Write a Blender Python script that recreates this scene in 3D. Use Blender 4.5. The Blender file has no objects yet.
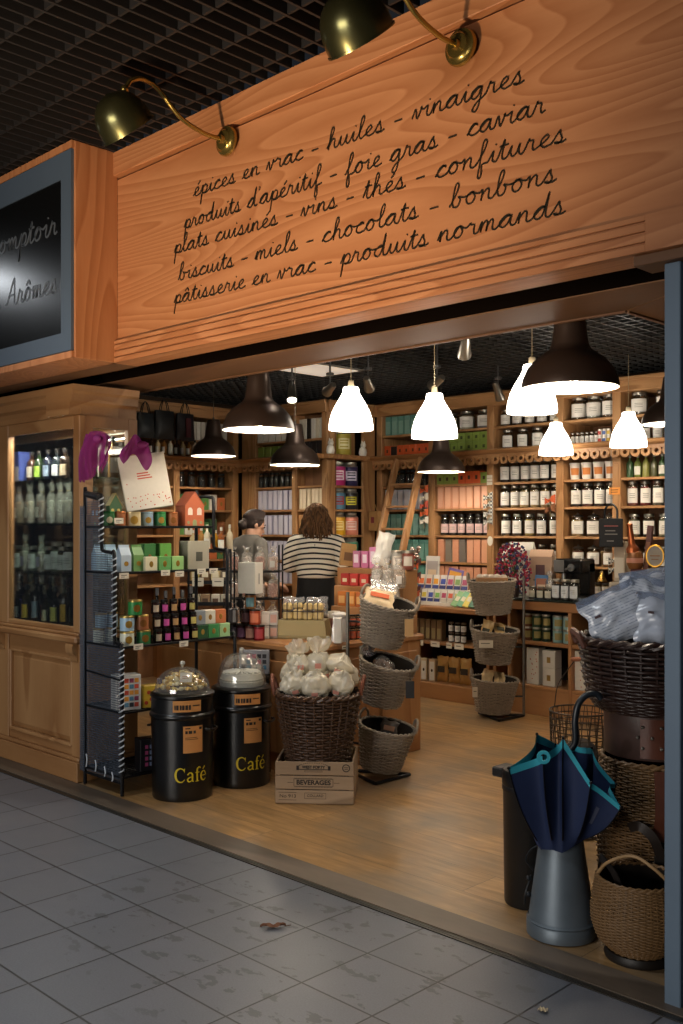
import bpy, math, random
from mathutils import Vector, Matrix
from mathutils import noise as mnoise
RD = random.Random(11)
PI = math.pi
SC = bpy.context.scene
COL = SC.collection

# ------------------------------------------------------------------ camera model (real 35 mm lens, level, eye height 1.55 m)
F, EYE = 996.0, 1.55
CS, SN = 0.71107, 0.70312
def ray(x, y):
    X = (x - 341.5) / F
    return (CS * X - SN, SN * X + CS, -(y - 526) / F)
def at_z(x, y, z):
    r = ray(x, y); t = (z - EYE) / r[2]; return Vector((r[0] * t, r[1] * t, z))
def at_v(x, y, v):
    r = ray(x, y); t = v / r[1]; return Vector((r[0] * t, v, EYE + r[2] * t))
def at_u(x, y, u):
    r = ray(x, y); t = u / r[0]; return Vector((u, r[1] * t, EYE + r[2] * t))
def at_d(x, y, d):
    r = ray(x, y); return Vector((r[0] * d, r[1] * d, EYE + r[2] * d))

# ------------------------------------------------------------------ materials
def lin(c):
    if isinstance(c, str):
        c = c.lstrip('#'); c = [int(c[i:i + 2], 16) / 255 for i in (0, 2, 4)]
    return tuple((x / 12.92 if x <= .04045 else ((x + .055) / 1.055) ** 2.4) for x in c) + (1.0,)
MATS = {}
def newmat(name):
    m = bpy.data.materials.new(name); m.use_nodes = True
    nt = m.node_tree; b = nt.nodes['Principled BSDF']
    return m, nt, b
def N(nt, t, **kw):
    n = nt.nodes.new(t)
    for k, v in kw.items(): setattr(n, k, v)
    return n
def mat(col, rough=.55, metal=0, spec=.5, var=.0, scale=30, coat=0):
    key = ('p', col, rough, metal, spec, var, scale, coat)
    if key in MATS: return MATS[key]
    m, nt, b = newmat('surface_' + str(col).lstrip('#'))
    b.inputs['Base Color'].default_value = lin(col)
    b.inputs['Roughness'].default_value = rough
    b.inputs['Metallic'].default_value = metal
    b.inputs['Specular IOR Level'].default_value = spec
    b.inputs['Coat Weight'].default_value = coat
    if var > 0:
        tc = N(nt, 'ShaderNodeTexCoord'); no = N(nt, 'ShaderNodeTexNoise')
        no.inputs['Scale'].default_value = scale; no.inputs['Detail'].default_value = 4
        nt.links.new(tc.outputs['Object'], no.inputs['Vector'])
        mx = N(nt, 'ShaderNodeMix', data_type='RGBA')
        c = lin(col)
        mx.inputs[6].default_value = tuple(x * (1 - var) for x in c[:3]) + (1,)
        mx.inputs[7].default_value = tuple(min(1, x * (1 + var)) for x in c[:3]) + (1,)
        nt.links.new(no.outputs['Fac'], mx.inputs[0]); nt.links.new(mx.outputs[2], b.inputs['Base Color'])
    MATS[key] = m
    return m
def emis(col, st):
    key = ('e', col, st)
    if key in MATS: return MATS[key]
    m, nt, b = newmat('glow_' + str(col).lstrip('#'))
    b.inputs['Base Color'].default_value = lin(col)
    b.inputs['Emission Color'].default_value = lin(col)
    b.inputs['Emission Strength'].default_value = st
    MATS[key] = m
    return m
def wood(name, light, dark, axis='X', grain=14, stretch=14, rough=.5, rings=9, bump=.15, offs=0.0, fine=.35, ringw=.75):
    key = ('w', name)
    if key in MATS: return MATS[key]
    m, nt, b = newmat('wood_' + name)
    L = nt.links.new
    tc = N(nt, 'ShaderNodeTexCoord'); mp = N(nt, 'ShaderNodeMapping')
    L(tc.outputs['Object'], mp.inputs['Vector'])
    s = [1, 1, 1]; s['XYZ'.index(axis)] = 1.0 / stretch * 2.2
    mp.inputs['Scale'].default_value = s; mp.inputs['Location'].default_value = (offs, offs * .7, offs * 1.3)
    n1 = N(nt, 'ShaderNodeTexNoise'); n1.inputs['Scale'].default_value = grain * .22; n1.inputs['Detail'].default_value = 1.0
    L(mp.outputs['Vector'], n1.inputs['Vector'])
    mu = N(nt, 'ShaderNodeMath', operation='MULTIPLY'); mu.inputs[1].default_value = rings
    L(n1.outputs['Fac'], mu.inputs[0])
    fr = N(nt, 'ShaderNodeMath', operation='FRACT'); L(mu.outputs[0], fr.inputs[0])
    rp = N(nt, 'ShaderNodeValToRGB')
    e = rp.color_ramp.elements
    e[0].position = 0; e[0].color = (0, 0, 0, 1); e[1].position = 1.0; e[1].color = (0, 0, 0, 1)
    q = e.new(.72); q.color = (.75, .75, .75, 1); q = e.new(.9); q.color = (1, 1, 1, 1)
    L(fr.outputs[0], rp.inputs['Fac'])
    n2 = N(nt, 'ShaderNodeTexNoise'); n2.inputs['Scale'].default_value = grain * 5; n2.inputs['Detail'].default_value = 3
    L(mp.outputs['Vector'], n2.inputs['Vector'])
    ad = N(nt, 'ShaderNodeMath', operation='MULTIPLY_ADD'); ad.inputs[1].default_value = fine; 
    L(n2.outputs['Fac'], ad.inputs[0])
    m2 = N(nt, 'ShaderNodeMath', operation='MULTIPLY'); m2.inputs[1].default_value = ringw
    L(rp.outputs['Color'], m2.inputs[0]); L(m2.outputs[0], ad.inputs[2])
    mx = N(nt, 'ShaderNodeMix', data_type='RGBA')
    mx.inputs[6].default_value = lin(light); mx.inputs[7].default_value = lin(dark)
    L(ad.outputs[0], mx.inputs[0]); L(mx.outputs[2], b.inputs['Base Color'])
    b.inputs['Roughness'].default_value = rough
    if bump:
        bp = N(nt, 'ShaderNodeBump'); bp.inputs['Strength'].default_value = bump; bp.inputs['Distance'].default_value = .003
        L(ad.outputs[0], bp.inputs['Height']); L(bp.outputs['Normal'], b.inputs['Normal'])
    MATS[key] = m
    return m
def glassy(tint='#ffffff', body=.0, gloss=.12, rough=.05, bodycol='#ffffff'):
    """clear glass or film: see-through, a share of matt body, and a fresnel gloss"""
    key = ('g', tint, body, gloss, rough, bodycol)
    if key in MATS: return MATS[key]
    m = bpy.data.materials.new('clear_' + tint.lstrip('#')); m.use_nodes = True
    nt = m.node_tree; nt.nodes.clear(); L = nt.links.new
    out = N(nt, 'ShaderNodeOutputMaterial'); tr = N(nt, 'ShaderNodeBsdfTransparent'); gl = N(nt, 'ShaderNodeBsdfGlossy')
    tr.inputs['Color'].default_value = lin(tint); gl.inputs['Roughness'].default_value = rough
    gl.inputs['Color'].default_value = (1, 1, 1, 1)
    lw = N(nt, 'ShaderNodeLayerWeight'); lw.inputs['Blend'].default_value = .35
    ma = N(nt, 'ShaderNodeMath', operation='MULTIPLY_ADD'); ma.inputs[1].default_value = .6 if body == 0 else .22; ma.inputs[2].default_value = gloss; ma.use_clamp = True
    L(lw.outputs['Fresnel'], ma.inputs[0])
    base = tr
    if body > 0:
        df = N(nt, 'ShaderNodeBsdfDiffuse'); df.inputs['Color'].default_value = lin(bodycol)
        mb = N(nt, 'ShaderNodeMixShader'); mb.inputs[0].default_value = body
        L(tr.outputs[0], mb.inputs[1]); L(df.outputs[0], mb.inputs[2]); base = mb
    ms = N(nt, 'ShaderNodeMixShader'); L(ma.outputs[0], ms.inputs[0]); L(base.outputs[0], ms.inputs[1]); L(gl.outputs[0], ms.inputs[2])
    L(ms.outputs[0], out.inputs['Surface'])
    MATS[key] = m
    return m

# ------------------------------------------------------------------ mesh builder
class MB:
    def __init__(s): s.v = []; s.f = []; s.m = []
    def add(s, vs, fs, mi=0):
        b = len(s.v); s.v.extend(tuple(p) for p in vs)
        for f in fs: s.f.append(tuple(i + b for i in f)); s.m.append(mi)
        return s
    def box(s, x0, x1, y0, y1, z0, z1, mi=0, c=0.0, M=None):
        if c <= 0:
            vs = [(x, y, z) for x in (x0, x1) for y in (y0, y1) for z in (z0, z1)]
            fs = [(0, 1, 3, 2), (4, 6, 7, 5), (0, 4, 5, 1), (2, 3, 7, 6), (0, 2, 6, 4), (1, 5, 7, 3)]
        else:
            c = min(c, .45 * min(x1 - x0, y1 - y0, z1 - z0))
            X = (x0, x1); Y = (y0, y1); Z = (z0, z1); vs = []; ix = {}
            for i in (0, 1):
                for j in (0, 1):
                    for k in (0, 1):
                        dx, dy, dz = (c if i == 0 else -c), (c if j == 0 else -c), (c if k == 0 else -c)
                        for a, p in enumerate(((X[i], Y[j] + dy, Z[k] + dz), (X[i] + dx, Y[j], Z[k] + dz), (X[i] + dx, Y[j] + dy, Z[k]))):
                            ix[i, j, k, a] = len(vs); vs.append(p)
            fs = []
            for i in (0, 1):
                q = [ix[i, j, k, 0] for j, k in ((0, 0), (0, 1), (1, 1), (1, 0))]; fs.append(q if i == 0 else q[::-1])
                q = [ix[j, i, k, 1] for j, k in ((0, 0), (1, 0), (1, 1), (0, 1))]; fs.append(q if i == 0 else q[::-1])
                q = [ix[j, k, i, 2] for j, k in ((0, 0), (0, 1), (1, 1), (1, 0))]; fs.append(q if i == 0 else q[::-1])
            for i in (0, 1):
                for j in (0, 1):
                    fs.append([ix[i, j, 0, 0], ix[i, j, 0, 1], ix[i, j, 1, 1], ix[i, j, 1, 0]])
                    fs.append([ix[i, 0, j, 0], ix[i, 0, j, 2], ix[i, 1, j, 2], ix[i, 1, j, 0]])
                    fs.append([ix[0, i, j, 1], ix[0, i, j, 2], ix[1, i, j, 2], ix[1, i, j, 1]])
                    for k in (0, 1): fs.append([ix[i, j, k, a] for a in (0, 1, 2)])
        if M is not None: vs = [M @ Vector(p) for p in vs]
        return s.add(vs, fs, mi)
    def lathe(s, prof, n=24, c=(0, 0, 0), M=None, mi=0, sx=1, sy=1, cap=True):
        vs = []; fs = []
        for r, z in prof:
            for k in range(n):
                a = 2 * PI * k / n; vs.append((r * sx * math.cos(a), r * sy * math.sin(a), z))
        for i in range(len(prof) - 1):
            for k in range(n):
                k2 = (k + 1) % n; fs.append((i * n + k, i * n + k2, (i + 1) * n + k2, (i + 1) * n + k))
        if cap:
            if prof[0][0] > 1e-5: fs.append(tuple(range(n))[::-1])
            if prof[-1][0] > 1e-5: fs.append(tuple((len(prof) - 1) * n + k for k in range(n)))
        if M is not None: vs = [M @ Vector(p) for p in vs]
        vs = [(p[0] + c[0], p[1] + c[1], p[2] + c[2]) for p in vs]
        return s.add(vs, fs, mi)
    def tube(s, pts, r, n=6, closed=False, mi=0, cap=True):
        P = [Vector(p) for p in pts]; L = len(P)
        if L < 2: return s
        rs = r if isinstance(r, (list, tuple)) else [r] * L
        vs = []; fs = []; nrm = None
        for i in range(L):
            if closed: t = P[(i + 1) % L] - P[i - 1]
            else: t = P[min(i + 1, L - 1)] - P[max(i - 1, 0)]
            if t.length < 1e-9: t = Vector((0, 0, 1))
            t.normalize()
            if nrm is None:
                a = Vector((0, 0, 1)) if abs(t.z) < .9 else Vector((1, 0, 0))
                nrm = (a - t * a.dot(t)).normalized()
            else:
                q = nrm - t * nrm.dot(t)
                nrm = q.normalized() if q.length > 1e-6 else t.orthogonal().normalized()
            b = t.cross(nrm)
            for k in range(n):
                a = 2 * PI * k / n; vs.append(P[i] + (nrm * math.cos(a) + b * math.sin(a)) * rs[i])
        for i in range(L if closed else L - 1):
            j = (i + 1) % L
            for k in range(n):
                k2 = (k + 1) % n; fs.append((i * n + k, i * n + k2, j * n + k2, j * n + k))
        if not closed and cap:
            fs.append(tuple(range(n))[::-1]); fs.append(tuple((L - 1) * n + k for k in range(n)))
        return s.add(vs, fs, mi)
    def prism(s, poly, d0, d1, plane='XZ', mi=0, M=None):
        """extrude a 2D outline along the third axis"""
        n = len(poly); vs = []
        for d in (d0, d1):
            for a, b in poly:
                vs.append((a, d, b) if plane == 'XZ' else ((d, a, b) if plane == 'YZ' else (a, b, d)))
        fs = [tuple(range(n)), tuple(range(2 * n - 1, n - 1, -1))]
        for k in range(n):
            k2 = (k + 1) % n; fs.append((k, k + n, k2 + n, k2))
        if M is not None: vs = [M @ Vector(p) for p in vs]
        return s.add(vs, fs, mi)
    def grid(s, fn, nu, nv, mi=0, closeu=False):
        vs = [fn(i / (nu if closeu else nu - 1), j / (nv - 1)) for j in range(nv) for i in range(nu)]
        fs = []
        for j in range(nv - 1):
            for i in range(nu if closeu else nu - 1):
                i2 = (i + 1) % nu; fs.append((j * nu + i, j * nu + i2, (j + 1) * nu + i2, (j + 1) * nu + i))
        return s.add(vs, fs, mi)
    def sphere(s, c, r, n=12, m=8, mi=0, sc=(1, 1, 1)):
        prof = [(max(1e-6, math.sin(PI * i / m)), -math.cos(PI * i / m)) for i in range(m + 1)]
        M = Matrix.Diagonal((r * sc[0], r * sc[1], r * sc[2], 1))
        return s.lathe(prof, n, c, M, mi, cap=False)
    def mesh(s, name, mats, smooth=True, angle=40):
        me = bpy.data.meshes.new(name)
        me.from_pydata([tuple(p) for p in s.v], [], s.f)
        for m in (mats if isinstance(mats, (list, tuple)) else [mats]): me.materials.append(m)
        if any(s.m): me.polygons.foreach_set('material_index', s.m)
        if smooth:
            me.polygons.foreach_set('use_smooth', [True] * len(me.polygons))
            me.set_sharp_from_angle(angle=math.radians(angle))
        me.update()
        return me
    def build(s, name, mats, parent=None, loc=None, rot=None, smooth=True, angle=40):
        return link(name, s.mesh(name, mats, smooth, angle), parent, loc, rot)
def link(name, me, parent=None, loc=None, rot=None):
    o = bpy.data.objects.new(name, me); COL.objects.link(o)
    if parent is not None: o.parent = parent
    if loc is not None: o.location = loc
    if rot is not None: o.rotation_euler = rot
    return o
LABELS = {}
def tag(o, label, cat, group=None, kind=None):
    if label: o['label'] = label
    if cat: o['category'] = cat
    if group: o['group'] = group
    if kind: o['kind'] = kind
    if label:
        if label in LABELS: print('DUP LABEL', label)
        LABELS[label] = 1
        n = len(label.replace('-', '').split())
        if n < 4 or n > 16: print('LABEL LEN', n, label)
    return o
def thing(name, label, cat, loc=(0, 0, 0), rz=0, group=None, rot=None):
    o = bpy.data.objects.new(name, None); COL.objects.link(o)
    o.location = loc; o.rotation_euler = rot if rot is not None else (0, 0, rz)
    o.empty_display_size = .05
    return tag(o, label, cat, group)
def struct(o):
    o['kind'] = 'structure'; return o
ORD = 'first second third fourth fifth sixth seventh eighth ninth tenth eleventh twelfth thirteenth fourteenth fifteenth sixteenth'.split()
def catmull(pts, per=8, closed=False):
    P = [Vector(p) for p in pts]; out = []; n = len(P)
    for i in range(n if closed else n - 1):
        p0 = P[(i - 1) % n] if (closed or i > 0) else P[0] * 2 - P[1]
        p1, p2 = P[i], P[(i + 1) % n]
        p3 = P[(i + 2) % n] if (closed or i + 2 < n) else P[-1] * 2 - P[-2]
        for k in range(per):
            t = k / per
            out.append(.5 * ((2 * p1) + (p2 - p0) * t + (2 * p0 - 5 * p1 + 4 * p2 - p3) * t * t + (3 * p1 - p0 - 3 * p2 + p3) * t ** 3))
    if not closed: out.append(P[-1].copy())
    return out

def crumple(p, amp, freq, seed):
    q = Vector(p) * freq + Vector((seed * 3.1, seed * 1.7, seed * 2.3))
    v = mnoise.noise_vector(q) + .5 * mnoise.noise_vector(q * 2.3)
    return (p[0] + amp * v.x, p[1] + amp * v.y, p[2] + amp * v.z)
# palette
WARM = '#ffd9a0'
M_black = mat('#0d0d0e', .45); M_blackgloss = mat('#0b0b0c', .22, 0, .6)
M_white = mat('#e6e2d8', .6); M_paper = mat('#d9d2c2', .8); M_label = mat('#e8e4da', .7)
M_kraft = mat('#a9814f', .8, var=.15); M_tag = mat('#cf8f4f', .75, var=.08)
M_steel = mat('#8d8f90', .35, .9); M_wire = mat('#15161a', .4, .3)
M_lid = mat('#9b968c', .3, .9); M_darklid = mat('#1b1714', .35, .2)
M_dark = mat('#1c1510', .7)
M_brass = mat('#a88f4c', .24, .85)
M_shelfwood = wood('shelving', '#bd9061', '#94683f', 'X', 16, 12, .5, 7, .1)
M_upwood = wood('upright', '#bd9061', '#94683f', 'Z', 16, 12, .5, 7, .1, 3.1)
M_glass = glassy('#f4f8f6', .0, .06, .05)
M_cello = glassy('#ffffff', .24, .05, .15, '#f0e8dc')
# ================================================================== THE SETTING
def tiles_mat():
    m, nt, b = newmat('mall_tile'); L = nt.links.new
    tc = N(nt, 'ShaderNodeTexCoord'); mp = N(nt, 'ShaderNodeMapping')
    mp.inputs['Location'].default_value = (2.80 + .327 * 40, -2.308 + .327 * 40, 0)
    L(tc.outputs['Object'], mp.inputs['Vector'])
    br = N(nt, 'ShaderNodeTexBrick'); br.offset = 0; br.squash = 1
    br.inputs['Scale'].default_value = 1; br.inputs['Brick Width'].default_value = .327; br.inputs['Row Height'].default_value = .327
    br.inputs['Mortar Size'].default_value = .0045; br.inputs['Mortar Smooth'].default_value = .3
    br.inputs['Color1'].default_value = (0, 0, 0, 1); br.inputs['Color2'].default_value = (1, 1, 1, 1); br.inputs['Mortar'].default_value = (.5, .5, .5, 1)
    L(mp.outputs['Vector'], br.inputs['Vector'])
    n1 = N(nt, 'ShaderNodeTexNoise'); n1.inputs['Scale'].default_value = 160; n1.inputs['Detail'].default_value = 3
    L(tc.outputs['Object'], n1.inputs['Vector'])
    n2 = N(nt, 'ShaderNodeTexNoise'); n2.inputs['Scale'].default_value = 3.0; n2.inputs['Detail'].default_value = 6; n2.inputs['Roughness'].default_value = .65
    L(tc.outputs['Object'], n2.inputs['Vector'])
    base = N(nt, 'ShaderNodeMix', data_type='RGBA'); base.inputs[6].default_value = lin('#595c63'); base.inputs[7].default_value = lin('#73767e')
    L(n1.outputs['Fac'], base.inputs[0])
    tv = N(nt, 'ShaderNodeMix', data_type='RGBA', blend_type='MULTIPLY'); tv.inputs[0].default_value = .12
    L(base.outputs[2], tv.inputs[6]); L(br.outputs['Color'], tv.inputs[7])
    # old spill stains on the floor, only in a band in front of the doorway
    n3 = N(nt, 'ShaderNodeTexNoise'); n3.inputs['Scale'].default_value = 7.5; n3.inputs['Detail'].default_value = 5; n3.inputs['Roughness'].default_value = .6
    mp3 = N(nt, 'ShaderNodeMapping'); mp3.inputs['Location'].default_value = (3.3, .2, 0); mp3.inputs['Scale'].default_value = (1, 1.6, 1)
    L(tc.outputs['Object'], mp3.inputs['Vector']); L(mp3.outputs['Vector'], n3.inputs['Vector'])
    r3 = N(nt, 'ShaderNodeValToRGB'); r3.color_ramp.elements[0].position = .585; r3.color_ramp.elements[1].position = .61
    L(n3.outputs['Fac'], r3.inputs['Fac'])
    gr = N(nt, 'ShaderNodeTexGradient', gradient_type='SPHERICAL'); mpg = N(nt, 'ShaderNodeMapping')
    mpg.inputs['Location'].default_value = (2.75 / 1.15, -2.45 / .75, 0); mpg.inputs['Scale'].default_value = (1 / 1.15, 1 / .75, 1)
    L(tc.outputs['Object'], mpg.inputs['Vector']); L(mpg.outputs['Vector'], gr.inputs['Vector'])
    rg = N(nt, 'ShaderNodeValToRGB'); rg.color_ramp.elements[0].position = .0; rg.color_ramp.elements[1].position = .25
    L(gr.outputs['Fac'], rg.inputs['Fac'])
    st = N(nt, 'ShaderNodeMath', operation='MULTIPLY'); L(r3.outputs['Color'], st.inputs[0]); L(rg.outputs['Color'], st.inputs[1])
    sm = N(nt, 'ShaderNodeMath', operation='MULTIPLY'); sm.inputs[1].default_value = .6; L(st.outputs[0], sm.inputs[0])
    stn = N(nt, 'ShaderNodeMix', data_type='RGBA'); stn.inputs[7].default_value = lin('#38393c')
    L(sm.outputs[0], stn.inputs[0]); L(tv.outputs[2], stn.inputs[6])
    mo = N(nt, 'ShaderNodeMix', data_type='RGBA'); mo.inputs[7].default_value = lin('#2a2a2c')
    L(br.outputs['Fac'], mo.inputs[0]); L(stn.outputs[2], mo.inputs[6]); L(mo.outputs[2], b.inputs['Base Color'])
    rr = N(nt, 'ShaderNodeMapRange'); rr.inputs['To Min'].default_value = .28; rr.inputs['To Max'].default_value = .5
    L(n2.outputs['Fac'], rr.inputs['Value']); L(rr.outputs['Result'], b.inputs['Roughness'])
    bp = N(nt, 'ShaderNodeBump'); bp.inputs['Strength'].default_value = .5; bp.inputs['Distance'].default_value = .004; bp.invert = True
    L(br.outputs['Fac'], bp.inputs['Height']); L(bp.outputs['Normal'], b.inputs['Normal'])
    return m
def planks_mat():
    m, nt, b = newmat('shop_planks'); L = nt.links.new
    tc = N(nt, 'ShaderNodeTexCoord'); br = N(nt, 'ShaderNodeTexBrick'); br.offset = .37; br.inputs['Scale'].default_value = 1
    br.inputs['Brick Width'].default_value = 1.9; br.inputs['Row Height'].default_value = .24
    br.inputs['Mortar Size'].default_value = .0012; br.inputs['Color1'].default_value = (0, 0, 0, 1); br.inputs['Color2'].default_value = (1, 1, 1, 1)
    L(tc.outputs['Object'], br.inputs['Vector'])
    vm = N(nt, 'ShaderNodeVectorMath', operation='MULTIPLY_ADD'); vm.inputs[1].default_value = (5, 3, 0)
    L(br.outputs['Color'], vm.inputs[0]); L(tc.outputs['Object'], vm.inputs[2])
    mp = N(nt, 'ShaderNodeMapping'); mp.inputs['Scale'].default_value = (1.4, 12, 1); L(vm.outputs[0], mp.inputs['Vector'])
    n1 = N(nt, 'ShaderNodeTexNoise'); n1.inputs['Scale'].default_value = 2.2; n1.inputs['Detail'].default_value = 6; n1.inputs['Roughness'].default_value = .6; n1.inputs['Distortion'].default_value = .5
    L(mp.outputs['Vector'], n1.inputs['Vector'])
    rp = N(nt, 'ShaderNodeValToRGB'); e = rp.color_ramp.elements
    e[0].position = .3; e[0].color = lin('#95703f'); e[1].position = .68; e[1].color = lin('#c79c68')
    L(n1.outputs['Fac'], rp.inputs['Fac'])
    mv = N(nt, 'ShaderNodeMix', data_type='RGBA', blend_type='MULTIPLY'); mv.inputs[0].default_value = .24
    L(rp.outputs['Color'], mv.inputs[6]); L(br.outputs['Color'], mv.inputs[7])
    # grey worn traffic stains
    n2 = N(nt, 'ShaderNodeTexNoise'); n2.inputs['Scale'].default_value = 1.6; n2.inputs['Detail'].default_value = 6; n2.inputs['Roughness'].default_value = .6
    L(tc.outputs['Object'], n2.inputs['Vector'])
    r2 = N(nt, 'ShaderNodeValToRGB'); r2.color_ramp.elements[0].position = .43; r2.color_ramp.elements[1].position = .68
    L(n2.outputs['Fac'], r2.inputs['Fac'])
    sf = N(nt, 'ShaderNodeMath', operation='MULTIPLY'); sf.inputs[1].default_value = .88; L(r2.outputs['Color'], sf.inputs[0])
    mw = N(nt, 'ShaderNodeMix', data_type='RGBA'); mw.inputs[7].default_value = lin('#766b5b'); L(sf.outputs[0], mw.inputs[0]); L(mv.outputs[2], mw.inputs[6])
    mo = N(nt, 'ShaderNodeMix', data_type='RGBA'); mo.inputs[7].default_value = lin('#3a281a')
    L(br.outputs['Fac'], mo.inputs[0]); L(mw.outputs[2], mo.inputs[6]); L(mo.outputs[2], b.inputs['Base Color'])
    b.inputs['Roughness'].default_value = .38
    return m
M_fascia = wood('fascia', '#c08458', '#9c5f36', 'X', 11, 15, .5, 30, .05, 2.3, .38, .6)
M_fasciaZ = wood('fascia_upright', '#c08458', '#9c5f36', 'Z', 12, 15, .5, 20, .05, 7.3, .38, .6)
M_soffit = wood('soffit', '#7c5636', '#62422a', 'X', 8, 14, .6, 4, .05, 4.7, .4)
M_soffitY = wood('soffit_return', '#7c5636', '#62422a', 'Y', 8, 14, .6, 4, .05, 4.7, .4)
M_vit = wood('cabinet', '#b58a5c', '#94683f', 'Z', 12, 14, .5, 5, .08, 9.1, .4)
M_vitX = wood('cabinet_rail', '#b58a5c', '#94683f', 'X', 12, 14, .5, 5, .08, 9.1, .4)
M_blueg = mat('#4d5b6b', .5, .1, var=.06, scale=6)

b = MB(); b.box(-13, 7, -9, 2.95, -.1, 0); struct(b.build('floor', tiles_mat(), smooth=False))
b = MB(); b.box(-9, -1.4, 3.14, 8.3, -.1, 0.004); struct(b.build('floor_shop', planks_mat(), smooth=False))
b = MB(); b.box(-9, -1.2, 2.985, 3.14, -.1, .006); struct(b.build('trim_1', wood('threshold', '#77695a', '#50453a', 'X', 10, 10, .5, 4, .1, 1.2), smooth=False))
b = MB(); b.box(-9, -1.2, 2.95, 2.962, -.1, .004); b.box(-9, -1.2, 2.968, 2.985, -.1, .002)
struct(b.build('trim_2', mat('#3c3a36', .4, .5), smooth=False))

# open grid ceilings
def open_grid(name, x0, x1, y0, y1, z0, z1, px, py, t, m, dz=.0):
    g = MB()
    x = x0
    while x < x1: g.box(x, x + t, y0, y1, z0 - dz, z1); x += px
    y = y0
    while y < y1: g.box(x0, x1, y, y + t * .9, z0, z1); y += py
    return struct(g.build(name, m, smooth=False))
M_grid = mat('#1b1817', .6); M_grid2 = mat('#303030', .38)
open_grid('ceiling_grid', -11.0, .6, -1.5, 2.985, 3.582, 3.645, .0822, .231, .013, M_grid, .004)
b = MB(); b.box(-13, 7, -9, 3.2, 3.80, 3.9); struct(b.build('ceiling', mat('#0b0a0a', .9), smooth=False))
open_grid('ceiling_shop_grid', -8.8, -1.5, 3.45, 8.2, 2.885, 2.93, .1, .1, .009, M_grid2)
b = MB(); b.box(-9, -1.4, 3.4, 8.3, 3.05, 3.15); struct(b.build('ceiling_shop', mat('#070707', .9), smooth=False))

# fascia over the opening: main board, top board, fluted bottom board
b = MB(); b.box(-4.70, 1.2, 3.0, 3.14, 2.46, 3.434)
b.box(-4.70, 1.2, 3.035, 3.14, 3.434, 3.577); b.box(-4.715, 1.2, 2.972, 3.03, 3.448, 3.577, c=.003)
# fluted strip: bars between grooves, then the plain end
zz = [2.437, 2.462, 2.470, 2.496, 2.504, 2.530, 2.538, 2.556]
for k in range(0, 8, 2): b.box(-4.722, -1.565, 2.978, 3.0, zz[k], zz[k + 1], c=.0015)
b.box(-4.722, -1.565, 2.992, 3.0, 2.437, 2.556)
b.box(-1.565, 1.2, 2.978, 3.0, 2.437, 2.556)
b.box(-4.70, 1.2, 3.0, 3.146, 2.437, 2.46)
FAS = struct(b.build('wall_front', M_fascia, smooth=False))
b = MB(); b.box(-9, 1.2, 3.146, 3.355, 2.62, 2.66); b.box(-9, 1.2, 3.14, 3.146, 2.437, 2.66); b.box(-9, 1.2, 3.355, 3.36, 2.437, 2.66)
struct(b.build('trim_3', mat('#0f0a07', .9, 0, .0), smooth=False))
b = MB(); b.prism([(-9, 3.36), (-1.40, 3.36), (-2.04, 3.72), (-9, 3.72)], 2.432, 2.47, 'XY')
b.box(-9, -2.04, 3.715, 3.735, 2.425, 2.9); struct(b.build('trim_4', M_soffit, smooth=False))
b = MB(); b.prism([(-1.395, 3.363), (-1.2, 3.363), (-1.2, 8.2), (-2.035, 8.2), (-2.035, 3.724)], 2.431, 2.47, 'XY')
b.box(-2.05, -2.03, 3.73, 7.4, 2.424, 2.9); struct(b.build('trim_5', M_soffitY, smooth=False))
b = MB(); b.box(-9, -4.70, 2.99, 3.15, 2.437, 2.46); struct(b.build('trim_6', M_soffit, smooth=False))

# walls
b = MB(); b.box(-9, -1.3, 8.02, 8.15, 0, 3.1); struct(b.build('wall_back', mat('#3a2819', .8), smooth=False))
b = MB(); b.box(-8.75, -8.6, 3.2, 8.1, 0, 3.1); struct(b.build('wall_left', mat('#3a2819', .8), smooth=False))
b = MB(); b.box(-1.50, -1.47, 3.10, 8.1, 0, 2.43); struct(b.build('wall_right', mat('#333a42', .6), smooth=False))
b = MB(); b.box(-1.526, -1.47, 3.03, 3.10, 0, 2.40, c=.003); b.box(-1.482, -1.46, 3.05, 3.10, 0, 2.40)
struct(b.build('trim_7', mat('#66788a', .45, .2, var=.05, scale=8), smooth=False))
b = MB(); b.box(-1.46, 3.0, 3.06, 3.2, 0, 2.437); struct(b.build('wall_front_panel', mat('#2f353d', .5), smooth=False))
b = MB(); b.box(-13, -7.6, 3.1, 3.3, 0, 2.437); struct(b.build('wall_front_far', M_vit, smooth=False))
b = MB(); b.box(-1.62, 1.2, 3.004, 3.13, 2.402, 2.436, c=.002); struct(b.build('trim_8', M_soffit, smooth=False))
# the far side of the mall aisle, behind the camera
b = MB(); b.box(-13, 7, -9.2, -9, 0, 3.8); struct(b.build('wall_mall', mat('#6b655c', .7), smooth=False))

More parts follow.
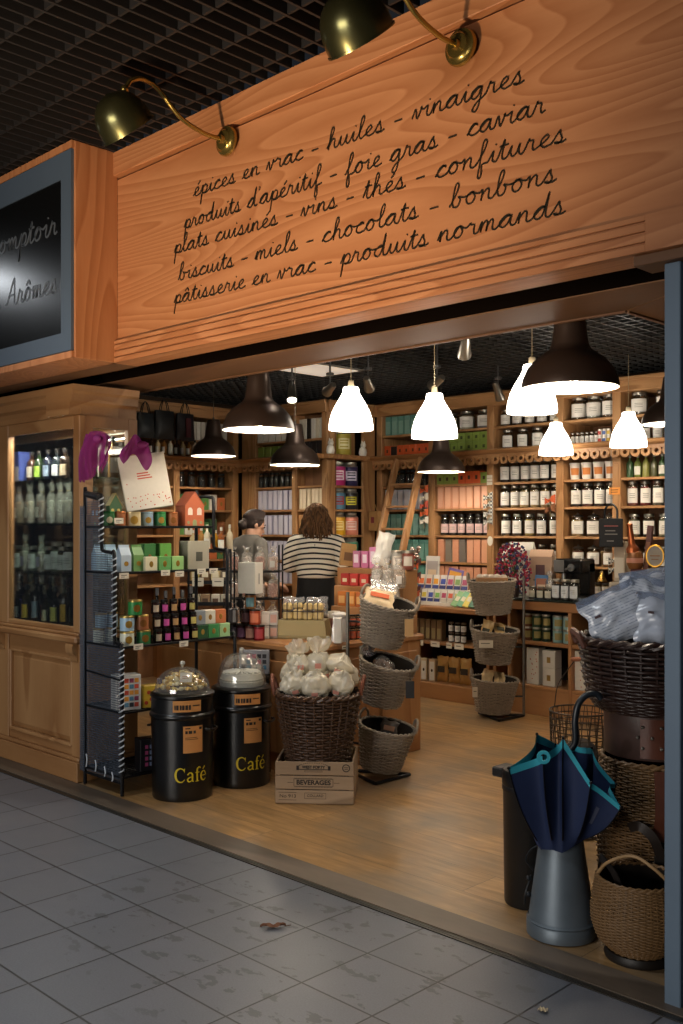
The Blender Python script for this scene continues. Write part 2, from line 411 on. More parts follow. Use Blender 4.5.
# ------------------------------------------------------------------ handwriting: one continuous pen line per word
GL = {
 'a': (1.25, [[(0,.15),(.5,.85),(.8,.92),(.5,1),(.15,.6),(.15,.2),(.4,0),(.7,.3),(.88,.95),(.85,.3),(1,0),(1.25,.15)]]),
 'b': (1.1, [[(0,.15),(.35,1.1),(.5,1.9),(.36,2.2),(.22,1.8),(.2,.5),(.35,.03),(.65,.1),(.76,.6),(.6,.9),(.85,.8),(1.1,.75)]]),
 'c': (.9, [[(0,.15),(.4,.8),(.65,.95),(.72,.82),(.5,1),(.2,.7),(.15,.25),(.4,0),(.72,.08),(.9,.2)]]),
 'd': (1.25, [[(0,.15),(.5,.85),(.8,.9),(.5,1),(.15,.6),(.15,.2),(.4,0),(.7,.4),(.9,2.1),(.86,.4),(1,0),(1.25,.15)]]),
 'e': (.95, [[(0,.15),(.35,.4),(.65,.75),(.5,1),(.25,.75),(.2,.3),(.45,0),(.75,.08),(.95,.2)]]),
 'f': (.9, [[(0,.15),(.4,1),(.6,1.9),(.45,2.2),(.32,1.8),(.3,0),(.28,-.9),(.4,-1.15),(.52,-.8),(.45,0),(.75,.1),(.9,.2)]]),
 'g': (1.2, [[(0,.15),(.5,.85),(.8,.92),(.5,1),(.15,.6),(.15,.2),(.4,0),(.7,.35),(.86,.95),(.8,-.6),(.6,-1.15),(.35,-.95),(.6,-.4),(1.2,.15)]]),
 'h': (1.1, [[(0,.15),(.35,1.1),(.5,1.9),(.38,2.2),(.25,1.8),(.2,0),(.25,.5),(.5,.95),(.7,.85),(.72,.3),(.85,0),(1.1,.15)]]),
 'i': (.65, [[(0,.15),(.3,.95),(.28,.3),(.4,0),(.65,.15)], [(.38,1.42),(.41,1.52)]]),
 'l': (.65, [[(0,.15),(.35,1.1),(.5,1.9),(.38,2.2),(.24,1.8),(.22,.4),(.38,0),(.65,.15)]]),
 'm': (1.4, [[(0,.15),(.2,.95),(.2,0),(.25,.5),(.45,.95),(.6,.8),(.6,0),(.65,.5),(.85,.95),(1,.8),(1.02,.2),(1.15,0),(1.4,.15)]]),
 'n': (1.1, [[(0,.15),(.2,.95),(.2,0),(.25,.5),(.5,.95),(.68,.8),(.7,.2),(.85,0),(1.1,.15)]]),
 'o': (1.05, [[(0,.15),(.4,.9),(.6,1),(.3,.95),(.12,.5),(.3,.03),(.62,.1),(.75,.55),(.55,.98),(.8,.8),(1.05,.75)]]),
 'p': (1.0, [[(0,.15),(.25,1),(.22,0),(.18,-1.2),(.22,-.3),(.3,.6),(.55,1),(.8,.75),(.75,.25),(.5,.0),(.38,.12),(.65,.0),(1,.15)]]),
 'r': (.9, [[(0,.15),(.25,1.05),(.3,.9),(.55,.85),(.55,.4),(.65,.02),(.9,.15)]]),
 's': (.9, [[(0,.15),(.4,1.05),(.45,.8),(.6,.35),(.5,.02),(.25,.03),(.2,.15),(.6,0),(.9,.15)]]),
 't': (.7, [[(0,.15),(.35,1.7),(.3,.4),(.42,0),(.7,.15)], [(.05,1.15),(.65,1.2)]]),
 'u': (1.12, [[(0,.15),(.22,.95),(.2,.3),(.38,0),(.62,.25),(.78,.95),(.76,.3),(.9,0),(1.12,.15)]]),
 'v': (.9, [[(0,.15),(.15,.9),(.25,.8),(.4,.05),(.55,.3),(.7,1),(.65,.85),(.9,.75)]]),
 'C': (1.3, [[(1.15,1.75),(1.0,2.1),(.6,2.1),(.2,1.5),(.1,.7),(.35,.05),(.8,0),(1.3,.15)]]),
 'A': (1.6, [[(0,.1),(.3,.4),(.9,2.1),(1.05,1.6),(1.2,.3),(1.35,0),(1.6,.15)], [(.4,.8),(1.15,.8)]]),
}
ACC = {'é': ('e', [[(.5,1.3),(.75,1.65)]]), 'â': ('a', [[(.35,1.25),(.55,1.6),(.8,1.25)]]), 'ô': ('o', [[(.2,1.25),(.45,1.6),(.7,1.25)]])}
def handwrite(mb, text, width, xh, th, slant=.12, y=0.0, join=True):
    """pen strokes for text in local (x to the writing direction, z up), scaled to width; ribbon lies in the plane y"""
    strokes = []; x = 0; cur = None
    for ch in text:
        if ch == ' ': x += .75; cur = None; continue
        if ch == '-': strokes.append([(x + .1, .5), (x + .75, .52)]); x += .9; cur = None; continue
        if ch == "'": strokes.append([(x + .1, 2.0), (x + .05, 1.6)]); x += .25; cur = None; continue
        extra = []
        if ch in ACC: ch, extra = ACC[ch]
        w, st = GL[ch]
        main = [(x + a, b_) for a, b_ in st[0]]
        if cur is not None and join: cur.extend(main[1:])
        else: cur = main; strokes.append(cur)
        for e in st[1:] + extra: strokes.append([(x + a, b_) for a, b_ in e])
        x += w
    k = width / x
    for s_ in strokes:
        pts = [((a + slant * b_) * k, b_ * xh) for a, b_ in s_]
        c = catmull([(a, 0, b_) for a, b_ in pts], 5) if len(pts) > 2 else [Vector((a, 0, b_)) for a, b_ in pts]
        for i in range(len(c)):
            pass
        vs = []; n = len(c)
        for i in range(n):
            t = (c[min(i + 1, n - 1)] - c[max(i - 1, 0)])
            if t.length < 1e-9: t = Vector((1, 0, 0))
            t.normalize(); nn = Vector((-t.z, 0, t.x)) * th * .5
            for q in (c[i] + nn, c[i] - nn):
                vs.append((q.x, y, q.z))
            for q in (c[i] + nn, c[i] - nn):
                vs.append((q.x, y + .004, q.z))
        fs = []
        for i in range(n - 1):
            a, d = i * 4, i * 4 + 4
            fs += [(a, d, d + 1, a + 1), (a, a + 2, d + 2, d), (a + 1, d + 1, d + 3, a + 3)]
        fs += [(0, 1, 3, 2), (4 * n - 4, 4 * n - 2, 4 * n - 1, 4 * n - 3)]
        mb.add(vs, fs)
M_letter = mat('#5c5548', .3, .85)
LINES = [("épices en vrac - huiles - vinaigres", (193, 197), (524, 82)),
         ("produits d'apéritif - foie gras - caviar", (184, 229), (545, 112)),
         ("plats cuisinés - vins - thés - confitures", (174, 254), (566, 141)),
         ("biscuits - miels - chocolats - bonbons", (178, 281), (556, 181)),
         ("pâtisserie en vrac - produits normands", (174, 304), (565, 213))]
for t_, p0, p1 in LINES:
    a = at_v(*p0, 2.998); c_ = at_v(*p1, 2.998)
    lb = MB(); handwrite(lb, t_, c_.x - a.x, .041, .0056)
    o = lb.build('lettering', M_letter, FAS, (a.x, 2.996, a.z), (0, math.atan2(a.z - c_.z, c_.x - a.x), 0), smooth=False)

# ------------------------------------------------------------------ chalkboard sign box
t = thing('shop_sign', 'black chalkboard shop sign in a blue-grey frame on the boxed-out orange wood fascia', 'sign', (-6.2, 2.985, 2.437))
X0, X1 = -2.3, 1.52
b = MB(); b.box(X0, X1, -.245, .0145, 0, 1.143, c=.003); b.box(X0, X1 - .006, -.262, -.24, 0, .035); b.box(X0, X1 - .006, -.262, -.24, 1.105, 1.143)
b.build('wooden_case', M_fasciaZ, t, smooth=False)
b = MB(); z0, z1 = .04, 1.10
b.box(X0, X1 - .012, -.262, -.245, z0, z0 + .10); b.box(X0, X1 - .012, -.262, -.245, z1 - .14, z1); b.box(X1 - .115, X1 - .012, -.262, -.245, z0 + .10, z1 - .14)
b.build('blue_frame', M_blueg, t, smooth=False)
b = MB(); b.box(X0, X1 - .115, -.256, -.246, z0 + .09, z1 - .13); b.build('black_panel', mat('#0a0b0c', .25, 0, .6), t, smooth=False)
for tx, w, p in (('Comptoir', .80, (57, 234)), ('des Arômes', .92, (57, 292))):
    q = at_v(*p, 2.727); lb = MB(); handwrite(lb, tx, w, .068, .011)
    lb.build('lettering', mat('#5a6068', .4, .3), t, (q.x - w + 6.2, -.2585, q.z - 2.437 + .02), (0, .02, 0), smooth=False)

# ------------------------------------------------------------------ two brass sign lamps
def sign_lamp(u, zc, label, dz=0.0):
    t = thing('sign_lamp', label, 'lamp', (u, 2.975, zc))
    b = MB(); Mx = Matrix.Rotation(PI / 2, 4, 'X')
    b.lathe([(.0, .045), (.018, .045), (.022, .03), (.045, .026), (.052, .016), (.066, .012), (.07, .004), (.07, -.004), (0, -.004)][::-1], 28, (0, 0, 0), Mx)
    b.build('wall_rose', M_brass, t)
    pts = catmull([(0, -.03, 0), (0, -.14, .0), (0, -.27, .035), (0, -.39, .125), (0, -.47, .145), (0, -.53, .12), (0, -.555, .085 + dz)], 6)
    b = MB(); b.tube(pts, .0105, 10); b.build('arm', M_brass, t)
    ax = Vector((0, -.66, .75)).normalized()
    M = Vector((0, 0, 1)).rotation_difference(ax).to_matrix().to_4x4()
    R, H = .122, .165
    prof = []
    for i in range(13):
        a = i / 12; prof.append((R * math.sqrt(max(0, 1 - a ** 2.6)) if i < 12 else .001, H * a))
    outer = [(R + .004, -.006), (R + .004, .0)] + prof
    inner = [(max(.001, r - .004), z - .004) for r, z in prof][::-1]
    b = MB(); b.lathe(outer + inner + [(R - .002, -.006), (R + .004, -.006)], 36, (0, -.545, -.10 + dz), M, cap=False)
    b.build('lamp_shade', mat('#77734c', .26, .93), t)
    b = MB(); p = Vector((0, -.545, -.10 + dz)) + ax * .10
    b.sphere(tuple(p), .035, 12, 8); b.build('bulb', mat('#d8d2c0', .3), t)
    b = MB(); p = Vector((0, -.545, .072)); b.sphere((0, -.565, .07 + dz), .018); b.build('swivel', M_brass, t)
sign_lamp(-3.706, 3.374, 'brass swan-neck sign lamp over the start of the handwritten lines')
sign_lamp(-2.311, 3.347, 'brass swan-neck sign lamp over the end of the handwritten lines', -.06)

# ================================================================== CAMERA, LIGHT, RENDER SETTINGS
cam = bpy.data.cameras.new('camera'); co = bpy.data.objects.new('camera', cam); COL.objects.link(co)
co.location = (0, 0, EYE); co.rotation_euler = (PI / 2, 0, math.atan2(SN, CS))
cam.sensor_width = 36; cam.sensor_fit = 'AUTO'; cam.lens = F / 1024 * 36; cam.shift_y = 14 / 1024; cam.clip_start = .05
SC.camera = co
w = bpy.data.worlds.new('world'); SC.world = w; w.use_nodes = True
w.node_tree.nodes['Background'].inputs[0].default_value = (.55, .62, .75, 1); w.node_tree.nodes['Background'].inputs[1].default_value = .02
def light(kind, name, loc, energy, col, size=.1, sizey=None, target=None, spot=None, blend=.5):
    l = bpy.data.lights.new(name, kind); l.energy = energy; l.color = col
    if kind == 'AREA':
        l.size = size
        if sizey: l.shape = 'RECTANGLE'; l.size_y = sizey
    else: l.shadow_soft_size = size
    if kind == 'SPOT': l.spot_size = math.radians(spot); l.spot_blend = blend
    o = bpy.data.objects.new(name, l); COL.objects.link(o); o.location = loc
    if target is not None:
        d = Vector(target) - Vector(loc); o.rotation_euler = d.to_track_quat('-Z', 'Y').to_euler()
    return o
SC.view_settings.view_transform = 'Standard'; SC.view_settings.look = 'None'; SC.view_settings.gamma = 1; SC.view_settings.exposure = 0
SC.view_settings.use_curve_mapping = False
SC.cycles.max_bounces = 8; SC.cycles.diffuse_bounces = 3; SC.cycles.glossy_bounces = 3; SC.cycles.transparent_max_bounces = 24
SC.cycles.caustics_reflective = False; SC.cycles.caustics_refractive = False; SC.cycles.sample_clamp_indirect = 4
# ================================================================== PENDANT LAMPS
def white_pendant(loc, label):
    t = thing('pendant_lamp', label, 'lamp', loc)
    prof = [(.140, 0), (.141, .02), (.136, .06), (.122, .11), (.098, .16), (.070, .205), (.054, .235), (.050, .262), (.046, .27), (.001, .272)]
    inner = [(r - .004, z) for r, z in prof[:-2]][::-1]
    b = MB(); b.lathe([(.136, 0)] + prof, 32, cap=False); b.lathe(inner[::-1], 32, cap=False)
    b.build('lamp_shade', emis('#fff4e4', 8), t)
    b = MB(); b.sphere((0, 0, .12), .045, 16, 10); b.build('bulb', emis('#ffe9c8', 12), t)
    b = MB(); b.lathe([(.02, .27), (.018, .31), (.006, .32)], 12); b.tube([(0, 0, .31), (0, 0, 2.885 - loc[2])], .0025, 6)
    b.build('cord', mat('#b9a98a', .6), t)
def black_pendant(loc, label, k=1.105):
    t = thing('pendant_lamp', label, 'lamp', loc)
    prof = [(.190, 0), (.191, .012), (.184, .04), (.167, .078), (.138, .112), (.105, .136), (.083, .151), (.073, .172), (.065, .23), (.056, .298), (.05, .308), (.001, .31)]
    prof = [(r * k, z * k) for r, z in prof]
    b = MB(); b.lathe(prof, 40, cap=False); b.build('lamp_shade', mat('#4a3c34', .36, .55), t)
    b = MB(); b.lathe([(r * k, z * k) for r, z in ((.189, -.001), (.187, .012), (.180, .038), (.161, .077), (.13, .112), (.092, .139), (.001, .148))], 40, cap=False)
    b.build('white_lining', mat('#f4efe4', .6), t)
    b = MB(); b.sphere((0, 0, .07), .055, 16, 10); b.lathe([(.02, .1), (.02, .148)], 10); b.build('bulb', emis('#fff0da', 225), t)
    b = MB(); b.lathe([(.012, .31 * k), (.01, .33 * k)], 10); b.tube([(0, 0, .31 * k), (0, 0, 2.885 - loc[2])], .003, 6); b.build('cord', mat('#6f675c', .5, .4), t)
white_pendant(tuple(at_d(351, 430, 6.3)), 'white bell-shaped pendant lamp hanging above the woman in the striped sweater')
white_pendant(tuple(at_d(434.5, 438, 6.06)), 'white bell-shaped pendant lamp hanging above the wooden ladder')
white_pendant(tuple(at_d(532, 413, 5.58)), 'white bell-shaped pendant lamp half hidden behind the big black pendant')
white_pendant(tuple(at_d(556, 455, 8.3)), 'small-looking white pendant lamp hung lowest, in front of the cornice of jars')
white_pendant(tuple(at_d(628.5, 447, 7.75)), 'white bell-shaped pendant lamp nearest the blue-grey post')
black_pendant(tuple(at_d(570, 388, 4.36)), 'largest dark brown dome pendant lamp, just inside the soffit')
black_pendant(tuple(at_d(258.5, 430, 5.83)), 'large dark dome pendant lamp above the grey box and coffee bins')
black_pendant(tuple(at_d(295, 465, 8.3)), 'dark dome pendant lamp hanging just above the striped sweater')
black_pendant(tuple(at_d(213.5, 456, 9.4)), 'dark dome pendant lamp above the orange house box')
black_pendant(tuple(at_d(441, 472, 8.8)), 'dark dome pendant lamp above the peach boxes, under a white pendant')
black_pendant(tuple(at_d(672, 424, 7.1)), 'dark dome pendant lamp cut off by the blue-grey post')

# ceiling spotlights
def spot_lamp(loc, aim, label, power=60, glow=True):
    t = thing('ceiling_spotlight', label, 'spotlight', loc)
    d = (Vector(aim) - Vector(loc)).normalized()
    M = Vector((0, 0, 1)).rotation_difference(d).to_matrix().to_4x4()
    b = MB(); b.lathe([(.001, -.09), (.02, -.088), (.026, -.07), (.034, .03), (.042, .07), (.042, .075), (.037, .075), (.03, .03), (.001, .02)], 18, (0, 0, -.02), M, cap=False)
    b.build('spot_head', mat('#a8a49a', .28, .9), t)
    b = MB(); b.lathe([(.034, .068), (.001, .07)], 16, (0, 0, -.02), M, cap=False); b.build('lens', emis('#fff1dc', 14 if glow else 1.5), t)
    b = MB(); b.tube([(0, 0, -.0), (0, 0, .09)], .006, 6); b.lathe([(.03, .08), (.03, .1)], 14); b.tube([(0, 0, .09), (0, 0, 2.885 - loc[2])], .008, 6); b.build('bracket', M_steel, t)
    l = light('SPOT', 'spot_beam', Vector(loc) + d * .07, power, (1, .91, .78), .03, target=aim, spot=75, blend=.7)
for (px_, py_, D_, aim, lab) in (
    (292, 390, 7.6, (-4.9, 4.5, 1.0), 'silver ceiling spotlight between two dark dome pendants'),
    (330, 386, 7.6, (-7.9, 6.5, 2.0), 'silver ceiling spotlight beside the neck of a white pendant'),
    (368, 381, 7.4, (-6.5, 7.5, 1.7), 'silver ceiling spotlight hanging over the tea tins'),
    (437, 379, 7.2, (-7.5, 6.8, 1.8), 'small lit spotlight behind the white pendant over the ladder'),
    (498, 389, 8.3, (-5.0, 7.5, 1.8), 'small lit spotlight over the first jar bay'),
    (465, 343, 5.6, (-5.6, 6.9, .9), 'small spotlight in the middle of the open ceiling grid')):
    spot_lamp(tuple(at_d(px_, py_, D_)), aim, lab)

spot_lamp((-4.25, 3.98, 2.62), (-4.5, 3.7, .5), 'added silver spotlight hidden behind the soffit above the coffee bins', 60)  # this and the next are added, unseen spots brightening bins and basket
spot_lamp((-3.45, 4.1, 2.62), (-3.9, 4.1, .4), 'added silver spotlight hidden behind the soffit above the brown basket', 60)
p = at_z(316, 369, 2.884)
t = thing('ceiling_panel', 'square lit panel set in the dark open ceiling grid', 'ceiling light', (p.x, p.y, 2.876), 0)
b = MB(); b.box(-.26, .26, -.33, .33, .0, .012, c=.003); b.build('panel_frame', mat('#8a8680', .4, .4), t, smooth=False)
b = MB(); b.box(-.22, .22, -.29, .29, -.003, .002); b.build('diffuser', emis('#fff0dc', .4), t, smooth=False)
# ================================================================== WALL SHELVING
LV = [0.965, 1.205, 1.46, 1.715, 1.95]          # shelf boards under the cornice
LEDGE, UPS, RAIL = 2.25, 2.465, 2.66
def board(b, x0, x1, y0, y1, z, th=.022): b.box(x0, x1, y0, y1, z - th, z, c=.003)
def frieze_mesh(x0, x1, y, z):
    """row of turned rings under the cornice, on a scalloped strip"""
    f = MB(); n = max(2, int((x1 - x0) / .092)); st = (x1 - x0) / n
    f.box(x0, x1, y, y + .016, z - .028, z)
    for k in range(n):
        cx = x0 + st * (k + .5); m = 14; ro, ri = st * .47, st * .2
        vs = []; 
        for yy in (y - .006, y + .018):
            for r in (ro, ri):
                for i in range(m):
                    a = 2 * PI * i / m; vs.append((cx + r * math.cos(a), yy, z - .05 + r * math.sin(a)))
        fs = []
        for i in range(m):
            j = (i + 1) % m
            fs += [(i, j, m + j, m + i), (2 * m + i, 3 * m + i, 3 * m + j, 2 * m + j), (i, 2 * m + i, 2 * m + j, j), (m + i, m + j, 3 * m + j, 3 * m + i)]
        f.add(vs, fs)
    return f
def shelving(name, label, loc, rz, L, ups, d, lower_levels, upper_levels, base=None, ups_w=.075, ledge=.16, ends=True):
    """local: x along the wall, front at y=0, depth +y; ups = upright centres"""
    t = thing(name, label, 'shelving', loc, rz)
    b = MB(); b.box(0, L, d - .012, d, .0, RAIL + .1); b.build('back_panel', wood('backing', '#8a6240', '#6d482b', 'Z', 12, 10, .6, 5, .05, 5), t, smooth=False)
    for u in ups:
        b = MB(); b.box(u - ups_w / 2, u + ups_w / 2, -.012, d - .013, 0, RAIL + .005, c=.004)
        b.box(u - ups_w / 2 + .016, u + ups_w / 2 - .016, -.018, -.012, LV[0] + .05, LEDGE - .18, c=.002)
        b.build('upright', M_upwood, t, smooth=False)
    for i in range(len(ups) - 1):
        a, c_ = ups[i] + ups_w / 2, ups[i + 1] - ups_w / 2
        for z in lower_levels + upper_levels:
            b = MB(); board(b, a, c_, 0.0, d - .013, z); b.build('shelf', M_shelfwood, t, smooth=False)
    b = MB(); b.box(0, L, -.03, d, RAIL, RAIL + .12, c=.004); b.box(0, L, -.045, d, RAIL + .085, RAIL + .12, c=.004); b.build('top_rail', M_shelfwood, t, smooth=False)
    b = MB()
    b.prism([(-ledge, LEDGE - .012), (-ledge + .02, LEDGE), (d - .013, LEDGE), (d - .013, LEDGE - .045), (-ledge + .05, LEDGE - .045), (-ledge + .02, LEDGE - .03)], 0, L, 'YZ')
    b.build('cornice', M_shelfwood, t, smooth=False)
    b = frieze_mesh(0.02, L - .02, -ledge + .06, LEDGE - .046); b.build('frieze', M_shelfwood, t, smooth=False)
    return t
SH_R = shelving('wall_shelving', 'long pine wall shelving of jars and boxes across the back wall', (-6.895, 7.5, 0), 0, 4.0,
                [.03, .715, 1.415, 2.155, 2.70, 3.45], .5, LV, [UPS])
SH_1 = shelving('wall_shelving', 'pine wall shelving of lilac and cream boxes behind the two women', (-8.2, 6.79, 0), 0, 1.30,
                [.19, .83, 1.262], .115, LV, [2.415])
SH_L = shelving('wall_shelving', 'pine wall shelving along the side wall behind the wire gift rack', (-8.22, 4.6, 0), PI / 2, 2.188,
                [.03, .7, 1.35, 2.11], .36, LV, [2.30 + .13])
# niche of tea tins in the return between the two walls
t = thing('tin_niche', 'narrow pine shelf niche holding big coloured tea tins', 'shelving', (-6.895, 6.80, 0))
b = MB(); b.box(-.03, .0, .0, .075, 0, RAIL + .1, c=.004); b.build('upright', M_upwood, t, smooth=False)
b = MB(); b.box(-.03, .0, .482, .66, 0, RAIL, c=.004); b.build('upright', M_upwood, t, smooth=False)
b = MB(); b.box(-.205, -.19, .095, .50, 0, RAIL); b.build('back_panel', M_upwood, t, smooth=False)
for z in [1.22] + LV[2:]:
    b = MB(); b.box(-.19, .0, .08, .485, z - .022, z, c=.003); b.build('shelf', M_shelfwood, t, smooth=False)
b = MB(); b.box(-.30, .015, .0, .69, RAIL, RAIL + .12, c=.004); b.build('top_rail', M_shelfwood, t, smooth=False)
b = MB(); b.box(-.28, .06, -.06, .52, LEDGE - .045, LEDGE, c=.006); b.build('cornice', M_shelfwood, t, smooth=False)
b = MB(); b.box(-.28, -.13, .095, .495, LEDGE, RAIL); b.build('upper_panel', M_upwood, t, smooth=False)

# ------------------------------------------------------------------ stock makers (meshes are shared between copies)
MC = {}
def cached(key, fn):
    if key not in MC: MC[key] = fn()
    return MC[key]
def lathe_mesh(key, prof, m, n=18, **kw):
    def fn():
        b = MB(); b.lathe(prof, n, **kw); return b.mesh(key[0], m)
    return cached(key, fn)
def jar(label, loc, h=.2, r=.055, content='#5a3a20', lid=None, lab='#e8e4da', rz=0, group=None, fill=.75, name='glass_jar', labw=1.05, labh=.57, cat='jar', knob=False):
    lid = lid or M_lid
    k = (h, r)
    gm = lathe_mesh(('jar_glass', k), [(.001, 0), (r * .95, 0), (r, r * .1), (r, h * .74), (r * .86, h * .83), (r * .8, h * .86), (r * .8, h * .9)], M_glass, 18, cap=False)
    o = link(name, gm, None, loc, (0, 0, rz)); tag(o, label, cat, group)
    link('contents', lathe_mesh(('jar_contents', k, content, fill), [(.001, .006), (r * .9, .006), (r * .93, r * .12), (r * .93, h * fill * .9), (r * .7, h * fill), (.001, h * fill * .98)], mat(content, .7, var=.35, scale=90), 16, cap=False), o)
    if knob:
        lp = [(r * .85, h * .88), (r * .88, h * .9), (r * .6, h * .97), (r * .12, h), (r * .2, h * 1.05), (.001, h * 1.09)]
    else:
        lp = [(r * .84, h * .86), (r * .86, h * .87), (r * .86, h * .98), (r * .8, h), (.001, h)]
    link('lid', lathe_mesh(('jar_lid', k, lid.name, knob), lp, lid, 18, cap=False), o)
    if lab:
        def fn():
            b = MB(); a0 = -.95 * labw
            b.grid(lambda s, q: ((r + .0015) * math.sin(a0 + s * 2 * -a0), -(r + .0015) * math.cos(a0 + s * 2 * -a0), h * (.12 + q * labh)), 9, 2)
            for q in (.36, .5, .62):
                aw = .45 * labw
                b.grid(lambda s, w, q=q: ((r + .0022) * math.sin(-aw + s * 2 * aw), -(r + .0022) * math.cos(-aw + s * 2 * aw), h * (.12 + labh * q + w * .02)), 5, 2, 1)
            return b.mesh('label', [mat(lab, .7), mat('#8a857a', .8)])
        link('label', cached(('jar_label', k, lab, labw, labh), fn), o)
    return o
def carton(name, label, cat, loc, size, col, rz=0, group=None, face=None, emblem=None, rot=None, rough=.5, side='-y', lip=None):
    """a cardboard box: local front -y, base at z=0"""
    sx, sy, sz = size
    def fn():
        b = MB(); b.box(-sx / 2, sx / 2, -sy / 2, sy / 2, 0, sz, c=min(.003, sx * .06)); return b.mesh('box', mat(col, rough, var=.06, scale=40), smooth=False)
    o = link(name, cached(('carton', size, col, rough), fn), None, loc, rot or (0, 0, rz)); tag(o, label, cat, group)
    if face:
        col2, x0, x1, z0, z1 = face
        def f2():
            b = MB(); b.box((x0 - .5) * sx, (x1 - .5) * sx, -sy / 2 - .0012, -sy / 2 + .001, z0 * sz, z1 * sz); return b.mesh('printed_panel', mat(col2, .6), smooth=False)
        link('printed_panel', cached(('face', size, face), f2), o)
    if emblem:
        def f3():
            b = MB(); M = Matrix.Rotation(PI / 2, 4, 'X'); r = min(sx, sz) * .2
            b.lathe([(.001, .0015), (r * .8, .0015), (r, .0)], 14, (0, -sy / 2 - .0008, sz * .5), M, sx=.8, sy=1.15); return b.mesh('emblem', mat(emblem, .35, .5), smooth=False)
        link('emblem', cached(('emblem', size, emblem), f3), o)
    return o
def tin(name, label, cat, loc, r, h, col, band=None, lid='#b9b4a6', rz=0, group=None, emblem=None, n=24):
    o = link(name, lathe_mesh(('tin', r, h, col), [(.001, 0), (r * .98, 0), (r, .004), (r, h * .88)], mat(col, .4, .1), n, cap=False), None, loc, (0, 0, rz)); tag(o, label, cat, group)
    link('lid', lathe_mesh(('tinlid', r, h, lid), [(r, h * .86), (r * 1.02, h * .87), (r * 1.02, h * .97), (r * .97, h), (.001, h)], mat(lid, .3, .8), n, cap=False), o)
    if band:
        def fn():
            b = MB(); b.grid(lambda s, q: ((r + .001) * math.sin(-.8 + 1.6 * s), -(r + .001) * math.cos(-.8 + 1.6 * s), h * (.2 + .5 * q)), 9, 2); return b.mesh('label', mat(band, .5))
        link('label', cached(('tinband', r, h, band), fn), o)
    if emblem:
        def f3():
            b = MB(); rr = min(r * .5, h * .26)
            b.grid(lambda s, q: ((r + .002) * math.sin((s - .5) * 2 * rr / r * math.sqrt(max(0, 1 - (2 * q - 1) ** 2))), -(r + .002) * math.cos((s - .5) * 2 * rr / r * math.sqrt(max(0, 1 - (2 * q - 1) ** 2))), h * .44 + (q - .5) * 2 * rr * 1.1), 7, 9); return b.mesh('emblem', mat(emblem, .35, .5))
        link('emblem', cached(('tinemb', r, h, emblem), f3), o)
    return o
def bottle(name, label, cat, loc, r, h, col, lab=None, cap='#1b1714', group=None, rz=0, glass=True):
    pr = [(.001, 0), (r * .95, 0), (r, r * .15), (r, h * .6), (r * .8, h * .68), (r * .36, h * .76), (r * .33, h * .9), (r * .4, h * .91), (r * .4, h * .94)]
    o = link(name, lathe_mesh(('bottle', r, h, col), pr, mat(col, .12, 0, .6), 16, cap=False), None, loc, (0, 0, rz)); tag(o, label, cat, group)
    link('cap', lathe_mesh(('bcap', r, h, cap), [(r * .42, h * .86), (r * .42, h), (.001, h)], mat(cap, .4), 12, cap=False), o)
    if lab:
        def fn():
            b = MB(); b.grid(lambda s, q: ((r + .0012) * math.sin(-1.1 + 2.2 * s), -(r + .0012) * math.cos(-1.1 + 2.2 * s), h * (.12 + .36 * q)), 9, 2); return b.mesh('label', mat(lab, .6))
        link('label', cached(('blab', r, h, lab), fn), o)
    return o
def put_row(n, x0, x1, fn):
    for k in range(n):
        fn(k, x0 + (x1 - x0) * (k + .5) / n)
BAY_A, BAY_B, BAY_C, BAY_D, BAY_E = 'bay behind the ladder', 'bay beside the ladder', 'bay over the bouquet', 'bay over coffee machine', 'bay beside the post'
BAY_F, BAY_G, BAY_H = 'bay behind grey cardigan', 'bay behind striped sweater', 'bay above orange house'
LN = {LV[4]: 'first shelf under the frieze', LV[3]: 'second shelf under the frieze', LV[2]: 'third shelf under the frieze', LV[1]: 'fourth shelf under the frieze', LV[0]: 'fifth shelf under the frieze', UPS: 'top shelf', LEDGE: 'cornice ledge', 2.415: 'top shelf', 2.43: 'top shelf'}
def lab(k, what, z, bay): return f"{ORD[k]} {what} from left, {LN[z]}, {bay}"
VF = 7.5   # front of the back shelving
def boxes(n, x0, x1, z, bay, what, cols, h, depth=.1, name='tea_box', y=None, w=.8, face=None, v=VF, group=None, jit=True):
    sp = (x1 - x0) / n
    for k in range(n):
        c = cols[k % len(cols)]
        x = x0 + sp * (k + .5)
        carton(name, lab(k, what if isinstance(what, str) else what[k % len(what)], z, bay), 'box', (x, v + depth / 2 + .02 + (RD.uniform(0, .012) if jit else 0), z + .0006), (round(sp * w, 3), depth, h), c, group=group or f'{what} row' if isinstance(what, str) else group, face=face)
def jars(n, x0, x1, z, bay, what, contents, h, r, lid=None, labc='#e8e4da', v=VF, y=.09, **kw):
    for k in range(n):
        x = x0 + (x1 - x0) * (k + .5) / n
        jar(lab(k, what, z, bay), (x, v + y + RD.uniform(-.008, .008), z + .0006), h, r, contents[k % len(contents)], lid, labc, rz=RD.uniform(-.15, .15) + math.radians(25), group='jars on the wall shelves', **kw)
XB = -6.895
UA = (XB + .075, XB + .67); UB = (XB + .76, XB + 1.37); UC = (XB + 1.46, XB + 2.11); UD = (XB + 2.20, XB + 2.655); UE = (XB + 2.745, XB + 3.40)
LF = ('#f0ece2', .12, .88, .1, .9)
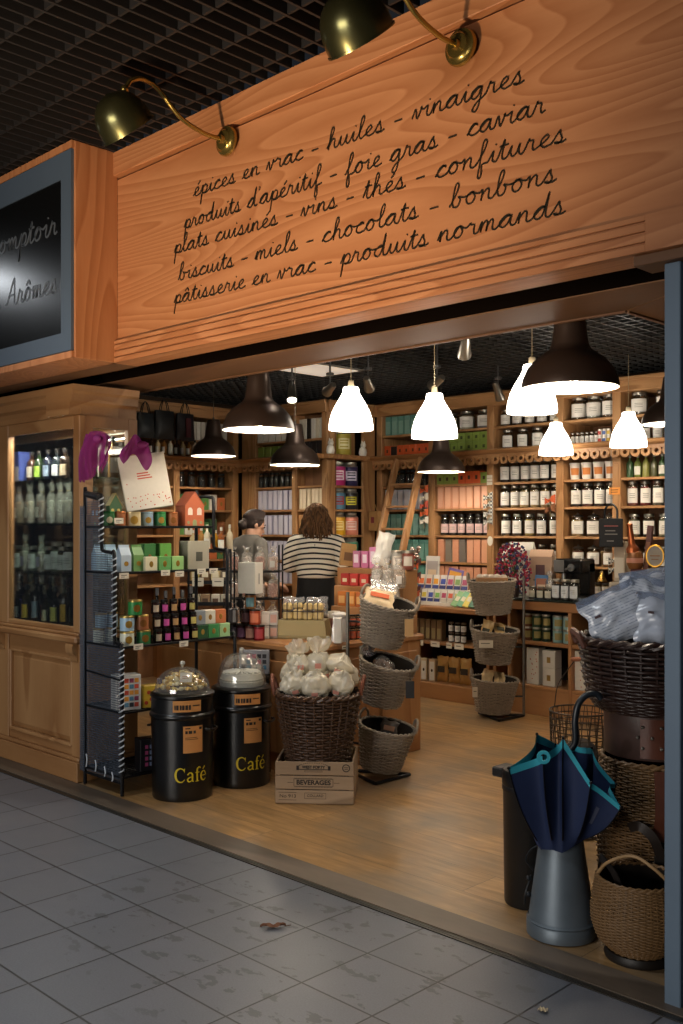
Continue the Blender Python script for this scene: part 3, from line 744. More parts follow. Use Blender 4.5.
# bay A, behind the ladder
boxes(7, *UA, UPS, BAY_A, 'teal tea box', ['#5d8f83', '#6f9c90'], .19, .12, w=.84, face=('#7fa89c', .1, .9, .08, .75))
for k in range(7):
    x = UA[0] + .085 * (k + .5)
    if k == 1: continue
    carton('tea_cube', f"{ORD[k if k == 0 else k - 1]} orange tea cube from left on the cornice ledge, {BAY_A}", 'box', (x, VF + .06, LEDGE + .0006), (.08, .09, .11), '#cf5a2a', face=('#5b2c18', .36, .64, .36, .64), group='orange tea cubes')
carton('tea_cube', 'lone black tea cube between the orange cubes on the cornice ledge', 'box', (UA[0] + .085 * 1.5, VF + .06, LEDGE + .0006), (.075, .09, .10), '#1e1a18')
jars(8, *UA, LV[4], BAY_A, 'black jar', ['#15110f'], .16, .034, M_darklid, None)
boxes(7, *UA, LV[3], BAY_A, 'pale blue tea box', ['#b9bfd0', '#c6cad6'], .20, .1, face=('#d6d8e0', .12, .88, .1, .9), w=.84)
boxes(8, *UA, LV[2], BAY_A, 'teal tea box', ['#5d8f83', '#6f9c90'], .21, .1, face=('#7fa89c', .1, .9, .08, .8), w=.86)
boxes(8, *UA, LV[1], BAY_A, 'teal tea box', ['#4f8276', '#5d8f83'], .21, .1, face=('#6f9c90', .1, .9, .08, .8), w=.86)
boxes(8, *UA, LV[0], BAY_A, 'teal tea box', ['#4f8276'], .2, .1, w=.86)
# bay B
jars(3, *UB, UPS, BAY_B, 'large storage jar', ['#6a6a2e', '#cfc6ae', '#8e8a8e'], .175, .075, y=.11)
for k in range(7):
    for j in range(2):
        x = UB[0] + .087 * (k + .5)
        carton('tea_cube', f"{ORD[k]} {'olive green' if k != 3 else 'grass green'} tea cube of the {('lower', 'upper')[j]} row on the ledge beside the ladder", 'box', (x, VF + .055, LEDGE + .0006 + j * .0915), (.082, .085, .09), '#7f9440' if k != 3 else '#8aa04a', face=('#3c4a1e', .34, .66, .34, .66), group='green tea cubes')
for k in range(7):
    x = UB[0] + .087 * (k + .5); orange = k in (3, 4, 5)
    carton('tea_cube', f"{ORD[k]} cube, {'orange' if orange else 'green'}, on the first shelf under the frieze, {BAY_B}", 'box', (x, VF + .06, LV[4] + .0006), (.083, .09, .115 if orange else .1), '#cf5a2a' if orange else '#7f9440', face=('#3a2a18', .34, .66, .34, .66), group='tea cubes under the frieze')
boxes(7, *UB, LV[3], BAY_B, 'peach tea box', ['#d99a78', '#e0a584'], .21, .1, face=('#e6b294', .12, .88, .06, .94), w=.86)
jars(6, *UB, LV[2], BAY_B, 'pink-labelled jar', ['#1b1311'], .205, .043, M_darklid, '#d9b8b4', labh=.42)
boxes(7, *UB, LV[1], BAY_B, ['peach tea box', 'grey tea box', 'peach tea box', 'grey tea box', 'peach tea box', 'peach tea box', 'peach tea box'], ['#d99a78', '#7c7468', '#d99a78', '#6e665e', '#e0a584', '#d99a78', '#dca07c'], .22, .1, w=.86, group='peach and grey boxes')
boxes(7, *UB, LV[0], BAY_B, 'peach tea box', ['#d99a78'], .2, .1, w=.86)
# bay C
jars(5, *UC, UPS, BAY_C, 'white-labelled jar', ['#4a3a2a', '#3b2a1e', '#5a4632'], .15, .05)
jars(4, *UC, LEDGE, BAY_C, 'tall spice jar', ['#3e2c20', '#55402a', '#b9b5a2', '#4a3320'], .185, .052)
jars(6, *UC, LV[4], BAY_C, 'labelled spice jar', ['#2e221a', '#3e2f22', '#4e3c28', '#7a6038'], .205, .047)
jars(6, *UC, LV[3], BAY_C, 'spice jar', ['#3a2a1c', '#a08252', '#b39562', '#b89a68', '#a78a58', '#5a4228'], .207, .047)
jars(5, *UC, LV[2], BAY_C, 'spice jar', ['#1e1712', '#2a2018', '#b59a50'], .2, .048)
jars(5, *UC, LV[1], BAY_C, 'spice jar', ['#2a2018', '#4a3a28'], .18, .045)
# bay D
jars(3, *UD, UPS, BAY_D, 'large storage jar', ['#6e5c48', '#d4d2c8', '#7a5a3a'], .2, .07, y=.1)
jars(6, UD[0], UD[0] + .28, LEDGE, BAY_D, 'small spice jar', ['#4a4038', '#6a5a48'], .11, .021, M_lid)
for k, (c, e) in enumerate((('#d8d2c8', '#b33a2e'), ('#d8d2c8', '#3c5a9a'), ('#d8d2c8', '#c9a63a'), ('#c9b8a8', '#b33a2e'))):
    for j in range(1 if k == 3 else 2):
        tin('cup', f"{ORD[k]} printed cup of the {('bottom', 'top')[j]} row at the end of the cornice ledge", 'cup', (UD[0] + .31 + .042 * k, VF + .06, LEDGE + .0006 + j * .062), .02, .06, c, band=e, lid='#d8d2c8', group='stacked cups on the ledge')
for k in range(4):
    x = UD[0] + .455 * (k + .5) / 4
    t = lathe_mesh(('tub', 0), [(.001, 0), (.04, 0), (.048, .13), (.052, .13), (.052, .145), (.001, .146)], mat('#ded9cf', .5), 18, cap=False)
    o = link('tub', t, None, (x, VF + .08, LV[4] + .0006)); tag(o, lab(k, 'white plastic tub', LV[4], BAY_D), 'tub', 'white tubs')
    def fn():
        b = MB(); b.grid(lambda s, q: ((.0445 + .005 * q) * math.sin(-.8 + 1.6 * s + .4), -(.0445 + .005 * q) * math.cos(-.8 + 1.6 * s + .4), .04 + .06 * q), 7, 2); return b.mesh('label', mat('#c77a3a' if True else '', .6))
    link('label', cached(('tublab',), fn), o)
jars(4, *UD, LV[3], BAY_D, 'dark spice jar', ['#1c1512', '#5a1c14', '#1c1512'], .207, .05)
jars(3, *UD, LV[2], BAY_D, 'apothecary jar', ['#b09060', '#5a4630', '#2a2018'], .19, .058, knob=True)
jars(3, *UD, LV[1], BAY_D, 'apothecary jar', ['#6a2a1c', '#8a6040', '#7a5230'], .17, .056, knob=True)
jars(6, *UD, LV[0], BAY_D, 'low cream jar', ['#c7a878', '#b08a58'], .1, .033)
# bay E
jars(3, *UE, UPS, BAY_E, 'large storage jar', ['#6a5a48', '#b9b5a0', '#3a2c20'], .19, .07, y=.1)
jars(6, *UE, LEDGE, BAY_E, 'dark preserve jar', ['#2a2a1a', '#1e1a14', '#c9a320', '#3a3a1e'], .15, .042)
for k in range(9):
    x = UE[0] + .072 * (k + .5)
    bottle('preserve_bottle', lab(k, 'preserve bottle', LV[4], BAY_E), 'bottle', (x, VF + .07, LV[4] + .0006), .03, .19, ['#3f5a3a', '#6f7a3a', '#8a8a4a', '#4a4a30'][k % 4], [None, '#d9d6c8', None][k % 3], '#b9b4a6', group='bottles and jars by the post')
jars(6, *UE, LV[3], BAY_E, 'candy jar', ['#8a4a44', '#7a1c1c', '#5a5a4a', '#4a4038'], .21, .046)
jars(5, *UE, LV[2], BAY_E, 'round jar', ['#5a5a42', '#3a2c20', '#8a8a70'], .19, .05)
jars(5, *UE, LV[1], BAY_E, 'round jar', ['#5a4632', '#3a2c20'], .18, .05)
# section behind the women
V1 = 6.79
UF = (-8.2 + .228, -8.2 + .792); UG = (-8.2 + .868, -8.2 + 1.224)
boxes(6, *UF, 2.415, BAY_F, 'white tea box', ['#d6d3c8', '#cfc9bc'], .2, .075, v=V1 - .012, face=('#e6e3da', .1, .9, .08, .8), w=.86)
boxes(5, *UF, LEDGE, BAY_F, 'green box', ['#7f9440', '#8ea04e'], .12, .075, v=V1 - .012)
jars(7, *UF, LV[4], BAY_F, 'black jar', ['#15110f'], .15, .032, M_darklid, None, v=V1, y=.045)
for z in (LV[3], LV[2], LV[1], LV[0]):
    boxes(7, *UF, z, BAY_F, 'lilac tea box', ['#b3b0c4', '#bdbacb', '#aaa7bd'], .2 if z != LV[1] else .19, .075, v=V1 - .012, face=('#c9c7d4', .14, .86, .05, .95), w=.8)
boxes(6, *UG, 2.415, BAY_G, ['white tea box', 'white tea box', 'dark tea box', 'white tea box', 'cream tea box', 'white tea box'], ['#d6d3c8', '#cfc9bc', '#2a2622', '#d6d3c8', '#d9cfb8', '#d6d3c8'], .2, .075, v=V1 - .012, w=.86, group='white boxes on top shelf')
boxes(4, *UG, LEDGE, BAY_G, 'dark gift box', ['#1e1a1a', '#2a2426'], .14, .075, v=V1 - .012)
boxes(6, *UG, LV[3], BAY_G, 'cream tea box', ['#d8c3a0', '#dfcba8'], .205, .075, v=V1 - .012, face=('#e6d6b8', .1, .9, .06, .94), w=.84)
boxes(3, *UG, LV[2], BAY_G, 'kraft tea box', ['#b98a5a'], .2, .075, v=V1 - .012, w=.95)
boxes(6, *UG, LV[1], BAY_G, 'cream tea box', ['#d8c3a0'], .2, .075, v=V1 - .012)
def big_tin(label, loc, r, h, col, band):
    o = link('tea_tin', lathe_mesh(('bigtin', r, h, col), [(.001, 0), (r * .97, 0), (r, .006), (r, h * .76), (r * .97, h * .79)], mat(col, .35, .15), 28, cap=False), None, loc, (0, 0, PI / 2 - .6)); tag(o, label, 'tin')
    link('shoulder', lathe_mesh(('bigsh', r, h), [(r * .97, h * .785), (r * .9, h * .84), (r * .74, h * .875), (r * .74, h * .885), (.001, h * .886)], mat('#b9b7b0', .3, .8), 28, cap=False), o)
    link('lid', lathe_mesh(('biglid', r, h), [(r * .78, h * .884), (r * .8, h * .9), (r * .8, h * .985), (r * .74, h), (.001, h)], mat('#c4c2ba', .28, .8), 28, cap=False), o)
    def fn():
        b = MB(); b.grid(lambda s, q: ((r + .0012) * math.sin(-.7 + 1.4 * s), -(r + .0012) * math.cos(-.7 + 1.4 * s), h * (.22 + .4 * q)), 9, 2)
        for q in (.28, .42, .52): b.grid(lambda s, w, q=q: ((r + .0022) * math.sin(-.5 + 1.0 * s), -(r + .0022) * math.cos(-.5 + 1.0 * s), h * (q + .05 * w)), 7, 2, 1)
        return b.mesh('label', [mat(band, .5), mat(col, .5)])
    link('label', cached(('biglab', r, h, band, col), fn), o)
# tins in the niche (fronts face the middle of the shop)
TINS = [(LV[4], '#c4307e', '#f0d8e4', 'magenta', .25), (LV[4], '#2c2450', '#d8d4e8', 'dark violet', .25), (LV[3], '#5d8fb0', '#b33a3a', 'sky blue', .235), (LV[3], '#27262c', '#d9cf30', 'black and yellow', .235),
        (LV[2], '#d9a31e', '#f0d890', 'golden yellow', .235), (LV[2], '#dd8a72', '#f0d0c4', 'salmon pink', .235), (1.22, '#d6d4cc', '#e8e6e0', 'white', .22), (1.22, '#2e8a72', '#7fc0ae', 'sea green', .22)]
for k, (z, c, l2, nm, h) in enumerate(TINS):
    big_tin(f'big {nm} tea tin in the narrow corner niche', (-6.99, 7.008 if k % 2 == 0 else 7.19, z + .0006), .084, min(h * .95, .205 if z == LV[3] else 1), c, l2)
big_tin('big yellow tea tin standing up on the corner cornice', (-6.925, 7.02, LEDGE + .0006), .085, .26, '#a89a3c', '#d8cf9a')
for k, (v_, nm) in enumerate(((6.78, 'beside the dark dome pendant'), (7.235, 'beside the orange cubes'))):
    o = thing('cat_figurine', f'white porcelain cat figurine on the cornice, {nm}', 'figurine', (-6.855, v_, LEDGE + .0006), PI / 2)
    b = MB(); b.lathe([(.001, 0), (.035, 0), (.042, .03), (.034, .07), (.022, .085), (.001, .088)], 14, cap=False); b.build('body', M_white, o)
    b = MB(); b.sphere((0, -.006, .105), .03, 12, 8); 
    for s in (-1, 1): b.prism([(s * .026, .12), (s * .018, .15), (s * .006, .13)], -.012, 0, 'XZ')
    b.build('head', M_white, o)
# round plaque on the corner panel
o = thing('round_plaque', 'small dark red round plaque on the corner panel above yellow tin', 'plaque', (-7.024, 6.99, 2.57), 0)
b = MB(); b.lathe([(.001, .006), (.045, .006), (.05, 0), (.001, 0)], 18, M=Matrix.Rotation(PI / 2, 4, 'Y')); b.build('disc', mat('#7a2c34', .5), o)
b = MB(); b.lathe([(.001, .008), (.03, .008), (.03, .005)], 18, M=Matrix.Rotation(PI / 2, 4, 'Y')); b.build('rim_print', mat('#c9b0b0', .5), o)
# side wall stock (local frame of the side wall: fronts face +x)
def sw(v, z, y=.06): return (-8.22 - y, v, z + .0006)
SIDE = [(LV[4], .12, '#15110f', 'black jar', 5), ]
for k in range(5):
    jar(f"{ORD[k]} black jar on the first side shelf beside the lilac boxes", sw(6.05 + .13 * k, LV[4]), .15, .04, '#15110f', M_darklid, None, group='black jars on the side wall')
GC = ['#2a4a2a', '#7a4a2a', '#5a8a4a', '#d8d4c8', '#c26a3a', '#3f6a3a']
for z, nm in ((LV[3], 'second'), (LV[2], 'third'), (LV[1], 'fourth')):
    for k in range(6):
        carton('gift_box', f"{ORD[k]} {'green brown mint white orange forest'.split()[(k + int(z * 10)) % 6]} gift box on the {nm} side shelf left of the woman in grey", 'box', sw(6.02 + .105 * k, z, .07), (.095, .09, .13 if k % 2 else .16), GC[(k + int(z * 10)) % 6], rz=PI / 2, group='gift boxes on the side wall', emblem='#9a7a3a')
for k in range(8):
    bottle('small_bottle', f"{ORD[k]} small syrup bottle on the side cornice below the black bags", 'bottle', (-8.17, 5.62 + .075 * k, LEDGE + .0006), .026, .17, ['#3a241a', '#c9b48a', '#8a5a2a', '#d8d0b8'][k % 4], '#d8d2c4', group='syrup bottles on the side cornice')
for k in range(9):
    carton('white_book_box', f"{ORD[k]} white tea box on the top side shelf behind a dark pendant", 'box', (-8.29, 6.13 + .058 * k, 2.43 + .0006), (.05, .1, .19), ['#d6d3c8', '#c9c4b8'][k % 2], rz=PI / 2, group='white boxes on the side wall')
# black bags hanging from the rail of the side wall
for k, (v_, w_, h_, nm) in enumerate(((5.50, .2, .24, 'grey-black quilted'), (5.72, .24, .28, 'plain black'), (5.97, .22, .27, 'black and dark red'))):
    o = thing('hanging_bag', f'{nm} bag hanging from the shelf rail over the wrapped gift', 'bag', (-8.10, v_, 2.40), PI / 2)
    b = MB(); 
    b.grid(lambda s, q: ((s - .5) * w_ * (1 - .12 * q), -.012 - .045 * math.sin(PI * q ** .7) * math.sin(PI * s) ** .5, q * h_), 12, 8)
    b.grid(lambda s, q: ((.5 - s) * w_ * (1 - .12 * q), .012 + .02 * math.sin(PI * q) * math.sin(PI * s) ** .5, q * h_), 12, 8)
    b.build('bag_body', mat(['#23282c', '#141416', '#18141a'][k], .55), o)
    b = MB(); 
    for s in (-1, 1): b.tube(catmull([(-.05, .015 * s, h_ - .01), (-.03, .012 * s, h_ + .07), (.0, .0, h_ + .11), (.03, .012 * s, h_ + .07), (.05, .015 * s, h_ - .01)], 5), .005, 6)
    b.build('strap', M_black, o)
    if k == 2:
        b = MB(); b.box(-.03, .03, -.06, -.05, .03, h_ - .05); b.build('red_band', mat('#4a1420', .6), o, smooth=False)
# labels and little ornaments fixed on the uprights
def hang_ribbon(label, loc, cols, name='ribbon_ornament', n=3):
    o = thing(name, label, 'ornament', loc)
    for k in range(n):
        b = MB(); z = -.075 * k
        for s in (-1, 1): b.grid(lambda a, q: (s * (.004 + .05 * a), -.018 - .018 * math.sin(PI * a) + .004 * math.sin(9 * a), z + (q - .5) * (.02 + .06 * a) + .01 * s), 6, 4)
        b.sphere((0, -.02, z), .013, 10, 6)
        b.build('bow', cols[k % len(cols)], o)
    b = MB(); b.tube([(0, -.012, .05), (0, -.012, -.075 * n)], .004, 6); b.build('cord', mat('#8a7a5a', .7), o)
def chk():
    m, nt, b = newmat('checked_ribbon'); tc = N(nt, 'ShaderNodeTexCoord'); c = N(nt, 'ShaderNodeTexChecker'); c.inputs['Scale'].default_value = 60
    c.inputs['Color1'].default_value = lin('#15130f'); c.inputs['Color2'].default_value = lin('#d8d4c8')
    nt.links.new(tc.outputs['Object'], c.inputs['Vector']); nt.links.new(c.outputs['Color'], b.inputs['Base Color']); return m
M_chk = chk()
p = at_v(489, 497, 7.47); hang_ribbon('black and white checked ribbon bows on the upright beside peach boxes', (p.x, 7.47, p.z), [M_chk], n=4)
p = at_v(615, 560, 7.47); hang_ribbon('checked black and white bow hanging beside the black bag-shaped slate', (p.x, 7.47, p.z), [M_chk], n=2)
p = at_v(425, 490, 7.46); hang_ribbon('orange and white paper garland hanging beside the ladder', (p.x, 7.46, p.z), [mat('#c25a2a', .7), M_paper, mat('#a8412a', .7)], n=5)
p = at_v(551, 500, 7.44); hang_ribbon('orange plaid bow hanging in front of the spice jars', (p.x, 7.44, p.z), [mat('#c2562a', .7), mat('#7a4a2a', .7)], n=2)
for (x, y, nm) in ((489.5, 480, 'three-line white price card on the upright beside peach boxes'), (614.5, 491, 'orange card pinned to the upright by the last jar bay'), (490, 541, 'small oval white tag low on the upright beside peach boxes')):
    p = at_v(x, y, 7.478); o = thing('price_card', nm, 'card', (p.x, 7.481, p.z))
    b = MB(); 
    if 'three' in nm:
        for k in range(3): b.box(-.03, .03, -.004, 0, -.045 + .032 * k, -.018 + .032 * k)
    elif 'oval' in nm: b.lathe([(.001, .004), (.03, .004), (.03, 0)], 16, M=Matrix.Rotation(PI / 2, 4, 'X'), sy=1.5)
    else: b.box(-.05, .05, -.004, 0, -.03, .03)
    b.build('card', mat('#d9903f', .7) if 'orange' in nm else M_paper, o, smooth=False)
    if 'orange' in nm:
        b = MB(); b.box(-.035, .035, -.005, -.003, .006, .012); b.box(-.03, .03, -.005, -.003, -.012, -.007); b.build('print', M_dark, o, smooth=False)
# the library ladder
t = thing('shelf_ladder', 'pine library ladder leaning on the back shelving', 'ladder', (-6.33, 6.62, .0041))
def lad(u, k): return (u, .70 * k, 2.20 * k)
for u in (-.16, .16):
    b = MB(); d = Vector((0, .70, 2.20)).normalized(); ang = math.atan2(.70, 2.20)
    M = Matrix.Translation((u, 0.02, .008)) @ Matrix.Rotation(-ang, 4, 'X'); b.box(-.02, .02, -.035, .035, 0, 2.3, M=M, c=.005); b.build('rail', M_upwood, t, smooth=False)
for k in range(1, 10):
    q = k * .215 / 2.2
    b = MB(); b.box(-.14, .14, .70 * q + .02 - .03, .70 * q + .02 + .03, 2.2 * q + .0, 2.2 * q + .022, c=.003); b.build('rung', M_shelfwood, t, smooth=False)
o = thing('kraft_bag', 'brown paper bag hung on the pilaster between tins and ladder', 'bag', (-6.80, 7.38, 1.50))
b = MB(); b.box(-.06, .06, -.06, .0, 0, .2, c=.008); b.build('bag_body', M_kraft, o, smooth=False)
b = MB(); b.box(-.02, .02, -.064, -.06, .08, .14); b.build('print', mat('#7a2c34', .6), o, smooth=False)
b = MB(); b.tube(catmull([(-.03, -.03, .2), (0, -.03, .27), (.03, -.03, .2)], 5), .004, 5); b.build('handle', M_kraft, o)

b = MB(); b.box(0, .15, -.005, .1, 0, RAIL, c=.003); b.build('corner_board', M_upwood, SH_1, smooth=False)
# ================================================================== GLAZED DISPLAY CABINET AT THE ENTRANCE
CX0, CX1, CY0, CY1 = -7.55, -5.33, 3.145, 3.565
t = thing('display_cabinet', 'tall glazed pine display cabinet at the shop entrance', 'cabinet', (0, 0, 0))
b = MB(); b.box(CX0, CX1, CY0 - .012, CY1, .006, .125, c=.004); b.box(CX0, CX1 - .004, CY0 - .004, CY1 - .002, .125, .15, c=.008); b.build('plinth', M_vitX, t, smooth=False)
b = MB(); b.box(CX0, CX1 - .02, CY0 + .045, CY1 - .01, .15, .84)
b.build('lower_case', M_vit, t, smooth=False)
def stile(x0, x1, z0, z1, nm='stile', y0=None):
    b = MB(); b.box(x0, x1, (CY0 + .01) if y0 is None else y0, CY0 + .06, z0, z1, c=.004); b.build(nm, M_vit, t, smooth=False)
stile(CX1 - .10, CX1, .15, .84); stile(-6.40, -6.24, .15, .84); stile(CX0, CX0 + .12, .15, .84)
for x0, x1 in ((-6.24, CX1 - .10), (CX0 + .12, -6.40)):
    b = MB(); b.box(x0, x1, CY0 + .02, CY0 + .05, .15, .215, c=.004); b.build('rail', M_vitX, t, smooth=False)
    b = MB(); b.box(x0, x1, CY0 + .02, CY0 + .05, .73, .84, c=.004); b.build('rail', M_vitX, t, smooth=False)
    b = MB(); a, c_ = x0 + .015, x1 - .015
    # raised field with bevelled margin
    zz0, zz1 = .225, .72; mvs = [(a, CY0 + .042, zz0), (c_, CY0 + .042, zz0), (c_, CY0 + .042, zz1), (a, CY0 + .042, zz1)]
    i = .035; mvs += [(a + i, CY0 + .026, zz0 + i), (c_ - i, CY0 + .026, zz0 + i), (c_ - i, CY0 + .026, zz1 - i), (a + i, CY0 + .026, zz1 - i)]
    b.add(mvs, [(0, 1, 5, 4), (1, 2, 6, 5), (2, 3, 7, 6), (3, 0, 4, 7), (4, 5, 6, 7)]); b.build('panel', M_vit, t, smooth=False)
    b = MB()
    for s in (0, 1):
        xx = a if s == 0 else c_
        b.box(xx - .012, xx + .012, CY0 + .012, CY0 + .045, .21, .735, c=.006)
    b.box(a, c_, CY0 + .008, CY0 + .045, .20, .225, c=.008); b.box(a, c_, CY0 + .012, CY0 + .045, .722, .74, c=.006); b.build('molding', M_vit, t, smooth=False)
# side of the lower case
b = MB(); b.box(CX1 - .03, CX1, CY0 + .06, CY1, .15, .84, c=.004); b.build('side_panel', M_vit, t, smooth=False)
# sill on corbels
b = MB(); b.box(CX0, CX1 + .02, CY0 - .035, CY1, .84, .885, c=.012); b.box(CX0, CX1 + .008, CY0 - .012, CY1, .885, .905, c=.006); b.build('sill', M_vitX, t, smooth=False)
for xc in (CX1 - .06, -6.32):
    b = MB(); b.prism(catmull([(CY0 + .02, .72), (CY0 - .0, .735), (CY0 - .004, .76), (CY0 - .028, .785), (CY0 - .03, .838), (CY0 + .02, .838)], 4), xc - .04, xc + .04, 'YZ'); b.build('corbel', M_vit, t)
# glazed upper part
for x0, x1 in ((CX1 - .075, CX1), (-6.40, -6.235), (CX0, CX0 + .1)):
    b = MB(); b.box(x0, x1, CY0 + .005, CY0 + .05, .905, 2.22, c=.005); b.build('stile', M_vit, t, smooth=False)
for x0, x1 in ((-6.235, CX1 - .075), (CX0 + .1, -6.40)):
    for z0_, z1_ in ((.905, .935), (2.145, 2.22)):
        b = MB(); b.box(x0, x1, CY0 + .008, CY0 + .045, z0_, z1_, c=.004); b.build('rail', M_vitX, t, smooth=False)
    b = MB(); b.box(x0, x1, CY0 + .022, CY0 + .027, .935, 2.145); b.build('glass_pane', glassy('#eef2f2', .0, .05, .03), t, smooth=False)
    for z in (1.246, 1.567, 1.853):
        b = MB(); b.box(x0 - .02, x1 + .02, CY0 + .065, CY1 - .03, z - .012, z); b.build('glass_shelf', glassy('#eaf4f0', .0, .04, .05), t, smooth=False)
b = MB(); b.box(CX1 - .05, CX1 - .005, CY0 + .05, CY0 + .10, .905, 2.22); b.box(CX1 - .05, CX1 - .005, CY1 - .07, CY1, .905, 2.22, c=.004); b.box(CX1 - .05, CX1 - .005, CY0 + .1, CY1 - .07, 2.15, 2.22); b.build('side_frame', M_vit, t, smooth=False)
b = MB(); b.box(CX1 - .028, CX1 - .023, CY0 + .1, CY1 - .07, .905, 2.15); b.build('side_glass', glassy('#eef2f2', .0, .05, .03), t, smooth=False)
b = MB(); b.box(CX0, CX1 - .06, CY1 - .024, CY1 - .018, .93, 2.15); b.build('back_glass', glassy('#eef2f2', .0, .05, .03), t, smooth=False)
for z0_, z1_ in ((.905, .94), (2.15, 2.22)):
    b = MB(); b.box(CX0, CX1 - .06, CY1 - .035, CY1 - .005, z0_, z1_, c=.003); b.build('back_rail', M_vitX, t, smooth=False)
b = MB(); b.box(CX0, CX1 - .06, CY0 + .06, CY1 - .03, .895, .912); b.build('cabinet_floor', M_vitX, t, smooth=False)
b = MB()
cor = [(0.02, 2.22), (-.005, 2.225), (-.005, 2.26), (-.02, 2.285), (-.05, 2.30), (-.055, 2.345), (-.075, 2.36), (-.08, 2.40), (.42, 2.40), (.42, 2.22)]
b.prism([(CY0 + .03 + y if y < .4 else CY1, z) for y, z in cor], CX0, CX1 - .02, 'YZ')
# moulding returns along the side
b.prism([(CX1 - .03 - y * .6 if y < .4 else CX1 - .3, z) for y, z in cor], CY0 - .05, CY1 + .0, 'XZ')
b.build('cornice', M_vitX, t, smooth=False)
# things in the cabinet
def cab(px_, py_, z, v=3.30): 
    p = at_v(px_, py_, v); return (p.x, v, z + .0006)
CG = 'goods in the glazed cabinet'
def cello_bag(label, loc, w, h, content, group=None, seed=0, tie=True, name='cellophane_bag', labc=None, rz=0, cat='bag', bodyfill=.62):
    """tied bag: nuts or sweets inside a clear film sleeve gathered at the neck"""
    r_ = random.Random(seed); o = thing(name, label, cat, loc, rz, group)
    b = MB()
    def film(s, q):
        a = 2 * PI * s; zz = q * h
        if q < bodyfill: r = w / 2 * (.86 + .14 * math.sin(PI * q / bodyfill))
        else:
            k = (q - bodyfill) / (1 - bodyfill); r = w / 2 * (.70 * (1 - min(1, k * 2.0)) + .30 + max(0, k - .5) * .7)
        r *= 1 + .13 * math.sin(5 * a + q * 9 + seed) * q + .07 * math.sin(11 * a + seed * 2) + .06 * math.sin(3 * a - q * 14 + seed * 3)
        return (r * math.cos(a) + .06 * w * math.sin(q * 5 + seed) * q, .66 * r * math.sin(a), zz + .03 * h * math.sin(2 * a + seed) * q)
    b.grid(lambda s, q: crumple(film(s, q), w * .07 * min(1, q * 4), 3.2 / w, seed), 26, 16, closeu=True); b.build('film', M_cello, o, angle=70)
    b = MB()
    cr = max(.010, w * .11)
    zt = h * (bodyfill - .08); cnt = 0
    z = cr * 1.75
    while z < zt:
        for i in range(7):
            a = i * 2 * PI / 7 + z * 40; rr = w * .5 * .58
            b.sphere((rr * math.cos(a), .62 * rr * math.sin(a), z + r_.uniform(-.2, .2) * cr), cr * r_.uniform(.85, 1.25), 6, 4)
        b.sphere((0, 0, z), cr * 1.7, 6, 4); z += cr * 1.5
    co_ = b.build('contents', mat(content, .6, var=.3, scale=25), o); co_['kind'] = 'stuff'
    if tie:
        b = MB(); b.lathe([(w * .1, h * (bodyfill + .17)), (w * .115, h * (bodyfill + .185)), (w * .1, h * (bodyfill + .2))], 10, cap=False); b.build('tie', mat('#b89a50', .4, .4), o)
    if labc:
        b = MB(); b.box(-w * .22, w * .22, -w * .385, -w * .375, h * .15, h * .42, c=.001); b.build('label', mat(labc, .7), o, smooth=False)
    return o
# top shelf
o = carton('gift_box', 'blue and white rounded bag on the top shelf of the glazed cabinet', 'box', cab(21.5, 474, 1.853), (.075, .08, .2), '#3a4a8a', face=('#c9c8d0', .3, .9, 0, .5))
for k, (x, c, l, nm) in enumerate(((31.5, '#3a2418', '#cfc8b8', 'brown'), (39, '#22301c', '#9ac04a', 'lime-labelled'), (48, '#1a1e2a', '#8a9ab0', 'blue-black'), (57, '#20262a', '#d8dce0', 'white-labelled'), (65, '#2a2018', '#c9b89a', 'amber'))):
    bottle('sauce_bottle', f'{nm} sauce bottle on the top shelf of the glazed cabinet', 'bottle', cab(x, 474, 1.853, 3.32), .034, .2, c, l, group=CG)
for k, (x, c) in enumerate(((19, '#b08a5a'), (30, '#c9b49a'), (41, '#7a4a2a'), (51, '#d8d4c4'), (60, '#dcd8c8'), (68, '#d0ccba'))):
    cello_bag(f"{ORD[k]} bag of {'nuts' if k < 3 else 'white sweets'} from left, second shelf of the glazed cabinet", cab(x, 521, 1.567, 3.30), .085, .26, c, CG, k, labc='#d8d4c4' if k < 3 else None)
for k, x in enumerate((17.5, 25, 33, 41, 49.5, 56, 62.5, 69)):
    if k in (1, 3): cello_bag(f"{'narrow' if k == 1 else 'striped'} bag of sweets among jars, third shelf of the glazed cabinet", cab(x, 573, 1.246, 3.28), .075, .24, '#c9bfae', CG, k + 20, labc='#b9b4d0')
    else: jar(f"{ORD[k]} labelled jar from left on the third shelf of the glazed cabinet", cab(x, 573, 1.246, 3.30), .2 if k % 2 else .17, .034, ['#7a6a4a', '#5a4a3a', '#8a8a7a'][k % 3], None, '#d8d8d6', group=CG, rz=.5)
WL = ['#c9c4d0', '#6a4a9a', '#e0c040', '#d8d0c0', '#9ab0c0', '#c04a3a', '#d0d4b0', '#1f2f1f', '#c9d070', '#d9e04a', '#e0b840', '#8a8a8a']
for k in range(12):
    bottle('liqueur_bottle', f"{ORD[k]} bottle from left along the bottom of the glazed cabinet", 'bottle', cab(17 + 4.75 * k, 628, .912, 3.24 + .05 * (k % 2)), .024 + .004 * (k % 3), .2 + .05 * ((k * 5) % 3), ['#15120f', '#231a2a', '#2a2010', '#0f1612'][k % 4], WL[k], group=CG)
for k in range(5):
    cello_bag(f"{ORD[k]} tied cellophane bag behind the bottom bottles of the glazed cabinet", cab(19 + 11 * k, 628, .912, 3.42), .08, .3, ['#a88a6a', '#b9a08a'][k % 2], CG, k + 40)
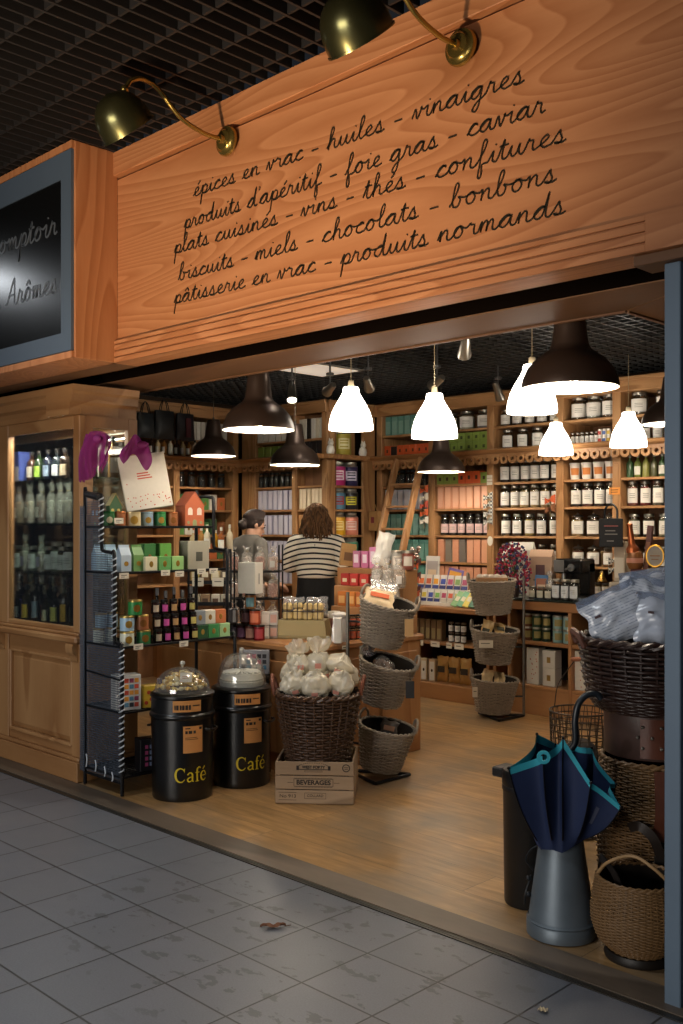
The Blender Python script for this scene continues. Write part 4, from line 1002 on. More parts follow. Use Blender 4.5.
for k in range(4):
    for j, z in enumerate((.912, 1.246, 1.567, 1.853)):
        jar(f"{ORD[k]} preserve jar on the {('bottom', 'third', 'second', 'top')[j]} shelf of the far cabinet window", (-6.52 - .12 * k, 3.30, z + .0006), .19, .045, ['#3a2a1a', '#7a6a4a', '#5a5a6a', '#8a7a5a'][(k + j) % 4], None, '#cfd4dc', group=CG)
for k in range(3):
    bottle('spirit_bottle', f"{ORD[k]} bright bottle seen through the cabinet's side glass", 'bottle', (-5.42, 3.29 + .075 * k, 1.853 + .0006), .03, .26, ['#b9a07a', '#cfc8b4', '#8a6a3a'][k], '#e8e4da', group=CG, rz=PI / 2)

b = MB(); b.box(-6.2, CX1 - .1, CY0 + .052, CY0 + .066, 2.196, 2.21); b.build('fill_strip', emis('#ffe8c8', 6), t, smooth=False)  # added glow strip, out of sight behind the top rail
light('AREA', 'cabinet_fill', (-5.82, CY0 + .075, 2.16), 30, (1, .92, .8), .7, .03, (-5.82, CY0 + .16, 0))  # added fill light to brighten the goods in the cabinet
# ================================================================== WIRE GIFT RACK BESIDE THE CABINET
RX0, RY0, RY1 = -5.283, 3.16, 3.985
TIER = [(-5.10, 1.73), (-4.963, 1.394), (-4.885, .871)]
SHZ = [(1.545, -5.10), (1.278, -4.963), (.855, -4.885), (.48, -4.885), (.11, -4.885)]
t = thing('wire_rack', 'black stepped wire display rack of gift boxes and jams beside the cabinet', 'display rack', (0, 0, 0))
def stepped(y, r=.011):
    x0 = RX0
    return catmull([(x0, y, .01), (x0, y, .5), (x0, y, 1.68), (x0 + .02, y, 1.735), (TIER[0][0] - .03, y, 1.735), (TIER[0][0], y, 1.70), (TIER[0][0], y, 1.45), (TIER[0][0] + .02, y, 1.405), (TIER[1][0] - .03, y, 1.395), (TIER[1][0], y, 1.36),
                    (TIER[1][0], y, .92), (TIER[1][0] + .015, y, .878), (TIER[2][0] - .02, y, .87), (TIER[2][0], y, .84), (TIER[2][0], y, .45), (TIER[2][0], y, .01)], 4)
for y in (RY0, RY1):
    b = MB(); b.tube(stepped(y), .011, 8); b.build('end_frame', M_wire, t)
    b = MB(); b.tube([(RX0, y, .08), (TIER[2][0], y, .08)], .009, 6); b.build('foot_bar', M_wire, t)
# fine wire mesh on the end facing the mall
b = MB(); ym = RY0
def xr(z): return TIER[0][0] if z > 1.40 else (TIER[1][0] if z > .872 else TIER[2][0])
z = .10
while z < 1.70:
    b.tube([(RX0, ym, z), (xr(z), ym, z)], .0019, 4, cap=False); z += .0135
x = RX0 + .014
while x < TIER[2][0]:
    zt = 1.72 if x < TIER[0][0] else (1.39 if x < TIER[1][0] else .865)
    b.tube([(x, ym, .09), (x, ym, zt)], .0016, 4, cap=False); x += .014
b.build('wire_mesh', mat('#46505e', .35, .4), t)
b = MB(); z = .10
while z < 1.66: b.tube([(RX0 - .022, RY0 - .02, z), (RX0 + .022, RY0 - .02, z)], .0022, 4, cap=False); z += .0135
for k in range(5): b.tube([(RX0 - .022 + .011 * k, RY0 - .02, .09), (RX0 - .022 + .011 * k, RY0 - .02, 1.67)], .0024, 4)
b.build('edge_mesh', mat('#3c4654', .35, .4), t)
for z, xf in SHZ:
    b = MB()
    b.tube([(RX0, RY0, z), (xf, RY0, z), (xf, RY1, z), (RX0, RY1, z)], .007, 6, closed=True)
    n = 30
    for k in range(n): y = RY0 + (RY1 - RY0) * (k + .5) / n; b.tube([(RX0, y, z - .002), (xf, y, z - .002)], .0022, 4)
    b.box(RX0 + .01, xf - .008, RY0 + .01, RY1 - .01, z - .0095, z - .005)
    b.build('wire_shelf', M_wire, t)
b = MB(); b.tube([(RX0, RY0, .69), (TIER[2][0], RY0, .665)], .006, 6); b.build('cross_bar', M_wire, t)
# black and white twisted ribbon wound round the front posts
def ribbon(x, z0, z1, y):
    b = MB(); n = int((z1 - z0) / .034)
    for k in range(n):
        z = z0 + (k + .5) * (z1 - z0) / n
        pts = [(x + .0135 * math.cos(a), y + .0135 * math.sin(a), z + (a + 1.57) * .006) for a in [(-2.2 + .45 * j) for j in range(8)]]
        b.tube(pts, .0045, 5)
    return b
for x, z0, z1 in ((TIER[0][0], 1.44, 1.72), (TIER[1][0], .90, 1.37), (TIER[2][0], .13, .85)):
    ribbon(x, z0, z1, RY0 - .003).build('white_ribbon', mat('#b9c0c8', .45), t)
b = MB(); b.tube([(RX0 + .02, RY0, 1.74), (TIER[0][0], RY0 - .015, 1.715)], .02, 8); b.build('dark_wrap', mat('#1a1c22', .5), t)
# curled ends of white ribbon near the foot
for k, x in enumerate((-5.26, -5.16, -5.06, -4.98)):
    b = MB(); b.tube(catmull([(x, RY0 - .006, .19 - .02 * k), (x + .02, RY0 - .012, .16 - .02 * k), (x + .015, RY0 - .015, .12 - .012 * k)], 5), .005, 5); b.build('ribbon_end', mat('#b9c0c8', .45), t)
def rk(px_, z, u, dy=0): p = at_u(px_, 527, u); return (u, p.y + dy, z + .0004)
FX = PI / 2
GR = 'gifts on the wire rack'
# ---- top tier
tin_r = .036
TT = [(108.5, '#2e6a3a', '#d8d0b0', 'pale-labelled'), (119.5, '#a8683f', '#8a5030', 'copper'), (132.5, '#c9b98f', '#b08a3a', 'wide cream'), (147, '#8fa9bb', '#b08a3a', 'blue-grey'), (160, '#2f7a45', '#b08a3a', 'bright green'), (172, '#a8683f', '#8a5a2a', 'brown')]
for k, (x, c, e, nm) in enumerate(TT):
    tin('biscuit_tin', f'{nm} tin with a gold emblem in the top tier row', 'tin', (-5.155, rk(x, 0, -5.155)[1], 1.5454), .049 if k == 2 else .037, .092, c, emblem=e, lid=c, rz=FX - .35)
def house_box(label, loc, w, d, h, hr, col, win, rz, roof=None, cat='box'):
    o = thing('house_box', label, cat, loc, rz)
    b = MB(); b.prism([(-w / 2, 0), (w / 2, 0), (w / 2, h), (0, h + hr), (-w / 2, h)], -d / 2, d / 2, 'XZ'); b.build('carton', mat(col, .6, var=.1), o, smooth=False)
    b = MB()
    for sx in (-1, 1):
        M = Matrix.Translation((sx * w / 4, 0, h + hr / 2)) @ Matrix.Rotation(sx * math.atan2(hr, w / 2), 4, 'Y')
        b.box(-math.hypot(w / 2, hr) / 2 - .004, math.hypot(w / 2, hr) / 2 + .004, -d / 2 - .003, d / 2 + .003, -.001, .003, M=M)
    b.build('roof', mat(roof or col, .6), o, smooth=False)
    b = MB()
    for sx in (-.24, .24):
        cx = sx * w; ww = w * .12; z0 = h * .55
        pl = [(cx - ww, z0), (cx + ww, z0)] + [(cx + ww * math.cos(a), z0 + h * .22 + ww * math.sin(a)) for a in [PI * j / 8 for j in range(9)]]
        b.prism(pl, -d / 2 - .0015, -d / 2 + .001, 'XZ')
    b.build('window_print', mat(win, .6), o, smooth=False)
    b = MB(); pl = [(-w * .11, .003), (w * .11, .003)] + [(w * .11 * math.cos(a), h * .22 + w * .11 * math.sin(a)) for a in [PI * j / 8 for j in range(9)]]
    b.prism(pl, -d / 2 - .0015, -d / 2 + .001, 'XZ')
    for sx in (-.33, .33): b.lathe([(.001, .001), (w * .07, .001), (w * .07, -.001)], 10, (sx * w, -d / 2 - .0005, h * .2), Matrix.Rotation(PI / 2, 4, 'X'))
    b.build('door_print', mat('#8a9a6a', .6), o, smooth=False)
    return o
house_box('orange gingerbread house gift box on the top tier of the rack', (-5.16, rk(190, 0, -5.16)[1], 1.5454), .148, .10, .135, .085, '#b9623f', '#e0d4c8', FX, '#a8563a')
house_box('green and gold house box behind the tins, left of the white gift', (-5.235, rk(114, 0, -5.235)[1], 1.5454), .085, .036, .13, .07, '#2f5a35', '#c9b060', FX, '#8a7a3a')
house_box('kraft house box with a blue window at the rack end', (-5.232, 3.208, 1.5454), .05, .045, .12, .05, '#9a6a48', '#a9bcd0', FX - 1.0, '#7a5238')
o = carton('gift_box', 'large white gift box dotted with red, propped up above the tins', 'box', (-5.165, rk(150, 0, -5.165)[1], 1.654), (.285, .05, .345), '#e6e0d2', rot=(math.radians(-10), math.radians(-9), FX - .5), rough=.25)
def dots():
    b = MB(); r_ = random.Random(3)
    for k in range(46):
        e = r_.random()
        x = r_.uniform(-.13, .13); z = r_.uniform(.015, .09) if k < 30 else r_.uniform(.1, .2)
        if k < 30 or abs(x) > .1: b.lathe([(.001, .0006), (.004, .0006), (.004, 0)], 6, (x, -.0255, z), Matrix.Rotation(PI / 2, 4, 'X'))
    for k in range(3): b.box(-.045, .045 - .01 * k, -.0257, -.025, .19 + .016 * k, .198 + .016 * k)
    return b
dots().build('red_print', mat('#c9604a', .6), o, smooth=False)['kind'] = 'stuff'
# magenta tulle draped over the rack top and box
def tulle():
    if 'tulle' in MATS: return MATS['tulle']
    m = bpy.data.materials.new('magenta_tulle'); m.use_nodes = True; nt = m.node_tree; nt.nodes.clear(); L = nt.links.new
    out = N(nt, 'ShaderNodeOutputMaterial'); tr = N(nt, 'ShaderNodeBsdfTransparent'); df = N(nt, 'ShaderNodeBsdfDiffuse'); tl = N(nt, 'ShaderNodeBsdfTranslucent')
    for n in (df, tl): n.inputs['Color'].default_value = lin('#94397f')
    a = N(nt, 'ShaderNodeMixShader'); a.inputs[0].default_value = .4; L(df.outputs[0], a.inputs[1]); L(tl.outputs[0], a.inputs[2])
    b = N(nt, 'ShaderNodeMixShader'); b.inputs[0].default_value = .78; L(tr.outputs[0], b.inputs[1]); L(a.outputs[0], b.inputs[2]); L(b.outputs[0], out.inputs['Surface'])
    MATS['tulle'] = m; return m
def drape(label, c, w, h, rz, seed):
    o = thing('tulle_drape', label, 'fabric', c, rz)
    m = tulle()
    for side in (-1, 1):
        b = MB()
        def fn(s, q):
            sg = .5 + .5 * side * (1 - s) if False else s
            x = (s - .5) * w * (.72 + .28 * math.sin(PI * (.15 + .8 * q)) + .05 * math.sin(5 * q + seed))
            fold = .016 * math.sin(s * 15 + seed + 2.5 * q) + .008 * math.sin(s * 27 + q * 9) + .02 * math.sin(s * 6 + q * 3 + seed)
            z = -q * h * (.80 + .2 * math.sin(s * 5 + seed)) + .045 * math.sin(PI * s) + .02 * math.sin(s * 8 + seed)
            return (x, -.012 + side * .012 - .03 * math.sin(PI * q) * math.sin(PI * s) * (1 if side < 0 else -.3) + fold, z)
        b.grid(fn, 40, 22); b.build('cloth_layer', m, o, angle=180)
    b = MB(); b.sphere((w * .2, -.03, -.0), .035, 12, 8, sc=(1.1, .7, .7)); b.build('knot', mat('#7a2068', .7), o)
    return o
p = at_v(100, 440, 3.10); drape('magenta tulle draped over the cabinet corner, its larger hanging piece', (p.x, 3.075, p.z), .225, .27, .1, 1)
p = at_u(137, 442, -5.12); drape('smaller magenta tulle tail behind the white gift box', (-5.13, p.y, p.z - .02), .19, .15, FX - .6, 4)
# ---- second tier
def gable(label, loc, w, d, h, hr, col, rz, top=None, emblem=None, group=None):
    o = thing('gable_box', label, 'box', loc, rz, group)
    b = MB(); b.prism([(-d / 2, 0), (d / 2, 0), (d / 2, h), (.006, h + hr), (-.006, h + hr), (-d / 2, h)], -w / 2, w / 2, 'YZ'); b.build('carton', mat(col, .5, var=.05), o, smooth=False)
    b = MB(); b.box(-w / 2, w / 2, -.004, .004, h + hr - .002, h + hr + .016); b.build('gable_fold', mat(top or col, .5), o, smooth=False)
    if emblem:
        b = MB(); b.lathe([(.001, .0012), (w * .22, .0012), (w * .22, 0)], 12, (0, -d / 2 - .0005, h * .5), Matrix.Rotation(PI / 2, 4, 'X')); b.build('emblem', mat(emblem, .35, .6), o, smooth=False)
    return o
for k, (x, c, nm) in enumerate(((99, '#9fc2da', 'leftmost light blue'), (110, '#a9cbe0', 'middle light blue'), (123.5, '#c3d6e4', 'frosted blue-white'), (136, '#6f9a5a', 'leaf green'))):
    gable(f'{nm} gable-top gift carton on the second tier', rk(x, 1.278, -5.2 if k < 2 else -5.04), .066, .07, .10, .045, c, FX - .1, emblem='#b08a3a' if k > 1 else None)
for k, (x, c, nm) in enumerate(((147, '#2f6a35', 'dark green'), (163, '#5f9a45', 'grass green'))):
    carton('gift_carton', f'{nm} carton standing behind the slanted boxes, second tier', 'box', rk(x, 1.278, -5.08), (.085, .06, .165), c, FX, emblem='#8a5a2a')
for k, (x, c, nm) in enumerate(((149, '#e0d9b8', 'cream'), (162.5, '#5fa05a', 'mid green'), (175.5, '#9aca80', 'pale green'))):
    carton('gift_carton', f'{nm} slanted gift box with a gold emblem, second tier front', 'box', rk(x, 1.278, -5.005), (.082, .06, .088), c, FX, emblem='#9a7a2a', rot=(math.radians(0), 0, FX - .12))
carton('gift_carton', 'large mottled grey carton with a dark square, end of the second tier', 'box', rk(194, 1.278, -5.06), (.15, .12, .178), '#a9a493', FX - .15, face=('#4a4a40', .38, .68, .3, .62))
for k, (x, y, u, nm) in enumerate(((119.5, 521, -5.085, 'under the cream tin'), (124.5, 576, -4.95, 'below the blue cartons'), (166, 573, -4.95, 'below the mid green slanted box'), (180, 574, -4.95, 'below the pale green slanted box'), (202, 571.5, -4.95, 'below the mottled grey carton'), (214, 571, -4.95, 'at the far end of the second tier'), (139, 647, -4.87, 'below the green tin'), (184.5, 644, -4.87, 'below the jam jars'))):
    p = at_u(x, y, u); ue = {-5.085: -5.0925, -4.95: -4.9555, -4.87: -4.8775}[u]; o = thing('price_tag', f'white price tag clipped to the rack edge {nm}', 'price tag', (ue, p.y, p.z), FX)
    b = MB(); b.box(-.032, .032, -.0015, .0, -.016, .018); b.build('card', M_paper, o, smooth=False)
    b = MB(); b.box(-.02, .018, -.0022, -.001, .002, .006); b.box(-.02, .005, -.0022, -.001, -.008, -.004); b.build('print', mat('#5a564e', .7), o, smooth=False)
# ---- third tier: tins, jam jars, small boxes
TB = [(99, 0, '#d4dccf', 'pale grey-green', '#d8e0d4'), (111, 0, '#cdd8cc', 'pale sage', None), (127, 0, '#dfe2cf', 'wide ivory', '#b08a3a'), (142.5, 0, '#2f7a45', 'dark green', '#9a6a2a'),
      (101, 1, '#a3c6dc', 'first light blue', None), (112, 1, '#a3c6dc', 'second light blue', None), (127, 1, '#aacbe0', 'third light blue', '#b08a3a'), (140.5, 1, '#a8683f', 'copper brown', '#8a5a2a'), (134, 2, '#2f8a45', 'single bright green', '#9a6a2a')]
for x, lev, c, nm, e in TB:
    tin('round_tin', f'{nm} round tin in the {("bottom", "middle", "top")[lev]} row of the tin pile, third tier', 'tin', rk(x + (0 if x < 130 else 1), .8554 + lev * .0892, -4.935 if x > 118 else -5.2), .0345 if x < 120 else .041, .087, c, emblem=e, lid='#b9a05a', rz=FX - .3, group=None)
LC = ['#b0a08a', '#c04a98', '#b08a5a', '#c04a98', '#b9ac60']
for lev in range(3):
    for k in range(5):
        x = 158 + 9.0 * k - lev * 1.4
        h = .085
        o = link('jam_jar', lathe_mesh(('jamjar',), [(.001, 0), (.022, 0), (.0245, .005), (.0245, .062), (.021, .07)], mat('#26100f', .15, 0, .6), 16, cap=False), None, rk(x, .8554 + lev * .0865, -4.93), (0, 0, FX - .3))
        tag(o, f"{ORD[k]} {('brown', 'pink', 'tan', 'pink', 'yellow')[k]}-labelled jam jar in the {('bottom', 'middle', 'top')[lev]} row on the rack", 'jar', 'jam jars on the wire rack')
        link('lid', lathe_mesh(('jamlid',), [(.0235, .068), (.0245, .07), (.0245, .083), (.001, .085)], M_darklid, 16, cap=False), o)
        def fn(c=LC[k]):
            b = MB(); b.grid(lambda s, q: (.0252 * math.sin(-.75 + 1.5 * s), -.0252 * math.cos(-.75 + 1.5 * s), .014 + .04 * q), 7, 2); return b.mesh('label', mat(c, .6))
        link('label', cached(('jamlab', LC[k]), fn), o)
for k in range(5):
    bottle('syrup_bottle', f"{ORD[k]} tall black bottle standing behind the jam jars", 'bottle', rk(157 + 8.5 * k, .8554, -5.02), .026, .32 - .02 * (k % 2), '#14100f', None, '#5a5a5c', group='black bottles on the wire rack')
for x, lev, c, nm in ((203, 1, '#8a929a', 'blue-grey'), (213, 1, '#e0dac8', 'ivory'), (223.5, 1, '#c9764a', 'orange'), (209, 0, '#1f4a2a', 'dark green'), (220, 0, '#3f8a4f', 'emerald'), (231, 0, '#a5cf96', 'mint green')):
    carton('soap_box', f'{nm} cube box with a gold emblem at the far end of the third tier', 'box', rk(x - (5 if lev else 8.5), .8554 + lev * .0875, -4.935 - .01 * lev), (.076, .06, .086), c, FX - .15, emblem='#a8803a')
# ---- lower shelves
o = carton('calendar_box', 'white box with coloured picture squares on the low rack shelf', 'box', (-4.985, 3.25, .4806), (.15, .10, .205), '#d9d9d6', FX - .25)
b = MB(); r_ = random.Random(5)
cs = ['#c9503a', '#e09a3a', '#3a3a42', '#5a8aa8', '#8a3a5a']
for i in range(4):
    for j in range(5): b.box(-.055 + .03 * i, -.03 + .03 * i, -.0515, -.05, .02 + .035 * j, .045 + .035 * j, mi=r_.randrange(5))
b.build('picture_squares', [mat(c, .6) for c in cs], o, smooth=False)
o = carton('flower_tin', 'yellow tin printed with red flowers on the low rack shelf', 'tin', (-4.955, rk(149.5, 0, -4.955)[1], .4806), (.095, .07, .13), '#d9b53a', FX - .3)
b = MB()
for x, z in ((-.03, .03), (.0, .05), (.03, .035), (-.015, .09), (.025, .1)): b.lathe([(.001, .001), (.012, .001), (.012, 0)], 8, (x, -.0355, z), Matrix.Rotation(PI / 2, 4, 'X'))
b.build('flower_print', mat('#b8402a', .6), o, smooth=False)
o = carton('gift_box', 'black box with pink letters on the lowest rack shelf', 'box', (-4.96, rk(147, 0, -4.96)[1], .1106), (.12, .09, .19), '#16151a', FX - .2)
b = MB()
for i in range(3):
    for j in range(4): b.box(-.03 + .028 * i, -.012 + .028 * i, -.0465, -.045, .03 + .034 * j, .052 + .034 * j, mi=i % 2)
b.build('pink_print', [mat('#b04a78', .6), mat('#7a8aa8', .6)], o, smooth=False)
def pillow(b, w, h, d, seed, nu=16, nv=14, cr=.006, M=None, mi=0):
    r_ = random.Random(seed); ph = [r_.uniform(0, 6) for _ in range(6)]
    for sgn in (-1, 1):
        def fn(s, q):
            e = (math.sin(PI * s) ** .55) * (math.sin(PI * q) ** .5)
            x = (s - .5) * w * (1 - .06 * math.sin(PI * q)); z = (q - .5) * h
            y = sgn * (d / 2 * e) + cr * (math.sin(s * 17 + ph[0] + q * 5) + math.sin(q * 21 + ph[1] - s * 7) + .7 * math.sin((s + q) * 29 + ph[2])) * (.3 + .7 * e) * .6
            p = Vector((x + cr * math.sin(q * 13 + ph[3]), y, z + cr * math.sin(s * 11 + ph[4])))
            return tuple(M @ p) if M is not None else tuple(p)
        b.grid(fn, nu, nv, mi)
    return b
o = thing('plastic_bag', 'clear mauve plastic bag beside the yellow flower tin', 'bag', (-4.95, rk(166, 0, -4.95)[1], .56), FX - .2)
b = MB(); pillow(b, .11, .15, .07, 8); b.build('film', glassy('#c9c4e8', .35, .15, .15, '#b9b0d8'), o, angle=80)

# ================================================================== TWO BLACK COFFEE BINS
M_bin = mat('#0c0c0d', .28, 0, .55, coat=.2)
def wrap(fn, nx, nz, r):
    pass
def serif_cafe(R_, mid, z0, size):
    """raised yellow serif letters bent round the bin"""
    m = MB()
    def ribbon(pts, ws):
        c = catmull([(p[0], 0, p[1]) for p in pts], 6) if len(pts) > 2 else [Vector((p[0], 0, p[1])) for p in pts]
        n = len(c); vs = []
        for i in range(n):
            f = i / (n - 1) * (len(ws) - 1); k = min(int(f), len(ws) - 2); w_ = ws[k] + (ws[k + 1] - ws[k]) * (f - k)
            t_ = c[min(i + 1, n - 1)] - c[max(i - 1, 0)]; t_.normalize(); nn = Vector((-t_.z, 0, t_.x)) * w_ / 2
            for q in (c[i] + nn, c[i] - nn):
                a = mid + (q.x * size) / R_
                vs.append(((R_ + .0015) * math.sin(a), -(R_ + .0015) * math.cos(a), z0 + q.z * size))
        m.add(vs, [(2 * i, 2 * i + 2, 2 * i + 3, 2 * i + 1) for i in range(n - 1)])
    X = -1.15
    ribbon([(X + .62, .78), (X + .5, .92), (X + .3, .95), (X + .1, .8), (X + .03, .5), (X + .1, .2), (X + .3, .04), (X + .5, .06), (X + .64, .2)], [.05, .06, .09, .13, .16, .13, .09, .06, .05])
    ribbon([(X + .63, .95), (X + .63, .66)], [.06, .02])
    X += .78
    ribbon([(X + .06, .5), (X + .2, .64), (X + .36, .58), (X + .4, .42), (X + .4, .1), (X + .5, .03)], [.09, .07, .1, .12, .11, .04])
    ribbon([(X + .4, .36), (X + .2, .32), (X + .06, .18), (X + .18, .03), (X + .4, .14)], [.05, .06, .11, .08, .05])
    X += .56
    ribbon([(X + .44, .88), (X + .34, .98), (X + .2, .86), (X + .18, .6), (X + .18, .04)], [.09, .06, .11, .12, .12])
    ribbon([(X + .04, .62), (X + .36, .62)], [.06, .06]); ribbon([(X + .05, .03), (X + .32, .03)], [.05, .05])
    X += .42
    ribbon([(X + .08, .36), (X + .46, .38), (X + .38, .6), (X + .26, .66), (X + .12, .56), (X + .06, .34), (X + .14, .1), (X + .3, .03), (X + .46, .14)], [.05, .05, .08, .07, .1, .13, .11, .08, .04])
    ribbon([(X + .22, .78), (X + .38, .98)], [.05, .1])
    return m
def coffee_bin(label, loc, s, face, dome):
    o = thing('coffee_bin', label, 'bin', loc)
    R_ = .178 * s
    b = MB(); b.lathe([(.001, 0), (R_ * .95, 0), (R_ * .97, .012), (R_ * .965, .03), (R_, .42 * s), (R_ * 1.0, .455 * s), (R_ * 1.05, .465 * s), (R_ * 1.06, .475 * s), (R_ * 1.03, .485 * s), (R_ * 1.0, .49 * s)], 48, cap=False); b.build('body', M_bin, o)
    b = MB(); b.lathe([(R_ * 1.0, .488 * s), (R_ * 1.0, .57 * s), (R_ * 1.04, .578 * s), (R_ * 1.04, .59 * s), (R_ * .98, .596 * s), (.001, .596 * s)], 48, cap=False); b.build('lid_band', M_bin, o)
    for a in (face - 1.75, face + 1.35):
        b = MB(); c = Vector((math.sin(a), -math.cos(a), 0)); tg = Vector((math.cos(a), math.sin(a), 0)); z = .40 * s
        b.tube(catmull([c * R_ + tg * .05 + Vector((0, 0, z)), c * (R_ + .022) + tg * .045 + Vector((0, 0, z - .005)), c * (R_ + .026) + Vector((0, 0, z - .012)), c * (R_ + .022) - tg * .045 + Vector((0, 0, z - .005)), c * R_ - tg * .05 + Vector((0, 0, z))], 5), .007, 8); b.build('handle', M_bin, o)
    # orange cards
    def card(a0, a1, z0, z1, nm, lines):
        b = MB(); b.grid(lambda s_, q: ((R_ + .003) * math.sin(a0 + (a1 - a0) * s_), -(R_ + .003) * math.cos(a0 + (a1 - a0) * s_), z0 + (z1 - z0) * q), 9, 2); 
        c = b.build(nm, M_tag, o)
        b = MB()
        for f0, f1, q0, q1 in lines:
            b.grid(lambda s_, q: ((R_ + .0042) * math.sin(a0 + (a1 - a0) * (f0 + (f1 - f0) * s_)), -(R_ + .0042) * math.cos(a0 + (a1 - a0) * (f0 + (f1 - f0) * s_)), z0 + (z1 - z0) * (q0 + (q1 - q0) * q)), 6, 2)
        b.build('print', mat('#2a2118', .7), c)
    card(face + .02, face + .92, .505 * s, .568 * s, 'name_card', [(.06, .1, .2, .62), (.12, .2, .2, .62), (.24, .3, .2, .62), (.32, .40, .2, .62), (.43, .52, .2, .62), (.55, .62, .2, .62), (.68, .94, .5, .6)])
    card(face + .34, face + .98, .275 * s, .425 * s, 'info_card', [(.1, .35, .9, .94), (.1, .22, .72, .83), (.26, .44, .72, .83), (.5, .62, .72, .83), (.1, .7, .56, .58), (.1, .75, .5, .52), (.8, .95, .86, .95)])
    m = serif_cafe(R_, face + .62, .112 * s, .082 * s); m.build('lettering', mat('#d8c02a', .5), o)
    z0 = .597 * s
    hz = .13 * s if dome else .19 * s; rd = .158 * s if dome else .15 * s
    b = MB(); prof = [(rd, z0), (rd * 1.06, z0 + .004)] + [(rd * math.cos(a) ** (.9 if dome else .6), z0 + .008 + hz * math.sin(a)) for a in [PI / 2 * j / 10 for j in range(10)]] + [(.001, z0 + .008 + hz)]
    b.lathe(prof, 40, cap=False); b.build('dome', glassy('#f2f4f2', .06, .10, .06), o)
    b = MB(); b.lathe([(.006, z0 + hz + .006), (.008, z0 + hz + .016), (.016, z0 + hz + .026), (.014, z0 + hz + .038), (.001, z0 + hz + .042)], 14, cap=False); b.build('knob', mat('#c9c8c0', .15, .3), o)
    return o, z0, rd, hz
B1 = (-4.685, 3.435, .0045); B2 = (-4.66, 3.855, .0045)
o, z0, rd, hz = coffee_bin('black Café bin with gold-wrapped sweets under its dome, nearest the mall', B1, 1.0, .62, True)
# gold sweets under the first dome (each one a thing)
r_ = random.Random(21); cnt = 0
def sweet_mesh(c):
    b = MB(); b.sphere((0, 0, 0), .016, 8, 6, sc=(1.1, .85, .8))
    for s in (-1, 1): b.lathe([(.003, 0), (.011, .012), (.009, .014)], 7, (0, 0, 0), Matrix.Translation((s * .014, 0, 0)) @ Matrix.Rotation(s * PI / 2, 4, 'Y'), cap=False)
    return b.mesh('wrapped_sweet', mat(c, .3, .25))
sm = [sweet_mesh(c) for c in ('#ffdf88', '#fff0c4', '#f0c468')]
L3 = ['golden', 'pale gold', 'bronze']
for ring, (rr, n, zz) in enumerate(((.114, 18, .029), (.095, 15, .052), (.070, 11, .075), (.040, 7, .095), (.0, 1, .106))):
    for k in range(n):
        a = 2 * PI * k / n + ring * .3
        ob = link('wrapped_sweet', sm[(k + ring) % 3], None, (B1[0] + rr * math.cos(a) * 1.0, B1[1] + rr * math.sin(a), B1[2] + z0 + zz + r_.uniform(-.002, .002)), (r_.uniform(-.25, .25), r_.uniform(-.25, .25), r_.uniform(0, 6)))
        ob['label'] = 'gold-wrapped sweet heaped under the clear dome of the nearer coffee bin'; ob['category'] = 'sweet'; ob['group'] = 'gold sweets under the dome'
ob = thing('price_card', 'white card lying on the gold sweets under the dome', 'card', (B1[0] + .088, B1[1] - .04, B1[2] + z0 + .088), .62)
ob.rotation_euler = (-.5, 0, .85)
b = MB(); b.box(-.034, .034, -.004, -.002, -.028, .03); b.build('card', M_paper, ob, smooth=False)
b = MB(); b.box(-.02, .02, -.005, -.0035, .004, .007); b.box(-.02, .015, -.005, -.0035, -.006, -.003); b.build('print', mat('#b07a6a', .7), ob, smooth=False)
o, z0, rd, hz = coffee_bin('black Café bin with a taller bell dome, standing behind the first bin', B2, .98, .62, False)
ob = thing('meringue_tray', 'white ribbed tray stacked under the taller bell dome', 'tray', (B2[0], B2[1], B2[2] + z0 + .001))
b = MB(); b.lathe([(.001, .002), (.13, .002), (.135, .03), (.128, .034), (.132, .042), (.124, .05), (.118, .075), (.001, .078)], 36, cap=False); b.build('tray', mat('#dcd8cc', .4), ob)
b = MB(); 
for k in range(18): a = 2 * PI * k / 18; b.tube([(.112 * math.cos(a), .112 * math.sin(a), .078), (.03 * math.cos(a), .03 * math.sin(a), .085)], .008, 5)
b.build('ribs', mat('#e6e3da', .4), ob)
# bright gift magazine behind the bins
ob = carton('magazine_box', 'grey box with colourful squares standing behind the coffee bins', 'box', (-4.80, 4.075, .62), (.19, .04, .15), '#8a8a90', rz=.75)
b = MB(); r_ = random.Random(9)
for i in range(5):
    for j in range(3): b.box(-.08 + .033 * i, -.055 + .033 * i, -.0215, -.02, .03 + .035 * j, .055 + .035 * j, mi=r_.randrange(4))
b.build('picture_squares', [mat(c, .6) for c in ('#c04a78', '#3a6a8a', '#d8d0c8', '#2a2a30')], ob, smooth=False)
ob['label'] = 'grey box with colourful squares perched behind the two coffee bins'
st = thing('stool', 'low dark stool behind the coffee bins', 'stool', (-4.83, 4.085, .0045))
b = MB(); b.box(-.11, .11, -.06, .06, .585, .613, c=.004); b.build('seat', M_dark, st, smooth=False)
for sx in (-1, 1):
    for sy in (-1, 1): b = MB(); b.tube([(sx * .1, sy * .05, 0), (sx * .09, sy * .045, .59)], .01, 6); b.build('leg', M_dark, st)

